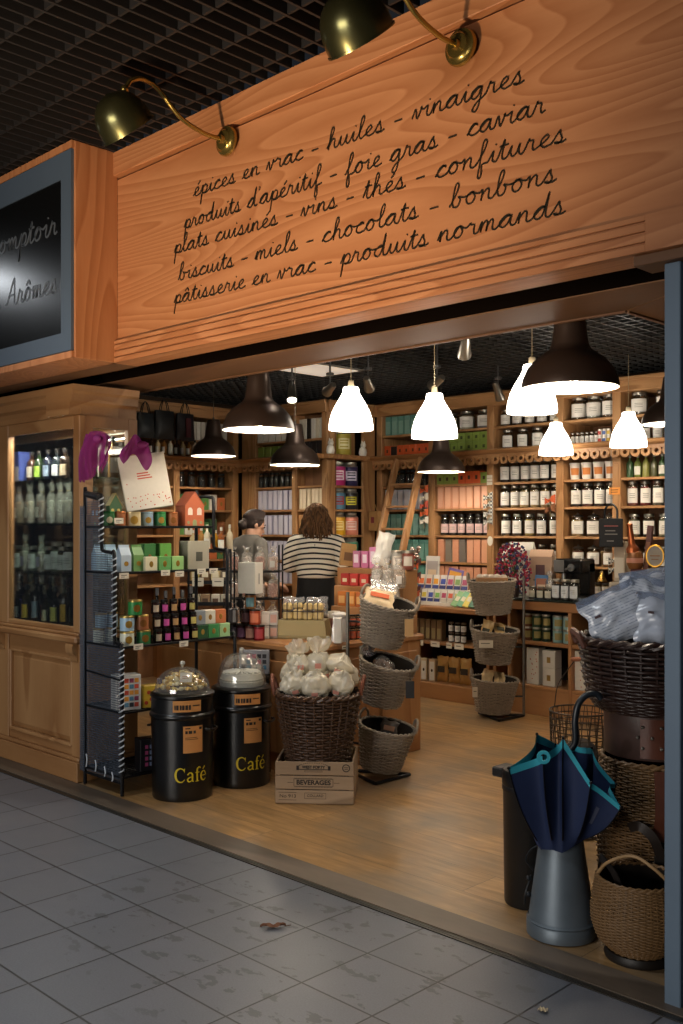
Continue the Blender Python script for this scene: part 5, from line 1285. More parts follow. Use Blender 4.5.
# ================================================================== WICKER
def wicker(o, prof, rows, stakes, th, m, sx=1, sy=1, rim=.014, block_col='#1a120c', amp=None, M=None):
    """woven basket: every strand runs in front of and behind the stakes"""
    amp = amp or th * .75
    def R_(q):
        f = q * (len(prof) - 1); k = min(int(f), len(prof) - 2); f -= k
        return prof[k][0] + (prof[k + 1][0] - prof[k][0]) * f, prof[k][1] + (prof[k + 1][1] - prof[k][1]) * f
    def T(p): return (M @ Vector(p)) if M is not None else Vector(p)
    b = MB()
    for i in range(rows):
        r, z = R_((i + .5) / rows); pts = []
        for k in range(stakes * 2):
            a = PI * k / stakes; s = amp if k % 2 == 0 and (k // 2 + i) % 2 == 0 else (-amp if k % 2 == 0 else 0)
            rr = r + s; pts.append(T((rr * sx * math.cos(a), rr * sy * math.sin(a), z + RD.uniform(-.1, .1) * th)))
        b.tube(pts, th / 2, 5, closed=True)
    b.build('weave', m, o, angle=80)
    b = MB()
    for k in range(stakes):
        a = 2 * PI * k / stakes
        b.tube([T((R_(q / 8)[0] * sx * math.cos(a), R_(q / 8)[0] * sy * math.sin(a), R_(q / 8)[1])) for q in range(9)], th * .42, 5)
    b.build('stakes', m, o)
    b = MB(); r, z = prof[-1]
    for ph in (0, PI):
        pts = []
        for k in range(64):
            a = 2 * PI * k / 64; w_ = a * 16 + ph
            pts.append(T(((r + rim * .55 * math.cos(w_)) * sx * math.cos(a), (r + rim * .55 * math.cos(w_)) * sy * math.sin(a), z + rim * .55 * math.sin(w_))))
        b.tube(pts, rim * .55, 6, closed=True)
    b.build('rim', m, o)
    b = MB(); pl = [(.001, prof[0][1] + .004)] + [(p[0] - th * 1.1, p[1] + (.004 if i == 0 else 0)) for i, p in enumerate(prof)]
    b.lathe(pl, 32, (0, 0, 0), (M or Matrix.Identity(4)), cap=False, sx=sx, sy=sy); b.build('light_block', mat(block_col, .9), o)  # added dark inner wall, stops light showing through the weave
M_wick = mat('#4a3324', .4, var=.5, scale=45); M_grey = mat('#95897a', .6, var=.35, scale=45); M_rattan = mat('#7a5c3a', .5, var=.4, scale=60); M_darkw = mat('#2e1c16', .4, var=.4, scale=60)
def handle_loop(o, a, r, z, w, h, th, m, sx=1, sy=1, tilt=.4, M=None):
    c = Vector((math.cos(a) * sx, math.sin(a) * sy, 0)); tg = Vector((-math.sin(a), math.cos(a), 0))
    pts = [c * r + tg * w / 2 + Vector((0, 0, z - .01)), c * (r + h * tilt * .6) + tg * w * .46 + Vector((0, 0, z + h * .6)), c * (r + h * tilt) + Vector((0, 0, z + h)), c * (r + h * tilt * .6) - tg * w * .46 + Vector((0, 0, z + h * .6)), c * r - tg * w / 2 + Vector((0, 0, z - .01))]
    pts = [(M @ p) if M is not None else p for p in pts]
    b = MB(); cp = catmull(pts, 6); b.tube(cp, th, 7)
    # binding wound round the handle
    for k in range(0, len(cp) - 1, 1):
        b.sphere(tuple(cp[k]), th * 1.18, 6, 4)
    b.build('handle', m, o)
# ---- wooden crate and brown basket on it
CR = (-4.135, 3.99); ca = math.atan2(.279, .327)
t = thing('wooden_crate', 'pale wooden BEVERAGES crate under the brown wicker basket', 'crate', (CR[0], CR[1], .0045), ca)
M_crate = wood('crate', '#b49a7c', '#8a7258', 'X', 14, 14, .65, 4, .1, 2.2)
W2, D2, H2 = .219, .218, .237
for s in (-1, 1):
    for k in range(3):
        b = MB(); z = .004 + k * .079; y = s * (D2 - .006); b.box(-W2, W2, y - .006, y + .006, z, z + .074, c=.002); b.build('plank', M_crate, t, smooth=False)
        b = MB(); x = s * (W2 - .006); b.box(x - .006, x + .006, -D2 + .012, D2 - .012, z, z + .074, c=.002); b.build('plank', M_crate, t, smooth=False)
for sx in (-1, 1):
    for sy in (-1, 1):
        b = MB(); b.box(sx * (W2 - .012) - .006 - .006 * sx, sx * (W2 - .012) + .006 - .006 * sx, sy * (D2 - .018) - .006, sy * (D2 - .018) + .006, .0, H2 - .004); b.build('corner_post', M_crate, t, smooth=False)
b = MB(); b.box(-W2 + .012, W2 - .012, -D2 + .012, D2 - .012, .0, .009); b.build('bottom_board', M_crate, t, smooth=False)
def flat_text(txt, size, m, parent, loc, rot, name='lettering', ext=.0006, width=None, bold=0.0):
    cu = bpy.data.curves.new('text', 'FONT'); cu.body = txt; cu.size = size; cu.extrude = ext; cu.align_x = 'CENTER'; cu.align_y = 'CENTER'; cu.offset = bold
    to = bpy.data.objects.new('text', cu); COL.objects.link(to)
    dg = bpy.context.evaluated_depsgraph_get(); me = bpy.data.meshes.new_from_object(to.evaluated_get(dg))
    bpy.data.objects.remove(to); bpy.data.curves.remove(cu)
    if width:
        xs = [v.co.x for v in me.vertices]; k = width / (max(xs) - min(xs))
        for v in me.vertices: v.co.x *= k
    me.materials.clear(); me.materials.append(m)
    return link(name, me, parent, loc, rot)
M_ink = mat('#2a2420', .8)
yf = -D2 - .0006
flat_text('BEVERAGES', .036, M_ink, t, (-.005, yf, .1205), (PI / 2, 0, 0), width=.19, bold=.0011)
b = MB()
def fr(x0, x1, z0, z1, w=.0022):
    b.box(x0, x1, yf - .0003, yf + .0005, z0, z0 + w); b.box(x0, x1, yf - .0003, yf + .0005, z1 - w, z1); b.box(x0, x0 + w, yf - .0003, yf + .0005, z0, z1); b.box(x1 - w, x1, yf - .0003, yf + .0005, z0, z1)
fr(-.115, .105, .099, .142)
for k in range(26):
    x = -.11 + .0082 * k; b.box(x, x + .004, yf - .0003, yf + .0005, .0945, .0975); b.box(x, x + .004, yf - .0003, yf + .0005, .1435, .1465)
b.box(-.15, -.118, yf - .0003, yf + .0005, .1195, .1215); b.box(.108, .14, yf - .0003, yf + .0005, .1195, .1215)
b.build('printed_frame', M_ink, t, smooth=False)
flat_text('WEST FORTY', .022, M_ink, t, (-.005, yf, .206), (PI / 2, 0, 0), width=.13, bold=.0008)
b = MB(); fr(-.09, .08, .192, .196, .002); fr(-.055, .045, .18, .188, .0015)
b.box(-.1, -.086, yf - .0003, yf + .0005, .19, .214); b.box(.076, .09, yf - .0003, yf + .0005, .19, .214)
for k in range(16): a = PI * (.12 + .76 * k / 15); b.box(-.005 + .085 * math.cos(a) - .003, -.005 + .085 * math.cos(a) + .003, yf - .0003, yf + .0005, .205 + .024 * math.sin(a), .208 + .024 * math.sin(a))
b.lathe([(.017, .0006), (.022, .0006), (.022, 0), (.017, 0), (.017, .0006)], 20, (.177, yf, .204), Matrix.Rotation(PI / 2, 4, 'X'), cap=False); b.box(.168, .186, yf - .0003, yf + .0005, .197, .2); b.box(.165, .189, yf - .0003, yf + .0005, .206, .209)
b.build('printed_badge', M_ink, t, smooth=False)
flat_text('No 913', .026, M_ink, t, (-.148, yf, .044), (PI / 2, 0, 0), width=.09)
flat_text('COLLARD', .02, M_ink, t, (.005, yf, .048), (PI / 2, 0, 0), width=.09)
b = MB(); fr(-.055, .065, .031, .064, .0016); b.box(-.2, -.1, yf - .0003, yf + .0005, .064, .066); b.box(-.2, -.1, yf - .0003, yf + .0005, .022, .024); b.build('printed_frame', M_ink, t, smooth=False)
BK = thing('wicker_basket', 'big dark brown wicker basket heaped with bags of white meringues', 'basket', (CR[0], CR[1], .024), ca)
wicker(BK, [(.168, 0), (.174, .10), (.182, .22), (.212, .38), (.243, .565)], 42, 28, .0145, M_wick, rim=.019, amp=.008)
for a in (0.0, PI): handle_loop(BK, a, .245, .575, .11, .085, .011, mat('#7a4630', .5, var=.3, scale=50), tilt=.25)
# meringue bags
M_mer = mat('#f8f0dc', .7, var=.05, scale=18)
def meringue_bag(label, loc, w, h, rz, tilt, seed, neck=True):
    o = thing('meringue_bag', label, 'bag', loc, rot=(tilt[0], tilt[1], rz), group='meringue bags in the brown basket')
    r_ = random.Random(seed); ph = [r_.uniform(0, 6.28) for _ in range(5)]
    b = MB()
    def film(s, q):
        a = 2 * PI * s; bf = .62 if neck else .9
        if q < bf: r = w / 2 * (max(0.02, math.sin(PI * (.06 + (.80 if neck else .90) * q / bf))) ** .6)
        else:
            k = (q - bf) / (1 - bf); r = w / 2 * ((.26 if neck else .3 * (1 - k)) + (.62 if neck else .0) * math.sin(min(1, k * 1.15) * PI * .55))
            r *= 1 + .22 * math.sin(7 * a + ph[0])
        r *= 1 + .05 * math.sin(4 * a + ph[1] + q * 6) + .045 * math.sin(9 * a + ph[2] - q * 11)
        return (r * math.cos(a), .8 * r * math.sin(a), q * h + .012 * math.sin(3 * a + ph[3]) * q)
    b.grid(lambda s, q: crumple(film(s, q), w * .11 * min(1, q * 4), 3.0 / w, seed), 36, 26, closeu=True); b.build('film', glassy('#fffdf6', .50, .08, .2, '#f8f0dc'), o, angle=80)
    b = MB()
    for k in range(13):
        zz = (.1 + .46 * k / 12) * h; a = k * 2.4; rr = w * .25 * (1 if k < 10 else .3)
        c = (rr * math.cos(a), .75 * rr * math.sin(a), zz); s_ = w * r_.uniform(.15, .2)
        b.lathe([(.001, -s_ * .6), (s_ * .8, -s_ * .5), (s_, 0), (s_ * .8, s_ * .35), (s_ * .85, s_ * .45), (s_ * .5, s_ * .8), (s_ * .1, s_ * 1.1), (.001, s_ * 1.12)], 10, c, cap=False)
    b.build('meringues', M_mer, o)
    if neck:
        b = MB(); b.lathe([(w * .15, h * .62), (w * .165, h * .645), (w * .15, h * .67)], 10, cap=False); b.build('tie', mat('#c9b090', .5), o)
    b = MB(); b.box(-.018, .018, -w * .4 - .004, -w * .4 - .001, h * .2, h * .34, c=.001); b.build('label', mat('#c98878', .7), o, smooth=False)
MERS = [((.00, -.125, .56), .18, .15, 0, (.3, 0)), ((-.125, -.085, .56), .16, .15, .4, (.25, -.25)), ((.125, -.08, .56), .16, .15, -.4, (.25, .3)),
        ((-.14, .05, .57), .17, .19, 1.2, (.0, -.2)), ((.135, .07, .575), .18, .17, 2, (.0, .35)), ((.0, .13, .575), .17, .18, 3, (-.25, 0)),
        ((-.105, -.02, .66), .14, .19, .6, (.0, -.1)), ((.005, -.01, .66), .15, .21, .1, (-.05, .0)), ((.115, .0, .67), .17, .12, .1, (.1, .3))]
NM = ['front middle', 'front corner by the bins', 'front corner by the basket stand', 'rear corner by the bins', 'rear corner by the basket stand', 'rear middle', 'upright tallest', 'upright central', 'topmost lying']
Mb = Matrix.Translation((CR[0], CR[1], .024)) @ Matrix.Rotation(ca, 4, 'Z')
for k, (p, w_, h_, rz, ti) in enumerate(MERS):
    q = Mb @ Vector((p[0] * .93, p[1] * .93, p[2] + .008)); w_ *= .97; meringue_bag(f'cellophane meringue bag, the {NM[k]} one in the brown basket', tuple(q), w_, h_, ca + rz * .3, ti, 60 + k, neck=k in (6, 7))

# ---- basket stands
def stand(label, base, pole, feet, baskets, rb, hb, bn, face, extra):
    """base point, pole height, baskets (rim height, tilt)"""
    t = thing('basket_stand', label, 'basket stand', base)
    b = MB(); b.tube([(pole[0], pole[1], 0.008), (pole[0], pole[1], pole[2])], .011, 8); b.build('pole', mat('#6e6a62', .4, .7), t)
    for f0, f1 in feet: b = MB(); b.tube([(f0[0], f0[1], .012), (f1[0], f1[1], .012)], .011, 8); b.build('foot', M_wire, t)
    for z, r in baskets:
        b = MB(); zz = z - hb * .55; d = Vector((pole[0], pole[1], 0)); n = (Vector((0, 0, 0)) - d).normalized()
        b.tube([Vector((pole[0], pole[1], zz)), Vector((0, 0, 0)) - n * (rb * .93) + Vector((0, 0, zz))], .007, 6)
        b.build('arm', M_wire, t)
    for k, (z, tilt) in enumerate(baskets):
        o = thing('wicker_basket', f'grey wicker basket, {("top", "middle", "bottom")[k]} one on the {bn} stand', 'basket', (base[0], base[1], z - hb), rot=(tilt[0], tilt[1], face), group=None)
        wicker(o, [(rb * .70, 0), (rb * .78, hb * .3), (rb * .9, hb * .68), (rb, hb)], 25, 20, .0112, M_grey, amp=.0065, rim=.012, block_col='#2a221b', sy=.86)
        for a in extra: handle_loop(o, a, rb, hb + .003, .10, .058, .008, M_grey, sy=.86, tilt=.1)
    return t
S1 = (-4.125, 4.51, .0045)
stand('basket stand by the brown basket with three grey wicker baskets', S1, (-.25, -.03, 1.13), [((-.25, -.03), (.09, -.15)), ((-.25, -.03), (.10, .16)), ((.10, -.15), (.10, .16))],
      [(1.095, (.20, .20)), (.735, (.20, .19)), (.335, (.14, .16))], .172, .265, 'nearer', .75, (2.6, .15))
S2 = (-4.80, 6.60, .0045)
stand('basket stand by the counter with three grey wicker baskets', S2, (.18, .17, 1.14), [((.18, .17), (-.14, .0)), ((.18, .17), (.16, -.14)), ((-.14, .0), (.16, -.14))],
      [(1.11, (.06, -.04)), (.715, (.10, .05)), (.315, (.06, .05))], .19, .27, 'farther', .75, (2.9,))
def flat_bag(label, loc, w, h, d, rot, m, seed, band=None, name='sachet', group=None, cat='bag'):
    o = thing(name, label, cat, loc, rot=rot, group=group)
    b = MB(); pillow(b, w, h, d, seed, cr=.004); b.build('pouch', m, o, angle=75)
    if band:
        b = MB(); b.box(-w * .3, w * .3, -d * .5 - .006, -d * .5 - .003, -h * .12, h * .12); b.build('label', mat(band, .6), o, smooth=False)
    return o
M_film = glassy('#ffffff', .25, .12, .12)
flat_bag('cream and orange biscuit packet sticking out of the top near basket', (S1[0] + .02, S1[1] - .03, 1.115), .19, .15, .03, (-.85, .22, .75), mat('#e0c8a0', .35, var=.2, scale=14), 1, '#d9673a')
flat_bag('clear packet lying beside the biscuit packet in the top near basket', (S1[0] + .0, S1[1] + .03, 1.165), .17, .12, .02, (-.8, .25, .8), M_film, 2)
o = cello_bag('clear bag of brown nuts in the middle basket of the nearer stand', (S1[0] + .03, S1[1] - .02, .56), .15, .19, '#8a5a34', None, 4, tie=False, bodyfill=.9)
flat_bag('shiny film bag folded over the rim of the middle near basket', (S1[0] - .065, S1[1] - .045, .785), .10, .09, .035, (-.7, -.2, .6), glassy('#ffffff', .2, .3, .08), 5)
flat_bag('dark sachet in the bottom basket of the nearer stand', (S1[0] + .05, S1[1] + .02, .30), .11, .14, .05, (-.7, .2, .7), mat('#4a4038', .4), 6, '#a87a5a')
for k, (dz, c) in enumerate(((1.0, '#c9a06a'), (.65, '#1f2226'))):
    p = at_d(409 if k == 0 else 410, 626 if k == 0 else 688, 5.80); o = thing('hang_tag', f'{("kraft", "black")[k]} tag hanging off the {("top", "middle")[k]} basket of the nearer stand', 'tag', tuple(p), .75)
    b = MB(); b.box(-.025, .025, -.002, .0, -.06, .04); b.build('card', mat(c, .7), o, smooth=False)
    b = MB(); b.tube([(0, 0, .04), (0, .01, .085)], .0015, 4); b.build('string', M_dark, o)
# contents of the farther stand
o = carton('cardboard_tray', 'small open cardboard tray on the top far basket', 'box', (S2[0], S2[1] - .02, 1.06), (.24, .18, .075), '#a0744a', rz=.75)
b = MB(); 
for k in range(9): b.sphere((-.09 + .045 * (k % 5), -.05 + .07 * (k // 5), .08), .03, 8, 6, sc=(1, .8, .7))
b.build('paper_fill', mat('#d8c8b8', .6, var=.2, scale=20), o)['kind'] = 'stuff'
for k, (dx, dy, rz) in enumerate(((-.03, -.045, .3), (.03, .05, .9))):
    flat_bag(f"{('upright', 'lying')[k]} golden pasta bag in the middle basket of the farther stand", (S2[0] + dx, S2[1] + dy, .70), .10, .18, .04, ((-.15, -.9)[k], .2, rz), mat('#c9a56a', .35, var=.25, scale=20), 30 + k, '#3a3a2a')
    flat_bag(f"{('upright', 'lying')[k]} pale flour bag in the bottom basket of the farther stand", (S2[0] + dx, S2[1] + dy, .30), .10, .18, .04, ((-.15, -.9)[k], .2, rz), mat('#c9ad80', .45, var=.2, scale=18), 40 + k)
for (x, y, nm) in ((486, 644, 'middle'), (475, 692, 'bottom')):
    p = at_d(x, y, 7.85); o = thing('price_card', f'white price card on the {nm} basket of the farther stand', 'card', tuple(p), .75)
    b = MB(); b.box(-.055, .055, -.002, 0, -.03, .03) if nm == 'middle' else b.box(-.02, .02, -.002, 0, -.04, .04); b.build('card', M_paper, o, smooth=False)
    b = MB(); b.box(-.04 if nm == 'middle' else -.012, .03 if nm == 'middle' else .012, -.003, -.0015, .002, .008); b.build('print', mat('#5a564e', .7), o, smooth=False)
# ================================================================== RIGHT-HAND GROUP BY THE POST
t = thing('waste_bin', 'slim black pedal bin behind the umbrella', 'bin', (-2.33, 3.455, .0045))
b = MB(); b.lathe([(.001, 0), (.098, 0), (.102, .01), (.108, .46), (.112, .465), (.112, .48), (.108, .485)], 32, cap=False); b.build('body', mat('#111112', .4), t)
b = MB(); b.lathe([(.109, .484), (.112, .49), (.112, .53), (.105, .545), (.001, .55)], 32, cap=False); b.build('lid', mat('#0e0e0f', .35), t)
b = MB(); b.box(-.155, -.1, -.05, .05, .50, .54, c=.006); b.build('hinge_box', mat('#161617', .4), t, smooth=False)
# zinc churn
t = thing('zinc_churn', 'tapered grey zinc churn holding the umbrella', 'churn', (-2.065, 3.275, .0045))
M_zinc = mat('#69747d', .45, .45, var=.3, scale=8)
b = MB(); b.lathe([(.118, .0), (.13, .004), (.131, .05), (.127, .056), (.124, .06), (.082, .36), (.078, .385), (.084, .392), (.084, .40), (.076, .40), (.074, .37), (.115, .06), (.001, .03)], 40, cap=False); b.build('body', M_zinc, t)
b = MB(); b.lathe([(.1262, .054), (.131, .06), (.1262, .068)], 40, cap=False); b.build('bead', M_zinc, t)
b = MB(); b.tube(catmull([(-.105, -.03, .22), (-.125, -.05, .26), (-.11, -.04, .30), (-.088, -.03, .318)], 6), .004, 6); b.tube(catmull([(-.115, -.03, .20), (-.12, -.06, .14), (-.128, -.055, .09)], 6), .004, 6); b.build('wire_handle', mat('#2a2c2f', .5, .6), t)
b = MB()
b.tube(catmull([(.115 * math.sin(a) * (1 - z / 1.2) * 1.02, -.115 * math.cos(a) * (1 - z / 1.2) * 1.02, z) for a, z in ((-.9, .24), (-.4, .225), (0, .215), (.3, .235), (.6, .24), (.9, .27))], 6), .003, 5); b.build('strap', mat('#22252a', .6), t)
for a, z, nm in ((-1.0, .20, 0), (-.95, .14, 0)):
    b = MB(); b.sphere((.122 * math.sin(a), -.122 * math.cos(a), z), .011, 8, 6); b.build('rivet', mat('#22252a', .5, .5), t)
# umbrella, handle up, its canopy loosely furled
U0 = Vector((-2.078, 3.262, .30))
t = thing('umbrella', 'navy umbrella with turquoise edging standing handle up in the churn', 'umbrella', tuple(U0))
TOP = Vector((.072, .012, .50))
HD = Vector((.7, .7, 0)).normalized()
def dirv(pxx, pyy, d): return at_d(pxx, pyy, d) - U0
ribs = [dirv(508.5, 768, 3.62), dirv(543, 755, 3.58), dirv(563, 738, 3.60), dirv(591, 783, 3.56), dirv(621, 807, 3.57), dirv(616, 784, 3.68), dirv(592, 748, 3.78), dirv(575, 746, 3.86), dirv(555, 744, 3.88), dirv(537, 734, 3.76)]
apex = Vector((.0, .0, .06)); NR = len(ribs)
sh = lambda q: apex + (Vector((.062, .01, .44)) - apex) * q
b = MB(); nu = 10
CC = Vector((.013, .013, 0))
def ring(k):
    d = ribs[k % NR] - CC; d.z = 0; d.normalize()
    return CC + d * .102 + Vector((0, 0, .042 + .045 * (1 + d.y) + .008 * math.sin(2.3 * k)))
def canopy(s, q, off=0.0):
    f = s * NR; k = int(f) % NR; f -= int(f)
    e = ribs[k].lerp(ribs[(k + 1) % NR], f)
    fold = math.sin(PI * f) ** .8
    e = e.lerp(sh(.92), (.08 if k in (2, 3) else .17) * fold)            # the cloth sinks between two ribs
    r0 = ring(k).lerp(ring(k + 1), f); d0 = r0 - CC; d0.z = 0; r0 = CC + d0.normalized() * .104 + Vector((0, 0, r0.z))
    pt = r0.lerp(e, q)
    d = pt - sh(q * .9); d.z = 0
    if d.length > 1e-5: pt = pt + d.normalized() * math.sin(PI * q) * (.016 - .02 * fold)
    pt.z -= .012 * math.sin(PI * q)
    return pt + Vector((0, 0, off))
b.grid(lambda s, q: tuple(canopy(s, q * .93)), NR * nu, 18, closeu=True); b.build('canopy', mat('#1c2b50', .65, var=.12, scale=25), t, angle=80)
b = MB(); b.grid(lambda s, q: tuple(canopy(s, .93 + .07 * q)), NR * nu, 3, closeu=True); b.build('turquoise_edging', mat('#34a6ba', .65), t, angle=80)
for k in range(NR):
    b = MB(); b.tube([tuple(canopy(k / NR, q / 8)) for q in range(1, 9)], .0025, 5); b.sphere(tuple(canopy(k / NR, 1.0)), .006, 8, 6); b.build('rib', mat('#1a1a1e', .4, .5), t)
b = MB(); b.tube([(.01, .01, -.24), (.01, .01, .06), tuple(sh(.0))], .007, 8); b.build('shaft', mat('#2a2c30', .3, .7), t)
hp = [sh(.92), dirv(575.5, 741, 3.74), dirv(575, 722, 3.74), dirv(578, 705, 3.74), dirv(586, 695.5, 3.74), dirv(596, 694, 3.74), dirv(601, 699, 3.74)]
b = MB(); b.tube(catmull(hp, 6), .0125, 10); b.build('crook_handle', mat('#1c2228', .35), t)
# closing strap and print on the canopy
p = canopy(.955, .84) ; n_ = dirv(543.5, 757, 3.53)
b = MB(); b.lathe([(.012, .0), (.024, .0), (.024, .006), (.012, .006), (.012, 0)], 18, tuple(n_), Matrix.Rotation(PI / 2, 4, 'X') @ Matrix.Rotation(.7, 4, 'Y'), cap=False); b.build('closing_strap', mat('#34a6ba', .65), t)
def canopy_patch(s0, s1, q0, q1, fn, nm, m, n=10):
    b = MB()
    def g(s, q):
        x, y = fn(s, q)
        P = canopy(s0 + (s1 - s0) * x, q0 + (q1 - q0) * y); c = sh(.6); d = P - c; d.z = 0
        return tuple(P + d.normalized() * .004)
    b.grid(g, n, n); b.build(nm, m, t)
canopy_patch(.46, .53, .70, .88, lambda s, q: (.5 + .5 * (2 * s - 1) * math.sqrt(max(0, 1 - (2 * q - 1) ** 2)), q), 'white_crest', mat('#c9ced6', .7))
canopy_patch(.345, .36, .45, .75, lambda s, q: (s, q), 'letter_strip', mat('#4a5068', .7), 6)
# stack behind the post: tall rattan pack basket, leather drum, dark basket with bags
TB_ = (-1.905, 3.68)
t = thing('pack_basket', 'tall woven rattan basket with leather strap, under the leather drum', 'basket', (TB_[0], TB_[1], .0045))
wicker(t, [(.17, 0), (.205, .2), (.21, .42), (.195, .63)], 66, 44, .0088, M_rattan, rim=.012, amp=.005, block_col='#20160e')
def strap(t, pts, w, th, m, nm):
    b = MB(); c = catmull(pts, 8); n = len(c); vs = []
    for i in range(n):
        tt = (c[min(i + 1, n - 1)] - c[max(i - 1, 0)]).normalized(); out = Vector((c[i].x, c[i].y, 0))
        out = out.normalized() if out.length > 1e-4 else Vector((0, -1, 0))
        sd = tt.cross(out).normalized() * w / 2
        vs += [c[i] + sd, c[i] - sd, c[i] + sd + out * th, c[i] - sd + out * th]
    fs = []
    for i in range(n - 1):
        a, d = 4 * i, 4 * i + 4
        fs += [(a, a + 1, d + 1, d), (a + 2, d + 2, d + 3, a + 3), (a, d, d + 2, a + 2), (a + 1, a + 3, d + 3, d + 1)]
    fs += [(0, 2, 3, 1), (4 * n - 4, 4 * n - 3, 4 * n - 1, 4 * n - 2)]
    b.add(vs, fs); b.build(nm, m, t)
M_leather = mat('#5a3020', .45, var=.2, scale=30)
def pol(a, r, z): return (r * math.sin(a), -r * math.cos(a), z)
strap(t, [pol(.62, .207, .62), pol(.62, .225, .55), pol(.62, .235, .46), pol(.6, .222, .40), pol(.6, .216, .36)], .045, .006, M_leather, 'leather_strap')
strap(t, [pol(.1, .222, .40), pol(.3, .25, .42), pol(.5, .25, .38), pol(.62, .235, .30)], .035, .006, mat('#2a211c', .5), 'dark_strap')
b = MB(); c = pol(.64, .232, .27); M = Matrix.Translation(c) @ Matrix.Rotation(.64, 4, 'Z'); b.box(-.03, .03, -.008, .004, -.04, .04, M=M, c=.003); b.build('buckle', mat('#3a3632', .4, .6), t, smooth=False)
for a, z in ((.62, .335), (.35, .17)):
    b = MB(); b.sphere(pol(a, .218, z), .008, 8, 6); b.build('stud', mat('#8a8478', .3, .9), t)
t = thing('leather_drum', 'brown leather drum with studs between rattan basket and dark basket', 'box', (TB_[0], TB_[1], .654))
b = MB(); b.lathe([(.001, 0), (.182, 0), (.186, .006), (.186, .165), (.18, .172), (.001, .172)], 40, cap=False); b.build('drum_body', mat('#4a3630', .42, var=.2, scale=12), t)
strap(t, [pol(a, .187, .086) for a in (.25, .5, .8, 1.1, 1.4)], .15, .003, mat('#5e3424', .4, var=.15, scale=20), 'patch')
for a, z in ((.3, .05), (.3, .13), (.48, .09), (.66, .05), (.66, .13), (.2, .09)):
    b = MB(); b.sphere(pol(a, .191, z), .007, 8, 6); b.build('stud', mat('#9a948a', .3, .9), t)
BB = (-1.885, 3.655, .8355)
t = thing('wicker_basket', 'largest near-black wicker basket by the post, full of printed clear bags', 'basket', BB)
wicker(t, [(.215, 0), (.25, .05), (.268, .14), (.285, .27)], 22, 30, .0135, M_darkw, rim=.018, block_col='#160e0b', amp=.006)
handle_loop(t, PI + .75, .285, .26, .13, .04, .012, mat('#5e3a2c', .5, var=.3, scale=40), tilt=.7)
# printed clear bags
def print_film():
    m, nt, b = newmat('printed_film'); L = nt.links.new
    tc = N(nt, 'ShaderNodeTexCoord'); wv = N(nt, 'ShaderNodeTexWave', wave_type='BANDS', bands_direction='Z'); wv.inputs['Scale'].default_value = 28
    no = N(nt, 'ShaderNodeTexNoise'); no.inputs['Scale'].default_value = 55; L(tc.outputs['Object'], wv.inputs['Vector']); L(tc.outputs['Object'], no.inputs['Vector'])
    mu = N(nt, 'ShaderNodeMath', operation='MULTIPLY'); L(wv.outputs['Fac'], mu.inputs[0]); L(no.outputs['Fac'], mu.inputs[1])
    rp = N(nt, 'ShaderNodeValToRGB'); rp.color_ramp.elements[0].position = .38; rp.color_ramp.elements[0].color = lin('#cdd4e0'); rp.color_ramp.elements[1].position = .5; rp.color_ramp.elements[1].color = lin('#98a3b8')
    L(mu.outputs[0], rp.inputs['Fac']); L(rp.outputs['Color'], b.inputs['Base Color']); b.inputs['Roughness'].default_value = .25; b.inputs['Specular IOR Level'].default_value = .8
    return m
M_print = print_film(); M_plainfilm = mat('#c3ccdc', .25, 0, .8, var=.12, scale=12); M_filmclear = glassy('#e8eef8', .4, .15, .1, '#aab6cc')
BAGS = [((-.085, -.135, .355), .24, .20, .06, (-.2, -.42, .75), 'leaning out at the front corner, with a small print'), ((.115, -.135, .35), .22, .18, .06, (-.15, .12, .75), 'lying flat at the front of the dark basket'),
        ((.0, -.03, .40), .21, .19, .05, (-.15, .3, .75), 'in the middle of the dark basket'), ((.20, .03, .40), .15, .22, .05, (-.1, .2, .9), 'standing against the post side of the dark basket'),
        ((-.07, .08, .425), .19, .19, .05, (-.15, -.15, .7), 'topmost, with a gold clip'), ((.09, .135, .445), .18, .20, .05, (-.1, .15, .8), 'topmost at the back of the heap'), ((-.17, -.02, .33), .17, .17, .06, (-.3, -.3, .6), 'half buried behind the front corner bag')]
for k, (p, w_, h_, d_, r_, nm) in enumerate(BAGS):
    o = thing('printed_bag', f'printed clear bag {nm}', 'bag', (BB[0] + p[0], BB[1] + p[1], BB[2] + p[2]), rot=r_)
    b = MB(); pillow(b, w_, h_, d_, 80 + k, 18, 16, cr=.008); b.build('film', [M_print, M_plainfilm][k % 2 if k != 0 else 0], o, angle=60)
    b = MB(); b.box(-w_ / 2, w_ / 2, -.004, .004, h_ / 2 - .01, h_ / 2 + .018); b.build('seal', M_filmclear, o, smooth=False)
    b = MB(); b.box(-w_ * .34, -w_ * .24, -d_ * .5 - .004, -d_ * .5 - .002, h_ * .14, h_ * .19); b.build('mark', mat('#5a4448', .6), o, smooth=False)
# round rattan basket in front, by the post
LB = (-1.757, 3.295)
t = thing('round_basket', 'round-bellied rattan basket on the floor at the foot of the post', 'basket', (LB[0], LB[1], .0045))
b = MB(); b.lathe([(.001, 0), (.118, 0), (.122, .012), (.115, .03), (.001, .032)], 32, cap=False); b.build('dark_base', mat('#17120e', .5), t)
wicker(t, [(.10, .03), (.145, .075), (.163, .13), (.164, .18), (.155, .24), (.145, .285)], 48, 46, .0066, M_rattan, rim=.009, amp=.004, block_col='#20160e')
b = MB(); b.tube(catmull([pol(-1.0, .148, .28), pol(-.6, .118, .345), pol(.1, .06, .375), pol(1.0, .1, .35), pol(1.5, .145, .28)], 8), .006, 8); b.build('cane_handle', mat('#a8855a', .5), t)
strap(t, [pol(-1.45, .148, .285), pol(-1.1, .128, .34), pol(-.5, .10, .31), pol(-.1, .10, .25)], .03, .005, mat('#1c1613', .5), 'leather_strap')
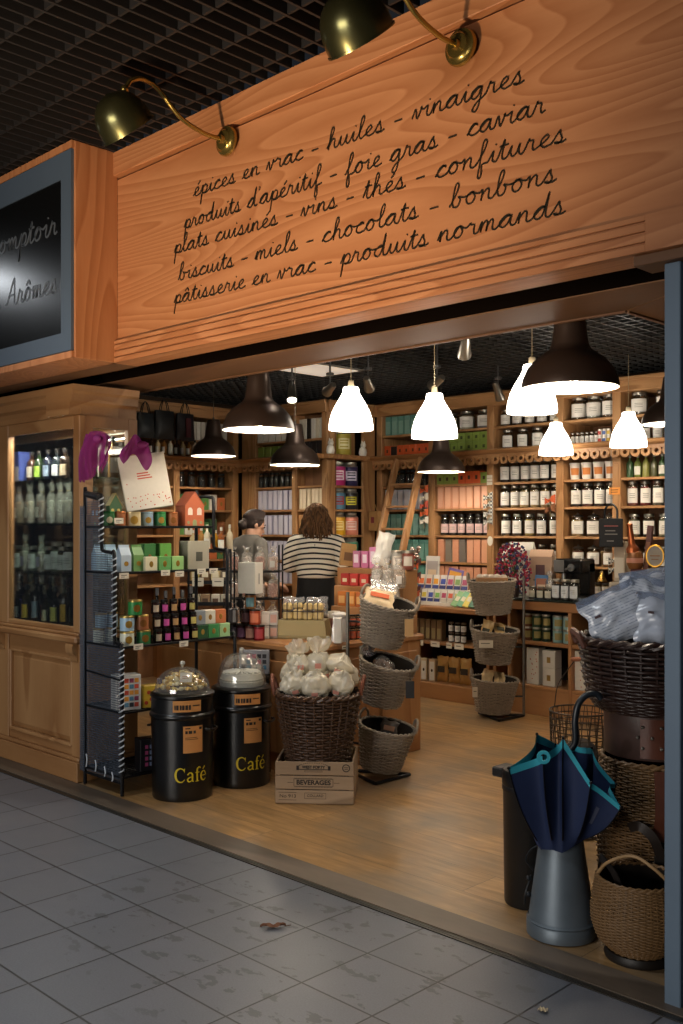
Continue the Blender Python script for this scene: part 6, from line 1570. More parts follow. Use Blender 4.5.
# wire basket behind the umbrella
WB = (-2.66, 4.40)
t = thing('wire_basket', 'tall dark wire basket with wooden grip, between umbrella and counter', 'basket', (WB[0], WB[1], .0045))
M_rust = mat('#4a3f35', .5, .6); prof = [(.11, .01), (.13, .2), (.15, .45), (.155, .62)]
def pr(q):
    f = q * 3; k = min(int(f), 2); f -= k; return prof[k][0] + (prof[k + 1][0] - prof[k][0]) * f, prof[k][1] + (prof[k + 1][1] - prof[k][1]) * f
b = MB()
for i in range(17):
    r, z = pr(i / 16); b.tube([(r * math.cos(a), r * math.sin(a), z) for a in [2 * PI * k / 28 for k in range(28)]], .0042 if i in (0, 16) else .0026, 5, closed=True)
for k in range(24):
    for sg in (-1, 1): b.tube([(pr(q / 6)[0] * math.cos(2 * PI * k / 24 + sg * q * .06), pr(q / 6)[0] * math.sin(2 * PI * k / 24 + sg * q * .06), pr(q / 6)[1]) for q in range(7)], .0024, 4)
b.build('wire_mesh', M_rust, t)
b = MB(); b.tube(catmull([(-.155, 0, .62), (-.13, 0, .74), (-.03, 0, .875)], 6), .003, 5); b.tube(catmull([(.155, 0, .62), (.14, 0, .74), (.075, 0, .885)], 6), .003, 5); b.build('bail', M_rust, t)
b = MB(); b.tube([(-.05, 0, .872), (.09, 0, .888)], .012, 8); b.build('wooden_grip', mat('#8a5030', .5), t)
b = MB(); b.lathe([(.001, .012), (.108, .012)], 24, cap=False); b.build('bottom_plate', M_rust, t)
b = MB()
b.sphere((0, 0, .3), .115, 14, 10, sc=(1, 1, 1.6)); b.build('dark_contents', mat('#2a2420', .8, var=.3, scale=20), t)

# litter on the tiles
p = at_z(273, 928, 0); t = thing('dry_leaf', 'brown curled dry leaf lying on the grey tiles', 'leaf', (p.x, p.y, .001), .9)
b = MB(); b.grid(lambda s, q: ((s - .5) * .10, (q - .5) * .034 * (1 - abs(2 * s - 1) ** 3) * (1 + .4 * math.sin(s * 21)), .004 + .008 * abs(2 * q - 1) + .004 * math.sin(s * 9)), 18, 7); b.build('blade', mat('#6a4026', .8, var=.2), t)
b = MB(); b.tube([(.045, 0, .004), (.07, .004, .006)], .0015, 5); b.build('stem', mat('#4a2e1c', .8), t)
p = at_z(543, 1012, 0); t = thing('paper_scrap', 'small crumpled beige paper scrap on the tiles near the post', 'litter', (p.x, p.y, .001), .2)
b = MB(); r_ = random.Random(2); b.grid(lambda s, q: ((s - .5) * .028, (q - .5) * .024, .003 + .008 * abs(math.sin(s * 7 + q * 5))), 8, 8); b.build('scrap', mat('#b9a888', .8), t)
# ================================================================== ISLAND TABLE AND ITS GOODS
IX0, IX1, IY0, IY1, IZ = -5.95, -4.45, 4.18, 5.28, .81
t = thing('island_table', 'pine island counter in the middle of the shop, piled with goods', 'counter', (0, 0, 0))
M_isl = wood('island', '#b5875a', '#93633a', 'Z', 9, 12, .5, 6, .06, 6.2); M_islX = wood('island_top', '#b5875a', '#93633a', 'X', 9, 12, .45, 6, .06, 6.9)
b = MB(); b.box(IX0, IX1, IY0, IY1, .0045, IZ - .045, c=.004); b.build('body', M_isl, t, smooth=False)
b = MB(); b.box(IX0 - .02, IX1 + .02, IY0 - .02, IY1 + .02, IZ - .045, IZ - .004, c=.01); b.box(IX0 - .005, IX1 + .005, IY0 - .005, IY1 + .005, IZ - .004, IZ, c=.001); b.build('table_top', M_islX, t, smooth=False)
for x0, x1 in ((IX0, -5.2), (-5.15, IX1)):
    b = MB(); b.box(x0 + .05, x1 - .05, IY0 - .012, IY0, .12, IZ - .11, c=.006); b.build('panel', M_isl, t, smooth=False)
for y0, y1 in ((IY0, 4.78), (4.82, IY1)):
    b = MB(); b.box(IX1, IX1 + .012, y0 + .05, y1 - .05, .12, IZ - .11, c=.006); b.build('panel', M_isl, t, smooth=False)
ISL = lambda x, y: tuple(at_z(x, y, IZ + .0006))
# scented candles
def candle(label, loc, r, h, col, labc, lid='#3a3430'):
    o = link('candle', lathe_mesh(('candle', r, h, col), [(.001, 0), (r * .96, 0), (r, .004), (r, h * .92)], mat(col, .25, 0, .5), 20, cap=False), None, loc, (0, 0, .75)); tag(o, label, 'candle')
    link('lid', lathe_mesh(('candlelid', r, h, lid), [(r * 1.02, h * .88), (r * 1.03, h * .9), (r * 1.03, h * .99), (.001, h)], mat(lid, .3, .7), 20, cap=False), o)
    def fn():
        b = MB(); b.grid(lambda s, q: ((r + .0012) * math.sin(-.8 + 1.6 * s), -(r + .0012) * math.cos(-.8 + 1.6 * s), h * (.14 + .6 * q)), 8, 2); return b.mesh('label', mat(labc, .6))
    link('label', cached(('candlelab', r, h, labc), fn), o)
cr_, ch_ = .036, .1
rowp = [at_z(241, 638, IZ) + Vector((0, 0, .0006)), at_z(250.5, 639.5, IZ) + Vector((0, 0, .0006)), at_z(261.5, 640.5, IZ) + Vector((0, 0, .0006))]
dv = (rowp[2] - rowp[1]).normalized() * .0755
base = rowp[1]
for k, (f, lev, c, l, nm) in enumerate(((-1, 0, '#3a1e26', '#5a3a58', 'plum, bottom row of the candle pyramid'), (0, 0, '#6a3a34', '#b98a7c', 'dusty rose, bottom row of the candle pyramid'), (1, 0, '#7a1e24', '#a83a40', 'crimson, bottom row of the candle pyramid'),
        (-.5, 1, '#2a1a18', '#4a2e34', 'black-brown, middle row of the candle pyramid'), (.5, 1, '#b04a30', '#d97a58', 'coral orange, middle row of the candle pyramid'), (0, 2, '#8a5a30', '#5a8088', 'amber with a teal label, top of the candle pyramid'))):
    p = base + dv * f + Vector((0, 0, .1006 * lev)); candle('jar candle in ' + nm, tuple(p), cr_, ch_, c, l)
p = base + Vector((0, 0, .1006 * 3)); o = carton('candle_box', 'tall pale grey box balanced on top of the candle pyramid', 'box', tuple(p), (.125, .11, .2), '#b9b7ae', rz=.35)
b = MB(); b.box(.0625, .0637, -.05, .05, .0, .2); b.build('white_side', mat('#e0ddd4', .6), o, smooth=False)
b = MB(); b.box(.0637, .0645, -.006, .006, .06, .13); b.build('print', mat('#8a8a88', .7), o, smooth=False)
q = base - dv * 2.05
candle('dark jar candle standing left of the candle pyramid', (q.x, q.y, q.z), .034, .1, '#1e1a1e', '#3a3440'); 
carton('tea_pack', 'dark grey pack set on the candle left of the pyramid', 'box', (q.x, q.y, q.z + .1006), (.06, .05, .09), '#4a4a50', rz=.6, face=('#b9b9be', .6, .95, .05, .95))
for k, (x, lev, c) in enumerate(((266, 0, '#b9b6b0'), (274, 0, '#8f8a84'), (266, 1, '#d9d2c8'), (274, 1, '#bdb9b4'))):
    p = at_z(x, 638.5, IZ); carton('soap_pack', f"{('lower', 'upper')[lev]} {('white and grey', 'grey')[k % 2]} soap pack between candles and beige crate", 'box', (p.x, p.y, IZ + .0006 + lev * .0885), (.052, .05, .088), c, rz=.7, face=(('#e6e0d8', '#c9a090')[k % 2], .1, .9, .2, .8))
# beige crate with bags of soaps
p = at_z(299, 639, IZ); SBX = Vector((p.x - .05, p.y + .09, IZ + .0006)); srz = .62
o = thing('beige_crate', 'beige tapered cardboard crate holding ribbon-tied soap bags', 'box', tuple(SBX), srz)
b = MB(); w0, w1, d0, d1, h_ = .175, .155, .11, .095, .12
vs = [(-w0, -d0, 0), (w0, -d0, 0), (w0, d0, 0), (-w0, d0, 0), (-w1, -d1, h_), (w1, -d1, h_), (w1, d1, h_), (-w1, d1, h_)]
b.add(vs, [(0, 3, 2, 1), (0, 1, 5, 4), (1, 2, 6, 5), (2, 3, 7, 6), (3, 0, 4, 7), (4, 5, 6, 7)]); b.build('crate_body', mat('#9a8c62', .6), o, smooth=False)
b = MB(); b.box(-w0 - .004, w0 + .004, -d0 - .004, d0 + .004, .0, .022, c=.003); b.build('base_band', mat('#8a7c54', .6), o, smooth=False)
Ms = Matrix.Translation(SBX) @ Matrix.Rotation(srz, 4, 'Z')
for k in range(4):
    q = Ms @ Vector((-.10 + .068 * k, -.035 + .01 * (k % 2), .1212))
    o = thing('soap_bag', f"{ORD[k]} ribbon-tied bag of beige soaps on the beige crate", 'bag', tuple(q), srz, 'soap bags on the beige crate')
    b = MB(); b.box(-.032, .032, -.03, .03, 0, .055 + .012 * (k == 1), c=.01); b.box(-.03, .03, -.028, .028, .058 + .012 * (k == 1), .11, c=.012); b.build('soaps', mat('#c9b078', .6, var=.15, scale=30), o, smooth=False)
    b = MB(); b.box(-.0325, .0325, -.0315, .0315, .052, .058); b.box(-.003, .003, -.0318, .0318, .0, .112); b.build('ribbon', mat('#3a2a20', .5), o, smooth=False)
for k, (dx, dz, w_, rot) in enumerate(((-.082, .15, .15, (.1, .06, .62)), (.082, .145, .15, (.1, -.05, .62)))):
    q = Ms @ Vector((dx, .055, .12 + .075)); flat_bag(f"{('clear', 'milky')[k]} flat film bag standing behind the soap bags", tuple(q), w_, .14, .03, rot, M_film, 90 + k)
# right end of the island: white boxes, bottles, ruffled bag
p = ISL(338, 643); carton('white_box', 'narrow white box right of the beige crate', 'box', p, (.05, .05, .16), '#dcd9d2', rz=.7)
p = at_z(329, 634, IZ); bottle('cork_bottle', 'squat dark bottle with a big cork behind the beige crate', 'bottle', (p.x - .12, p.y + .06, IZ + .0006), .035, .2, '#2a1c14', None, '#b98a5a')
for k in range(3):
    for j in range(2):
        p = at_z(346.5 + 4.8 * k, 640 - .3 * k, IZ)
        jar(f"{ORD[k]} dark jar with orange label in the {('bottom', 'top')[j]} row on the island's right end", (p.x, p.y + .012 * k, IZ + .0006 + .0825 * j), .08, .024, '#1e1614', M_darklid, '#b8583a', rz=.8, group='jars on the island corner')
p = at_z(344, 642, IZ); o = thing('ruffled_bag', 'white ruffled film bag draped over dark jars on the island', 'bag', (p.x - .03, p.y - .01, IZ + .0006), .75)
b = MB()
def ruf(s, q): a = 2 * PI * s; r = .055 * (1 - .35 * q) * (1 + .14 * math.sin(7 * a + 3 * q) * (.3 + q)); return (r * math.cos(a), .3 * r * math.sin(a), .16 * q)
b.grid(ruf, 30, 12, closeu=True); b.build('film', glassy('#ffffff', .6, .12, .2), o, angle=80)
b = MB(); b.lathe([(.035, .155), (.052, .175), (.03, .19), (.001, .185)], 14, cap=False, sy=.4); b.build('ruffle', mat('#e4e0da', .5), o)
p = at_u(345, 657, IX1 + .021); o = thing('price_tag', 'small white price tag stuck on the island edge', 'price tag', (IX1 + .0194, p.y, IZ - .03), PI / 2)
b = MB(); b.box(-.025, .025, -.002, 0, -.012, .012); b.build('card', M_paper, o, smooth=False)
b = MB(); b.box(-.016, .014, -.003, -.001, -.003, .002); b.build('print', M_dark, o, smooth=False)
# black tray rack with bottles on top (left end of the island)
t = thing('tray_rack', 'black metal tray rack on the island with small bottles on top', 'display rack', (-5.60, 4.36, IZ + .0006), .75)
for z in (.19, .34, .56):
    b = MB(); b.box(-.155, .155, -.10, .10, z - .006, z, c=.002); b.box(-.155, .155, -.104, -.10, z - .006, z + .02); b.build('tray', M_wire, t, smooth=False)
for sx in (-1, 1):
    for sy in (-1, 1): b = MB(); b.tube([(sx * .148, sy * .092, 0), (sx * .148, sy * .092, .57)], .007, 6); b.build('post', M_wire, t)
MT = Matrix.Translation((-5.60, 4.36, IZ + .0006)) @ Matrix.Rotation(.75, 4, 'Z')
for k in range(6):
    q = MT @ Vector((-.125 + .05 * k, -.05 + .06 * (k % 2), .5606)); bottle('sample_bottle', f"{ORD[k]} small liqueur bottle on the top tray of the black tray rack", 'bottle', tuple(q), .023, .15 + .02 * (k % 3), ['#c9b48a', '#b98a4a', '#e0d4b8', '#d9a02a', '#8a4a20', '#d8ccb0'][k], ['#e0dccf', None][k % 2], '#d8d4c8', rz=.75)
for lev, z in enumerate((.0, .19, .34)):
    for k in range(4):
        q = MT @ Vector((-.108 + .072 * k, -.03, z + .0006)); 
        if lev == 1: carton('sweet_pack', f"{ORD[k]} pale sweet pack on the middle tray of the black tray rack", 'box', tuple(q), (.064, .08, .07), ['#c9c0ae', '#a88a6a', '#d8d0c0'][k % 3], rz=.75, face=('#6a5040', .2, .8, .2, .6))
        elif lev == 2: carton('sweet_pack', f"{ORD[k]} yellow-brown sweet pack under the bottles of the black tray rack", 'box', tuple(q), (.062, .08, .09), ['#b9a060', '#7a5a3a', '#c9b890', '#4a4038'][k % 4], rz=.75, face=('#e0d8c0', .15, .85, .45, .85))
        else: cello_bag(f"{ORD[k]} bag of sweets at the foot of the black tray rack", tuple(q), .066, .155, ['#b98a6a', '#c9b0a0', '#8a5a4a'][k % 3], None, 100 + k)
for k in range(2):
    q = MT @ Vector((-.08 + .14 * k, -.1065, .35)); o = thing('price_tag', f"white tag on the front edge of the tray rack, {('nearer the wire rack', 'nearer the candles')[k]}", 'price tag', tuple(q), .75)
    b = MB(); b.box(-.04, .04, -.002, 0, -.03, .03); b.build('card', M_paper, o, smooth=False)
    b = MB(); b.box(-.025, .025, -.003, -.001, .0, .006); b.build('print', mat('#5a564e', .7), o, smooth=False)
# bag stand behind the candles
t = thing('bag_stand', 'black wire stand of pink sweet bags behind the candle pyramid', 'display rack', (-5.70, 4.83, IZ + .0006), .7)
for z in (.20, .40):
    b = MB()
    for k in range(9): b.tube([(-.21, -.1 + .025 * k, z), (.21, -.1 + .025 * k, z)], .0025, 4)
    b.tube([(-.21, -.1, z), (.21, -.1, z), (.21, .1, z), (-.21, .1, z)], .005, 5, closed=True); b.build('wire_shelf', M_wire, t)
for sx in (-1, 1):
    for sy in (-1, 1): b = MB(); b.tube([(sx * .205, sy * .095, 0), (sx * .205, sy * .095, .60)], .006, 6); b.build('post', M_wire, t)
MT = Matrix.Translation((-5.70, 4.83, IZ + .0006)) @ Matrix.Rotation(.7, 4, 'Z')
for lev, z in enumerate((.0, .20, .40)):
    for k in range(4):
        for row in range(1):
            q = MT @ Vector((-.148 + .098 * k, .0, z + .0055)); cello_bag(f"{ORD[k]} tied bag of pink and white sweets on the {('lowest', 'middle', 'top')[lev]} shelf behind the candles", tuple(q), .082, .18, ['#c98f80', '#d8b8a8', '#b9705a', '#e0d0c4'][(k + lev) % 4], 'sweet bags behind the candles', 200 + k + 7 * lev, labc='#d9d4cc' if (k + lev) % 2 else None, rz=.7)
# stepped riser with coloured boxes (right rear of the island)
t = thing('display_riser', 'three-step wooden riser of red and pink boxes on the island', 'riser', (0, 0, 0))
ST = [(4.84, 4.98, 1.0), (4.98, 5.12, 1.13), (5.12, 5.27, 1.25)]
for (y0, y1, z), xl in zip(ST, (-4.89, -5.0, -5.11)):
    b = MB(); b.box(xl, -4.47, y0, y1, IZ + .0006, z, c=.004); b.build('step', M_islX, t, smooth=False)
def stepx(px_, k): 
    p = at_v(px_, 560, (ST[k][0] + ST[k][1]) / 2); return (p.x, p.y, ST[k][2] + .0006)
for k, (x, c, nm) in enumerate(((344, '#c2702a', 'orange'), (353, '#c97a30', 'amber orange'), (362, '#b9622a', 'burnt orange'))):
    carton('sweet_box', f'{nm} box on the lowest step of the island riser', 'box', stepx(x, 0), (.066, .066, .1), c, rz=.25, face=('#e0b070', .15, .85, .2, .7))
for k, (x, c, nm) in enumerate(((347, '#a8281e', 'deep red'), (356, '#b9322a', 'bright red'), (366, '#c03a30', 'scarlet'))):
    carton('sweet_box', f'{nm} box on the middle step of the island riser', 'box', stepx(x, 1), (.068, .066, .085), c, rz=.25, face=('#d9c9a8', .25, .75, .3, .6))
for k, (x, c, nm) in enumerate(((358, '#c2789a', 'lilac pink'), (366.5, '#c9709a', 'rose pink'), (374.5, '#d98ab0', 'light pink'))):
    carton('sweet_box', f'{nm} box on the top step of the island riser', 'box', stepx(x, 2), (.056, .056, .12 + .03 * (k == 2)), c, rz=.25, face=('#e8d8e0', .2, .8, .3, .8))
q = stepx(383.5, 2); flat_bag('large shiny white pouch leaning on the top step of the riser', (q[0], q[1], q[2] + .135), .12, .24, .05, (-.1, .22, .75), mat('#f0ece2', .2, 0, .8), 301)
for k, (x, s, c) in enumerate(((374, 0, '#cfc8ba'), (384, 0, '#d8d0c4'), (393, 0, '#c9b8a4'), (377, 1, '#d8d2c8'), (388, 1, '#c9c0b4'), (399, 1, '#b9a088'))):
    cello_bag(f"{ORD[k % 3]} clear bag of biscuits on the {('lowest', 'middle')[s]} step of the riser, above the near basket", stepx(x, s), .086, .2, c, 'biscuit bags on the riser', 310 + k, labc='#e0d8d0' if k % 2 else None, rz=.7)
for k, (x, c, nm) in enumerate(((397, '#a8a49a', 'silver'), (408, '#8a4a3a', 'rust red'))):
    tin('gift_tin', f'{nm} gift tin on the top step of the riser', 'tin', stepx(x, 2), .04, .13, c, '#d8d0c4', rz=.7)

for k, (x, c, f, h_, nm) in enumerate(((325, '#5a3a26', '#b98a5a', .13, 'brown kraft'), (334, '#d8d2c4', '#8a5a4a', .16, 'tall cream'), (343, '#4a1e1c', '#c9a878', .12, 'dark red'))):
    p = at_v(x, 610, 4.79); carton('biscuit_box', f'{nm} biscuit box on the island in front of the stepped riser', 'box', (p.x, 4.79, IZ + .0006), (.062, .06, h_), c, rz=.2, face=(f, .15, .85, .3, .7))
q = stepx(346.5, 2); o = thing('kraft_bag', 'folded brown kraft bag on the top riser step, nearest the striped sweater', 'bag', (q[0], q[1], q[2] + .008), rot=(0, .12, .9))
b = MB(); b.box(-.055, .055, -.035, .035, 0, .13, c=.006); b.prism([(-.035, .13), (.035, .13), (.004, .165), (-.004, .165)], -.055, .055, 'YZ'); b.build('bag_body', M_kraft, o, smooth=False)
b = MB(); b.box(-.03, .03, -.0375, -.034, .04, .1); b.build('print', mat('#6a4a2e', .7), o, smooth=False)

# ================================================================== COUNTERS ALONG THE BACK
LX0, LX1, LY = -6.02, -5.06, 6.9
t = thing('shelf_counter', 'low pine shelf counter with packets on top and bags below', 'counter', (0, 0, 0))
b = MB(); b.box(LX0 - .01, LX1 + .01, LY - .02, 7.32, .785, .83, c=.008); b.build('counter_top', M_islX, t, smooth=False)
for x in (LX0, LX1 - .03): b = MB(); b.box(x, x + .03, LY, 7.3, .0045, .785, c=.003); b.build('side', M_isl, t, smooth=False)
b = MB(); b.box(LX0 + .03, LX1 - .03, LY + .01, 7.29, .49, .512, c=.003); b.build('shelf', M_islX, t, smooth=False)
b = MB(); b.box(LX0 + .03, LX1 - .03, LY + .01, 7.29, .0045, .145, c=.004); b.build('base', M_islX, t, smooth=False)
b = MB(); b.box(LX0 + .03, LX1 - .03, 7.28, 7.295, .15, .785); b.build('back', M_dark, t, smooth=False)
def ct(px_, z, v): p = at_v(px_, 640, v); return (p.x, v, z + .0006)
for k in range(5):
    carton('kraft_pack', f"{ORD[k]} brown pack on the shelf of the low counter", 'box', ct(419 + 5.6 * k, .512, 7.03), (.052, .08, .19), '#6a5236', rz=.1, face=('#8a7a54', .15, .85, .1, .6), group='brown packs on the counter shelf')
for k in range(3):
    for j in range(2):
        jar(f"{ORD[k]} small white-labelled pot in the {('bottom', 'top')[j]} row on the low counter shelf", ct(451.5 + 6.2 * k, .512 + .0905 * j, 7.02), .09, .026, '#2a201a', M_lid, '#d4d2cc', rz=.5, group='small pots on the counter shelf')
for k in range(4):
    p = at_v((419, 435, 449, 459)[k], 643, LY + .006); o = thing('price_tag', f"{ORD[k]} white price tag along the shelf edge of the low counter", 'price tag', (p.x, LY + .008, .50))
    b = MB(); b.box(-.05 if k != 2 else -.03, .05 if k != 2 else .03, -.003, 0, -.028, .02); b.build('card', M_paper, o, smooth=False)
    b = MB(); b.box(-.03, .02, -.004, -.002, -.004, .003); b.build('print', mat('#6a655c', .7), o, smooth=False)
for k in range(3):
    carton('coffee_box', f"{ORD[k]} cream box with an oval mark at the bottom of the low counter", 'box', ct(417 + 8.2 * k, .145, 7.0), (.065, .06, .2), '#c9b08c', rz=.2, face=('#dcd6cc', .14, .86, .06, .9), emblem='#4a3a24', group='cream boxes under the low counter')
for k in range(3):
    q = ct(443 + 11.5 * k, .145, 7.02); flat_bag(f"{ORD[k]} golden bag at the bottom of the low counter", (q[0], q[1], q[2] + .12), .12, .23, .06, (0, 0, .15), mat('#b98f50', .3, .2, var=.15, scale=20), 120 + k, '#2a2018')
# packets on the low counter
t = thing('packet_riser', 'white stepped riser carrying rows of small packets on the low counter', 'riser', (0, 0, 0))
b = MB(); b.box(-5.96, -5.16, 7.0, 7.1, .8306, .86); b.build('step', M_white, t, smooth=False)
b = MB(); b.box(-5.96, -5.16, 7.1, 7.22, .8306, .97); b.build('step', M_white, t, smooth=False)
PC = [('#e6e2d8', '#d9c23a'), ('#e6e2d8', '#e0c84a'), ('#dfe0da', '#3a4a9a'), ('#dcd6c8', '#6a9a4a'), ('#dad4c8', '#a83a5a'), ('#e0dcd2', '#c2502a')]
def packet(label, loc, w, h, c, c2, base, tilt=-.25, group=None):
    o = thing('sweet_packet', label, 'packet', loc, rot=(tilt, 0, .12), group=group)
    b = MB(); b.box(-w / 2, w / 2, -.006, .006, 0, h, c=.002); b.build('card', mat(c, .5), o, smooth=False)
    b = MB(); b.box(-w * .38, w * .38, -.0072, -.005, h * .34, h * .72); b.build('picture', mat(c2, .5), o, smooth=False)
    b = MB(); b.box(-w / 2, w / 2, -.0074, -.005, 0.001, h * .26); b.build('foot_band', mat(base, .5), o, smooth=False)
for k in range(7):
    c, c2 = PC[k % 6]; p = at_v(417 + 6.6 * k, 600, 7.03); packet(f"{ORD[k]} packet from left in the front row of the low counter", (p.x, 7.03, .8625), .058, .115, c, c2, '#26306a' if k < 4 else '#c9c0b0', group='packets in the front row')
for k in range(7):
    c, c2 = [('#e0d4c4', '#d9703a'), ('#e0d4c4', '#c9603a'), ('#e6e0d8', '#e09a2a'), ('#dcd6d0', '#3a4a9a'), ('#d9d2cc', '#b0486a'), ('#e0dcd2', '#7a9a5a'), ('#dcd6d0', '#a84a6a')][k]
    p = at_v(421 + 7.2 * k, 584, 7.13); packet(f"{ORD[k]} packet from left in the raised rear row of the low counter", (p.x, 7.13, .9725), .064, .13, c, c2, '#26306a', group='packets in the raised row')
def leaflet(label, loc, w, h, c, c2, rot, name='show_card', cat='card'):
    o = thing(name, label, cat, loc, rot=rot)
    b = MB(); b.box(-w / 2, w / 2, -.006, .006, 0, h, c=.002); b.build('board', mat(c, .5), o, smooth=False)
    b = MB(); b.box(-w * .4, w * .4, -.0075, -.005, h * .15, h * .85, c=.0005); b.build('picture', mat(c2, .5), o, smooth=False)
    b = MB(); b.box(-w * .3, w * .3, -.0085, -.007, h * .42, h * .58); b.build('print', mat('#d9c0a0', .6), o, smooth=False)
q = at_v(432.5, 574, 7.2); leaflet('white show card with photographs standing above the packets', (q.x, 7.19, .9706), .15, .3, '#d6d2ca', '#b0a8a4', (-.08, 0, .1))
q = at_v(447.5, 578, 7.16); leaflet('yellow and pink sweet box with a purple rim above the packets', (q.x + .03, 7.2, 1.0), .16, .16, '#6a5a9a', '#d99a3a', (-.15, .18, .1), 'sweet_box', 'box')
for k, (x, c, nm) in enumerate(((459, '#6a9a5a', 'sage green'), (465, '#3f8a5a', 'emerald green'), (471, '#d9c23a', 'yellow'), (477, '#2f6a4a', 'dark green'))):
    p = at_v(x, 606, 6.96); o = thing('booklet', f'{nm} chocolate bar leaning in the fan beside the farther basket', 'chocolate bar', (p.x - .05, 6.94, .8425), rot=(-.75, .25, .2))
    b = MB(); b.box(-.03, .03, -.006, .006, 0, .17, c=.002); b.build('wrapper', mat(c, .45), o, smooth=False)
    b = MB(); b.box(-.018, .018, -.0072, -.005, .06, .11); b.build('print', mat('#d8d0b0', .5), o, smooth=False)
# plaid gift bouquet at the counter's end
p = at_v(414, 604, 7.0); o = thing('gift_spray', 'tall spray of rust plaid bows and silver foil on the low counter end', 'ornament', (-5.93, 6.965, .8306))
b = MB(); b.lathe([(.001, 0), (.035, 0), (.03, .06), (.012, .09), (.01, .3), (.001, .31)], 12, cap=False); b.build('stem_pot', mat('#3a2018', .5), o)
r_ = random.Random(14)
for k in range(9):
    b = MB(); z = .10 + .042 * k
    for s in (-1, 1): b.grid(lambda a, q: (s * (.004 + .05 * a) * math.cos(k), (.004 + .05 * a) * s * math.sin(k) - .01, z + (q - .5) * (.02 + .05 * a)), 5, 4)
    b.build('plaid_bow', mat(('#b8522a', '#4a2018', '#8a3020')[k % 3], .7), o)
b = MB(); 
for k in range(10): b.sphere((r_.uniform(-.04, .04), r_.uniform(-.03, .03), .47 + r_.uniform(-.05, .05)), r_.uniform(.018, .03), 7, 5)
b.build('foil_head', mat('#b9aca4', .25, .8), o)['kind'] = 'stuff'
# cash desk
RX_0, RX_1 = -5.02, -3.0
t = thing('cash_desk', 'higher pine cash desk with a dark glass top in front of the jars', 'counter', (0, 0, 0))
b = MB(); b.box(RX_0 - .015, RX_1, LY - .02, 7.36, .935, .95, c=.004); b.build('glass_top', mat('#1c2622', .12, 0, .7), t, smooth=False)
b = MB(); b.box(RX_0 - .01, RX_1, LY - .012, 7.35, .86, .935, c=.006); b.build('top_rail', M_islX, t, smooth=False)
for x in (RX_0, -4.87, -4.29, RX_1 - .035): b = MB(); b.box(x, x + .03, LY, 7.34, .0045, .86, c=.003); b.build('side', M_isl, t, smooth=False)
for x0, x1 in ((RX_0 + .03, -4.87), (-4.84, -4.29), (-4.26, RX_1 - .035)):
    for z in (.605, .245): b = MB(); b.box(x0, x1, LY + .005, 7.33, z - .03, z, c=.004); b.build('shelf', M_islX, t, smooth=False)
b = MB(); b.box(RX_0 + .03, RX_1 - .035, LY + .008, 7.33, .0045, .215, c=.004); b.build('base', M_islX, t, smooth=False)
b = MB(); b.box(RX_0 + .03, RX_1 - .035, 7.325, 7.335, .215, .86); b.build('back', M_dark, t, smooth=False)
for k, (x, c, nm) in enumerate(((528, '#6a3a24', 'brown'), (537, '#24402a', 'bottle green'), (546.5, '#1e3222', 'very dark green'), (558, '#86a8a4', 'pale turquoise'), (568.5, '#8fb0ac', 'pale aqua'), (594, '#7a9a96', 'grey turquoise'))):
    for j in range(2):
        tin('tea_tin', f'{nm} tea tin in the {("lower", "upper")[j]} row of the cash desk shelf', 'tin', ct(x, .605 + .1105 * j, 6.99), .042 if k > 2 else .038, .11, c, '#9a8a50', rz=.7)
for k, (x, z, w_, h_, nm) in enumerate(((536, .245, .12, .3, 'tall white gift box with red dots, leftmost under the cash desk'), (552, .245, .12, .145, 'lower white gift box with a gold square under the cash desk'), (552, .3912, .12, .145, 'upper white gift box with a gold square under the cash desk'), (588, .245, .18, .31, 'wide white dotted gift box under the cash desk'))):
    o = carton('gift_box', nm, 'box', ct(x, z, 7.0), (w_, .1, h_), '#d6d2c6', face=('#9a7a3a', .36, .64, .3, .62) if 'gold' in nm else None)
    if 'dot' in nm:
        b = MB(); r_ = random.Random(k)
        for q in range(14): b.lathe([(.001, .0008), (.005, .0008), (.005, 0)], 6, (r_.uniform(-w_ * .42, w_ * .42), -.0508, r_.uniform(.02, h_ - .03)), Matrix.Rotation(PI / 2, 4, 'X'))
        b.build('red_print', mat('#b0503a', .6), o, smooth=False)
def dk(px_, v=7.05, z=.95): p = at_v(px_, 580, v); return (p.x, v, z + .0006)
# goods on the desk
for k, x in enumerate((533, 541, 549)):
    jar(f"{ORD[k]} low preserve jar along the cash desk edge", dk(x, 6.98), .10, .034, ['#3a3020', '#4a3a24', '#2a2a1e'][k], M_lid, '#cfc8b4', group='low jars on the cash desk')
for k, x in enumerate((557, 566, 575)):
    jar(f"{ORD[k]} clear storage jar in front of the coffee machine", dk(x, 6.99), .17, .04, '#2a221c', M_lid, '#cfd0d0', group='jars before the coffee machine')
o = thing('coffee_machine', 'black and steel coffee machine on the cash desk', 'coffee machine', dk(574, 7.2))
b = MB(); b.box(-.13, .13, -.10, .12, .0, .03, c=.006); b.box(-.13, .13, .02, .12, .03, .30, c=.01); b.box(-.13, .13, -.10, .12, .21, .33, c=.015); b.build('body', mat('#161617', .25, .2), o, smooth=False)
b = MB(); b.box(-.13, -.03, -.106, -.10, .22, .32, c=.004); b.build('steel_front', M_steel, o, smooth=False)
b = MB(); b.box(-.05, .05, -.09, .0, .030, .036); b.build('drip_tray', M_steel, o, smooth=False)
b = MB(); b.lathe([(.022, 0), (.03, .02), (.03, .035), (.001, .036)], 18, (.05, -.10, .26), Matrix.Rotation(PI / 2, 4, 'X')); b.tube([(.05, -.14, .26), (.05, -.21, .25)], .009, 8); b.build('dial', M_steel, o)
b = MB(); b.tube([(-.06, -.06, .21), (-.06, -.06, .15)], .018, 12); b.build('spout', M_steel, o)
o = thing('flower_bouquet', 'dried bouquet of red and blue flowers on the cash desk corner', 'bouquet', dk(513, 6.99))
r_ = random.Random(31)
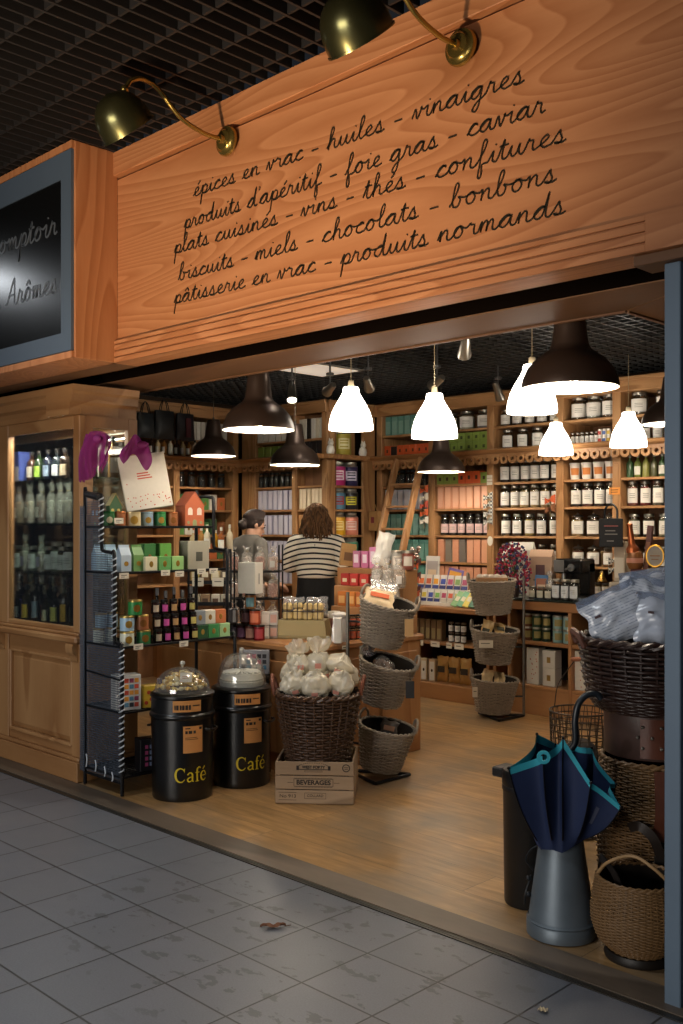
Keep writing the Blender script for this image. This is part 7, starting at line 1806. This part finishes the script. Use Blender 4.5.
b = MB(); b.lathe([(.001, 0), (.045, 0), (.06, .05), (.05, .11), (.04, .13), (.036, .13), (.001, .02)], 20, cap=False); b.build('vase', mat('#4a3a34', .4), o)
for nm, cols, n in (('red_blooms', '#a02840', 210), ('blue_blooms', '#3a4468', 120), ('plum_blooms', '#6a2a4a', 90)):
    b = MB()
    for k in range(n):
        a, e = r_.uniform(0, 2 * PI), math.acos(r_.uniform(-.75, 1)); R_ = .155 * r_.uniform(.72, 1.05)
        b.sphere((.95 * R_ * math.sin(e) * math.cos(a), .95 * R_ * math.sin(e) * math.sin(a), .22 + 1.55 * R_ * math.cos(e)), r_.uniform(.008, .014), 6, 4)
    b.build(nm, mat(cols, .8, var=.3, scale=60), o)['kind'] = 'stuff'
b = MB()
for k in range(40):
    a, e = r_.uniform(0, 2 * PI), r_.uniform(0, 1.2); b.tube([(0, 0, .1), (.14 * math.sin(e) * math.cos(a), .14 * math.sin(e) * math.sin(a), .25 + .15 * math.cos(e))], .002, 4)
b.build('stems', mat('#4a5a34', .8), o)
for k, (x, c, w_, h_, nm, v_) in enumerate(((522, '#dad6cc', .22, .46, 'white printed paper bag behind the dried bouquet', 7.25), (542, '#b99a80', .2, .40, 'beige window bag beside the white paper bag', 7.2))):
    o = thing('paper_bag', nm, 'bag', dk(x, v_), .25)
    b = MB(); b.box(-w_ / 2, w_ / 2, -.045, .045, 0, h_ * .86, c=.004); b.prism([(-.045, h_ * .86), (.045, h_ * .86), (.004, h_), (-.004, h_)], -w_ / 2, w_ / 2, 'YZ'); b.build('bag_body', mat(c, .7), o, smooth=False)
    b = MB(); 
    if k == 0: b.box(-.07, .02, -.047, -.044, h_ * .7, h_ * .78); b.box(.03, .06, -.047, -.044, h_ * .68, h_ * .8, 1); b.box(-.07, .0, -.047, -.044, h_ * .6, h_ * .64, 2)
    else: b.box(-.04, .04, -.047, -.044, h_ * .4, h_ * .68, 1); b.box(-.06, .06, -.047, -.044, h_ * .34, h_ * .38, 2)
    b.build('print', [mat('#8a8680', .7), mat('#5a3a3a' if k else '#c2703a', .6), mat('#7a7468', .7)], o, smooth=False)
p = dk(541, 7.08); leaflet('blue booklet standing in front of the beige window bag', p, .11, .19, '#4a7aa8', '#a8684a', (-.1, 0, .3), 'booklet', 'booklet')
p = dk(549.5, 7.09); cello_bag('clear tied bag between the booklet and the coffee machine', p, .08, .22, '#c9bfae', None, 400)
carton('card_reader', 'small black card reader lying at the desk edge', 'card reader', dk(588, 6.98), (.16, .09, .03), '#141416', rz=.3, face=('#3a4a5a', .1, .5, .3, .9))
# hanging slate bag, copper bottle and gift boxes in front of the last bay
HX = lambda x, y, d: at_d(x, y, d)
p = HX(611, 547, 7.3); o = thing('slate_sign', 'black bag-shaped slate sign with a loop handle', 'sign', (p.x, p.y, p.z), .55)
b = MB(); b.box(-.085, .085, -.01, .01, .0, .21, c=.004); b.build('slate', mat('#121213', .6), o, smooth=False)
b = MB(); b.tube(catmull([(-.045, 0, .205), (-.04, 0, .28), (0, 0, .315), (.04, 0, .28), (.045, 0, .205)], 6), .008, 7); b.build('handle', M_black, o)
b = MB(); b.tube([(0, 0, .31), (0, 0, 2.885 - p.z)], .0022, 5); b.build('cord', mat('#4a463e', .6), o)
b = MB(); 
for k, (x0, x1, z) in enumerate(((-.05, .05, .15), (-.04, .03, .115), (-.045, .045, .09), (-.03, .02, .04))): b.box(x0, x1, -.0115, -.0095, z, z + .008, mi=1 if k == 0 else 0)
b.build('chalk_marks', [mat('#8a8680', .8), mat('#a8605a', .8)], o, smooth=False)
st = thing('gift_stand', 'small pine stand of gift boxes in front of the last jar bay', 'stand', (-3.62, 6.70, .0045), .0)
b = MB(); b.box(-.22, .26, -.10, .10, .98, 1.01, c=.004); b.build('stand_top', M_islX, st, smooth=False)
for sx in (-.19, .23):
    for sy in (-.08, .08): b = MB(); b.box(sx - .015, sx + .015, sy - .015, sy + .015, 0, .98, c=.003); b.build('leg', M_isl, st, smooth=False)
def gs(px_, dy=0, z=1.0151): p = at_v(px_, 560, 6.70 + dy); return (p.x, 6.70 + dy, z)
carton('gift_box', 'flat beige printed box lowest on the gift stand', 'box', gs(640, 0), (.42, .15, .12), '#b9aa94', face=('#8a7a6a', .05, .3, .3, .8))
carton('gift_box', 'cream upright box at the bouquet side of the gift stand', 'box', gs(622, .03, 1.1356), (.09, .08, .30), '#b9a890', face=('#d8cdb8', .1, .9, .1, .6))
carton('gift_box', 'dark red box with a white label on the gift stand', 'box', gs(641, -.02, 1.1356), (.13, .07, .10), '#4a1a1c', face=('#c9bfae', .3, .7, .35, .75))
carton('gift_box', 'pale labelled box nearest the post on the gift stand', 'box', gs(657, -.02, 1.1356), (.12, .07, .11), '#b9ac94', face=('#7a7468', .1, .9, .4, .5))
o = thing('copper_bottle', 'round amber bottle with a slanted copper neck on the dark red box', 'bottle', gs(635, -.02, 1.2366), rot=(0, 0, .4))
b = MB(); b.lathe([(.001, 0), (.045, 0), (.058, .03), (.06, .08), (.05, .12), (.02, .135)], 20, cap=False); b.build('flask', mat('#8a5a34', .2, .2), o)
b = MB(); b.lathe([(.06, .045), (.0605, .05), (.0605, .075), (.06, .08)], 20, cap=False); b.build('label_band', mat('#c98a70', .5), o)
b = MB(); b.lathe([(.045, .12), (.046, .15), (.03, .17), (.024, .19), (.02, .3), (.024, .33), (.001, .34)], 16, (0, 0, 0), Matrix.Rotation(-.12, 4, 'Y'), cap=False); b.build('copper_neck', mat('#b8653a', .28, .8), o)
o = thing('oval_plaque', 'gold-rimmed oval plaque standing on the pale box by the post', 'plaque', gs(655, -.03, 1.2466), .35)
Mx = Matrix.Translation((0, 0, .088)) @ Matrix.Rotation(PI / 2, 4, 'X')
b = MB(); b.lathe([(.062, -.006), (.066, 0), (.062, .006), (.056, .006), (.056, -.006), (.062, -.006)], 28, (0, 0, 0), Mx, cap=False, sy=1.28); b.build('rim', mat('#b8862a', .3, .8), o)
b = MB(); b.lathe([(.001, .003), (.058, .003), (.058, -.003), (.001, -.003)], 28, (0, 0, 0), Mx, cap=False, sy=1.28); b.build('plate', mat('#9a9284', .5), o)
b = MB(); b.box(-.035, .035, -.0045, -.002, .085, .093); b.box(-.025, .025, -.0045, -.002, .06, .066); b.build('print', mat('#8a5a2a', .6), o, smooth=False)
o = thing('wine_stick', 'tall dark red stick box leaning behind the copper bottle', 'box', gs(645, .055, 1.1356), rot=(0, .10, .2))
b = MB(); b.box(-.02, .02, -.02, .02, 0, .42, c=.003); b.build('carton', mat('#5a2a20', .5), o, smooth=False)
b = MB(); b.box(-.015, .015, -.0215, -.019, .1, .3); b.build('print', mat('#8a5a40', .6), o, smooth=False)
p = HX(602, 590, 6.9)
o = thing('gold_clip_sign', 'small gold bell ornament hanging above the printed bags', 'ornament', (p.x, p.y, p.z + .06))
b = MB(); b.lathe([(.001, .07), (.012, .065), (.02, .03), (.034, .0), (.03, -.002), (.001, .01)], 16, cap=False); b.build('bell', mat('#b8904a', .25, .9), o)
b = MB(); b.tube([(0, 0, .065), (0, 0, .2)], .003, 5); b.sphere((0, 0, .2), .012); b.build('cord', mat('#9a7a4a', .6), o)

# ================================================================== THE TWO WOMEN
def loft(b, rings, n=20, cap=True):
    """rings: (x, y, z, rx, ry) stacked ellipses"""
    vs = []; fs = []
    for x, y, z, rx, ry in rings:
        for k in range(n): a = 2 * PI * k / n; vs.append((x + rx * math.cos(a), y + ry * math.sin(a), z))
    for i in range(len(rings) - 1):
        for k in range(n): k2 = (k + 1) % n; fs.append((i * n + k, i * n + k2, (i + 1) * n + k2, (i + 1) * n + k))
    fs.append(tuple(range(n))[::-1]); fs.append(tuple((len(rings) - 1) * n + k for k in range(n)))
    b.add(vs, fs)
def limb(b, pts, rs, n=12, per=5):
    c = catmull(pts, per); m = len(c); R_ = []
    for i in range(m):
        f = i / (m - 1) * (len(rs) - 1); k = min(int(f), len(rs) - 2); R_.append(rs[k] + (rs[k + 1] - rs[k]) * (f - k))
    b.tube(c, R_, n); b.sphere(tuple(c[0]), R_[0] * .99, 10, 8); b.sphere(tuple(c[-1]), R_[-1] * .99, 10, 8)
def fuse(o, vox, sm=4):
    m = o.modifiers.new('fuse', 'REMESH'); m.mode = 'VOXEL'; m.voxel_size = vox; m.use_smooth_shade = True
    if sm: s = o.modifiers.new('soft', 'SMOOTH'); s.iterations = sm; s.factor = .5
    return o
M_skin = mat('#c99a80', .55)
def hand(b, wrist, d, side, up=Vector((0, 0, 1))):
    """palm, four unequal curled fingers and a thumb"""
    d = d.normalized(); s = d.cross(up).normalized() * side; u = s.cross(d).normalized() * (1 if s.cross(d).z > 0 else -1)
    P = lambda a, w_, h_: tuple(wrist + d * a + s * w_ + u * h_)
    b.sphere(P(.045, 0, 0), .034, 12, 8); b.sphere(P(.075, .012, 0), .026, 10, 8); b.sphere(P(.075, -.014, 0), .026, 10, 8); b.tube([tuple(wrist), P(.05, 0, 0)], [.025, .03], 10)
    for i, (w_, L_) in enumerate(((-.03, .062), (-.01, .075), (.01, .07), (.029, .052))):
        b.tube([P(.07, w_ * .9, 0), P(.085 + L_ * .35, w_, -.002), P(.085 + L_ * .72, w_, -.018), P(.085 + L_ * .92, w_, -.04)], [.011, .0095, .0088, .0075], 8)
    b.tube([P(.02, -.026, -.004), P(.05, -.052, -.014), P(.08, -.056, -.028)], [.013, .0105, .0085], 8)
def woman(name_label, loc, rz, pose):
    t = thing('person', name_label, 'person', loc, rz)
    hx, hy, hz, tilt = pose['head']
    H = Matrix.Translation((hx, hy, hz)) @ Matrix.Rotation(tilt, 4, 'X') @ Matrix.Rotation(pose.get('turn', 0), 4, 'Z')
    sh_z = pose['sh']; lean = pose.get('lean', 0)
    b = MB()
    # head, face forward along -y
    hb = MB(); hb.sphere((0, .008, .03), .094, 18, 14, sc=(.80, 1.0, 1.08)); hb.sphere((0, -.02, -.045), .062, 14, 10, sc=(.88, 1.0, 1.05)); hb.sphere((0, -.062, -.088), .026, 10, 8)
    hb.prism([(-.086, .012), (-.118, -.036), (-.082, -.042)], -.011, .011, 'YZ'); hb.sphere((0, -.102, -.034), .0125, 8, 6)
    hb.sphere((0, -.082, -.064), .018, 10, 6, sc=(1.3, .7, .5))
    for s in (-1, 1): hb.sphere((s * .078, .01, -.012), .022, 8, 8, sc=(.35, .75, 1.25)); hb.sphere((s * .032, -.074, .012), .018, 8, 6, sc=(1.2, .6, .6))
    b.add([H @ Vector(v) for v in hb.v], hb.f)
    limb(b, [(hx * .7, hy * .6 + lean * .9 + .015, sh_z - .02), (hx * .85, hy * .8 + .02, (sh_z + hz) / 2 - .01), (hx, hy + .01, hz - .03)], [.062, .052, .05])
    loft(b, [(0, lean * .1, .86, .155, .115), (0, lean * .15, .94, .165, .12), (0, lean * .3, 1.05, .135, .10), (0, lean * .5, 1.18, .14, .105), (0, lean * .75, 1.32, .165, .11), (0, lean * .92, sh_z - .05, .165, .09), (0, lean, sh_z, .09, .06)])
    arms = pose['arms']
    for s, (el, wr, hd) in zip((-1, 1), arms):
        S = Vector((s * .165, lean, sh_z - .055)); limb(b, [S, S.lerp(Vector(el), .5) + Vector((s * .01, .01, 0)), Vector(el)], [.05, .044, .038]); limb(b, [Vector(el), Vector(el).lerp(Vector(wr), .5), Vector(wr)], [.038, .034, .025])
        hand(b, Vector(wr), Vector(hd), s)
    for s in (-1, 1):
        limb(b, [(s * .085, 0, .88), (s * .09, -.01, .65), (s * .088, -.005, .47), (s * .088, .015, .28), (s * .088, .02, .08)], [.092, .08, .056, .052, .036])
        limb(b, [(s * .09, .03, .05), (s * .095, -.06, .035), (s * .10, -.15, .025)], [.036, .036, .026])
    fuse(b.build('body', M_skin, t), .0085, 3)
    # eyes, brows and lips follow the head
    for s in (-1, 1):
        b = MB(); b.sphere(tuple(H @ Vector((s * .032, -.084, .008))), .009, 10, 8); b.build('eye', mat('#2a1c16', .2), t)
        b = MB(); b.tube([tuple(H @ Vector((s * .016, -.090, .028))), tuple(H @ Vector((s * .034, -.089, .033))), tuple(H @ Vector((s * .05, -.078, .027)))], .0035, 5); b.build('brow', mat('#3a2418', .8), t)
    b = MB(); b.sphere(tuple(H @ Vector((0, -.094, -.064))), .017, 10, 6, sc=(1.25, .45, .42)); b.build('lips', mat('#a85a50', .5), t)
    # top
    b = MB(); hem = pose['hem']
    loft(b, [(0, lean * .35, hem, pose['hw'], .135), (0, lean * .36, hem + .03, pose['hw'] * 1.05, .14), (0, lean * .5, hem + .12, pose['hw'] * 1.04, .135), (0, lean * .75, 1.34, .18, .128), (0, lean * .9, sh_z - .04, .178, .11), (0, lean * .97, sh_z + .005, .13, .085), (0, lean + hy * .2, sh_z + .03, .075, .068)])
    for s, (el, wr, hd) in zip((-1, 1), arms):
        S = Vector((s * .165, lean, sh_z - .06)); e = Vector(el); w_ = e.lerp(Vector(wr), .86)
        limb(b, [S, S.lerp(e, .5) + Vector((s * .012, .012, 0)), e], [.068, .060, .052]); limb(b, [e, e.lerp(w_, .5), w_], [.052, .048, .04])
    fuse(b.build(pose['topname'], pose['top'], t), .011, 4)
    # trousers and shoes
    b = MB(); loft(b, [(0, 0, .80, .178, .13), (0, 0, .90, .18, .135), (0, lean * .2, 1.0, .16, .122), (0, lean * .33, hem + .03, .15, .112)])
    for s in (-1, 1): limb(b, [(s * .087, 0, .86), (s * .092, -.008, .62), (s * .09, 0, .45), (s * .09, .012, .26), (s * .09, .018, .09)], [.104, .094, .082, .078, .074])
    fuse(b.build('trousers', mat('#0e0e11', .8), t), .012, 3)
    for s in (-1, 1):
        b = MB(); limb(b, [(s * .09, .045, .045), (s * .095, -.05, .04), (s * .10, -.165, .03)], [.045, .044, .032]); b.box(s * .096 - .042, s * .096 + .042, -.19, .085, .0, .022, c=.01); fuse(b.build('shoe', mat('#1a1816', .5), t), .008, 2)
    return t, H
def stripes():
    m, nt, b = newmat('striped_knit'); L = nt.links.new
    tc = N(nt, 'ShaderNodeTexCoord'); sx = N(nt, 'ShaderNodeSeparateXYZ'); L(tc.outputs['Object'], sx.inputs[0])
    no = N(nt, 'ShaderNodeTexNoise'); no.inputs['Scale'].default_value = 3; L(tc.outputs['Object'], no.inputs['Vector'])
    # stripes sag a little round the back and follow the folds
    ma = N(nt, 'ShaderNodeMath', operation='MULTIPLY_ADD'); ma.inputs[1].default_value = .03; L(no.outputs['Fac'], ma.inputs[0]); L(sx.outputs['Z'], ma.inputs[2])
    ab = N(nt, 'ShaderNodeMath', operation='MULTIPLY'); L(sx.outputs['X'], ab.inputs[0]); L(sx.outputs['X'], ab.inputs[1])
    m3 = N(nt, 'ShaderNodeMath', operation='MULTIPLY_ADD'); m3.inputs[1].default_value = .9; L(ab.outputs[0], m3.inputs[0]); L(ma.outputs[0], m3.inputs[2])
    mu = N(nt, 'ShaderNodeMath', operation='MULTIPLY'); mu.inputs[1].default_value = 1 / .041; L(m3.outputs[0], mu.inputs[0])
    fr = N(nt, 'ShaderNodeMath', operation='FRACT'); L(mu.outputs[0], fr.inputs[0])
    gt = N(nt, 'ShaderNodeMath', operation='GREATER_THAN'); gt.inputs[1].default_value = .66; L(fr.outputs[0], gt.inputs[0])
    mx = N(nt, 'ShaderNodeMix', data_type='RGBA'); mx.inputs[6].default_value = lin('#efe6d4'); mx.inputs[7].default_value = lin('#1c1a1d')
    L(gt.outputs[0], mx.inputs[0]); L(mx.outputs[2], b.inputs['Base Color']); b.inputs['Roughness'].default_value = .9
    return m
def hair_locks(t, H, n, col, length, spread, wave, seed, name='hair'):
    r_ = random.Random(seed); b = MB()
    cap = MB(); cap.sphere((0, .018, .042), .099, 18, 12, sc=(.88, 1.0, 1.06)); b.add([H @ Vector(v) for v in cap.v], cap.f)
    for k in range(n):
        a = PI * (k + .5) / n * 1.5 - PI * .25            # from one temple round the back to the other
        a0 = Vector((.078 * math.cos(a), .02 + .088 * math.sin(a), .085 + r_.uniform(-.05, .02)))
        ph = r_.uniform(0, 6); L_ = length * r_.uniform(.75, 1.05); out = spread * r_.uniform(.7, 1.2)
        pts = [H @ Vector((a0.x * .06, .03 + (a0.y - .02) * .06, .150)), H @ Vector((a0.x * .6, .02 + (a0.y - .02) * .62, .132)), H @ a0]
        base_ = H @ a0
        for j in range(1, 8):
            f = j / 7
            w_ = wave * math.sin(ph + 9 * f) * (.4 + f)
            pts.append(Vector((base_.x + math.cos(a) * (out * math.sin(PI * min(1, f * .8)) + w_), base_.y + math.sin(a) * (out * .7 * math.sin(PI * min(1, f * .8)) + w_) + .01 * f, base_.z - L_ * f)))
        c = catmull(pts, 3); m_ = len(c)
        b.tube(c, [.0155 * (1 - .75 * (i / (m_ - 1)) ** 2) for i in range(m_)], 6)
    o = b.build(name, col, t); return o
M_hair = wood('brown_hair', '#86603a', '#3a2414', 'Z', 60, 10, .95, 9, .3, .5, .5)
W1 = at_d(316, 560, 8.0)
ti, H1 = woman('woman seen from behind in a black and cream striped sweater, wavy brown hair', (W1.x, W1.y, .0045), math.atan2(-.72, -.69) - .12,
    dict(head=(0, -.035, 1.565, .22), sh=1.475, lean=-.01, hem=1.13, hw=.15, topname='striped_sweater', top=stripes(),
         arms=[((-.225, .03, 1.22), (-.13, -.20, 1.16), (.5, -1, -.1)), ((.225, .03, 1.22), (.14, -.20, 1.20), (-.3, -1, .1))]))
hair_locks(ti, H1, 84, M_hair, .27, .034, .018, 6)
q = Matrix.Translation((W1.x, W1.y, .0045)) @ Matrix.Rotation(math.atan2(-.72, -.69) - .12, 4, 'Z') @ Vector((.20, -.33, 1.14))
W2 = at_d(247.5, 560, 8.9)
ti2, H2 = woman('woman with dark tied-back hair and a grey cardigan, turned toward the shelves', (W2.x, W2.y, .0045), math.atan2(.50, -.86) + .45,
    dict(head=(0, -.075, 1.55, .35), turn=-.25, sh=1.44, lean=-.02, hem=1.02, hw=.165, topname='grey_cardigan', top=mat('#6c6862', .85, var=.15, scale=30),
         arms=[((-.22, -.02, 1.14), (-.15, -.22, 1.02), (.3, -1, -.3)), ((.22, -.0, 1.14), (.16, -.22, 1.02), (-.3, -1, -.3))]))
M_dhair = wood('dark_hair', '#33201a', '#170e0b', 'Z', 60, 10, .7, 9, .3, 1.5, .5)
b = MB(); cap = MB(); cap.sphere((0, .022, .042), .1, 20, 14, sc=(.87, 1.0, 1.05)); cap.sphere((0, .105, -.03), .046, 14, 10); cap.sphere((0, .08, .0), .05, 12, 8)
for k in range(26):
    a = PI * (k + .5) / 26 * 1.35 - PI * .175
    cap.tube(catmull([(.05 * math.cos(a), -.02 + .05 * math.sin(a), .135), (.086 * math.cos(a), .02 + .094 * math.sin(a), .06), (.04 * math.cos(a), .085, -.005), (0, .1, -.02)], 4), [.012] * 13, 6)
b.add([H2 @ Vector(v) for v in cap.v], cap.f); b.build('hair', M_dhair, ti2)
# ================================================================== LIGHTS OF THE PLACE
# an uplight standing in the mall aisle washes the fascia; shop windows glow across the aisle; downlights sit in the mall ceiling
light('SPOT', 'aisle_uplight', (-2.9, .35, .55), 600, (1, .77, .52), .10, target=(-3.6, 3.0, 3.2), spot=74, blend=1.0)
light('AREA', 'window_light_opposite', (-2.2, -6.5, 1.4), 280, (1, .93, .85), 4.5, 2.0, (-3.2, 3.0, .9))
for i, (x, y, e) in enumerate(((-4.9, 1.5, 80), (-2.4, 1.3, 90), (-4.6, -1.2, 110), (-1.6, -1.4, 110))):
    light('SPOT', 'mall_downlight', (x, y, 3.57), e, (.90, .95, 1), .06, target=(x, y, 0), spot=125, blend=.8)
light('SPOT', 'mall_downlight', (-7.6, 1.7, 3.56), 24, (.90, .95, 1), .10, target=(-7.4, 1.9, 0), spot=172, blend=.4)
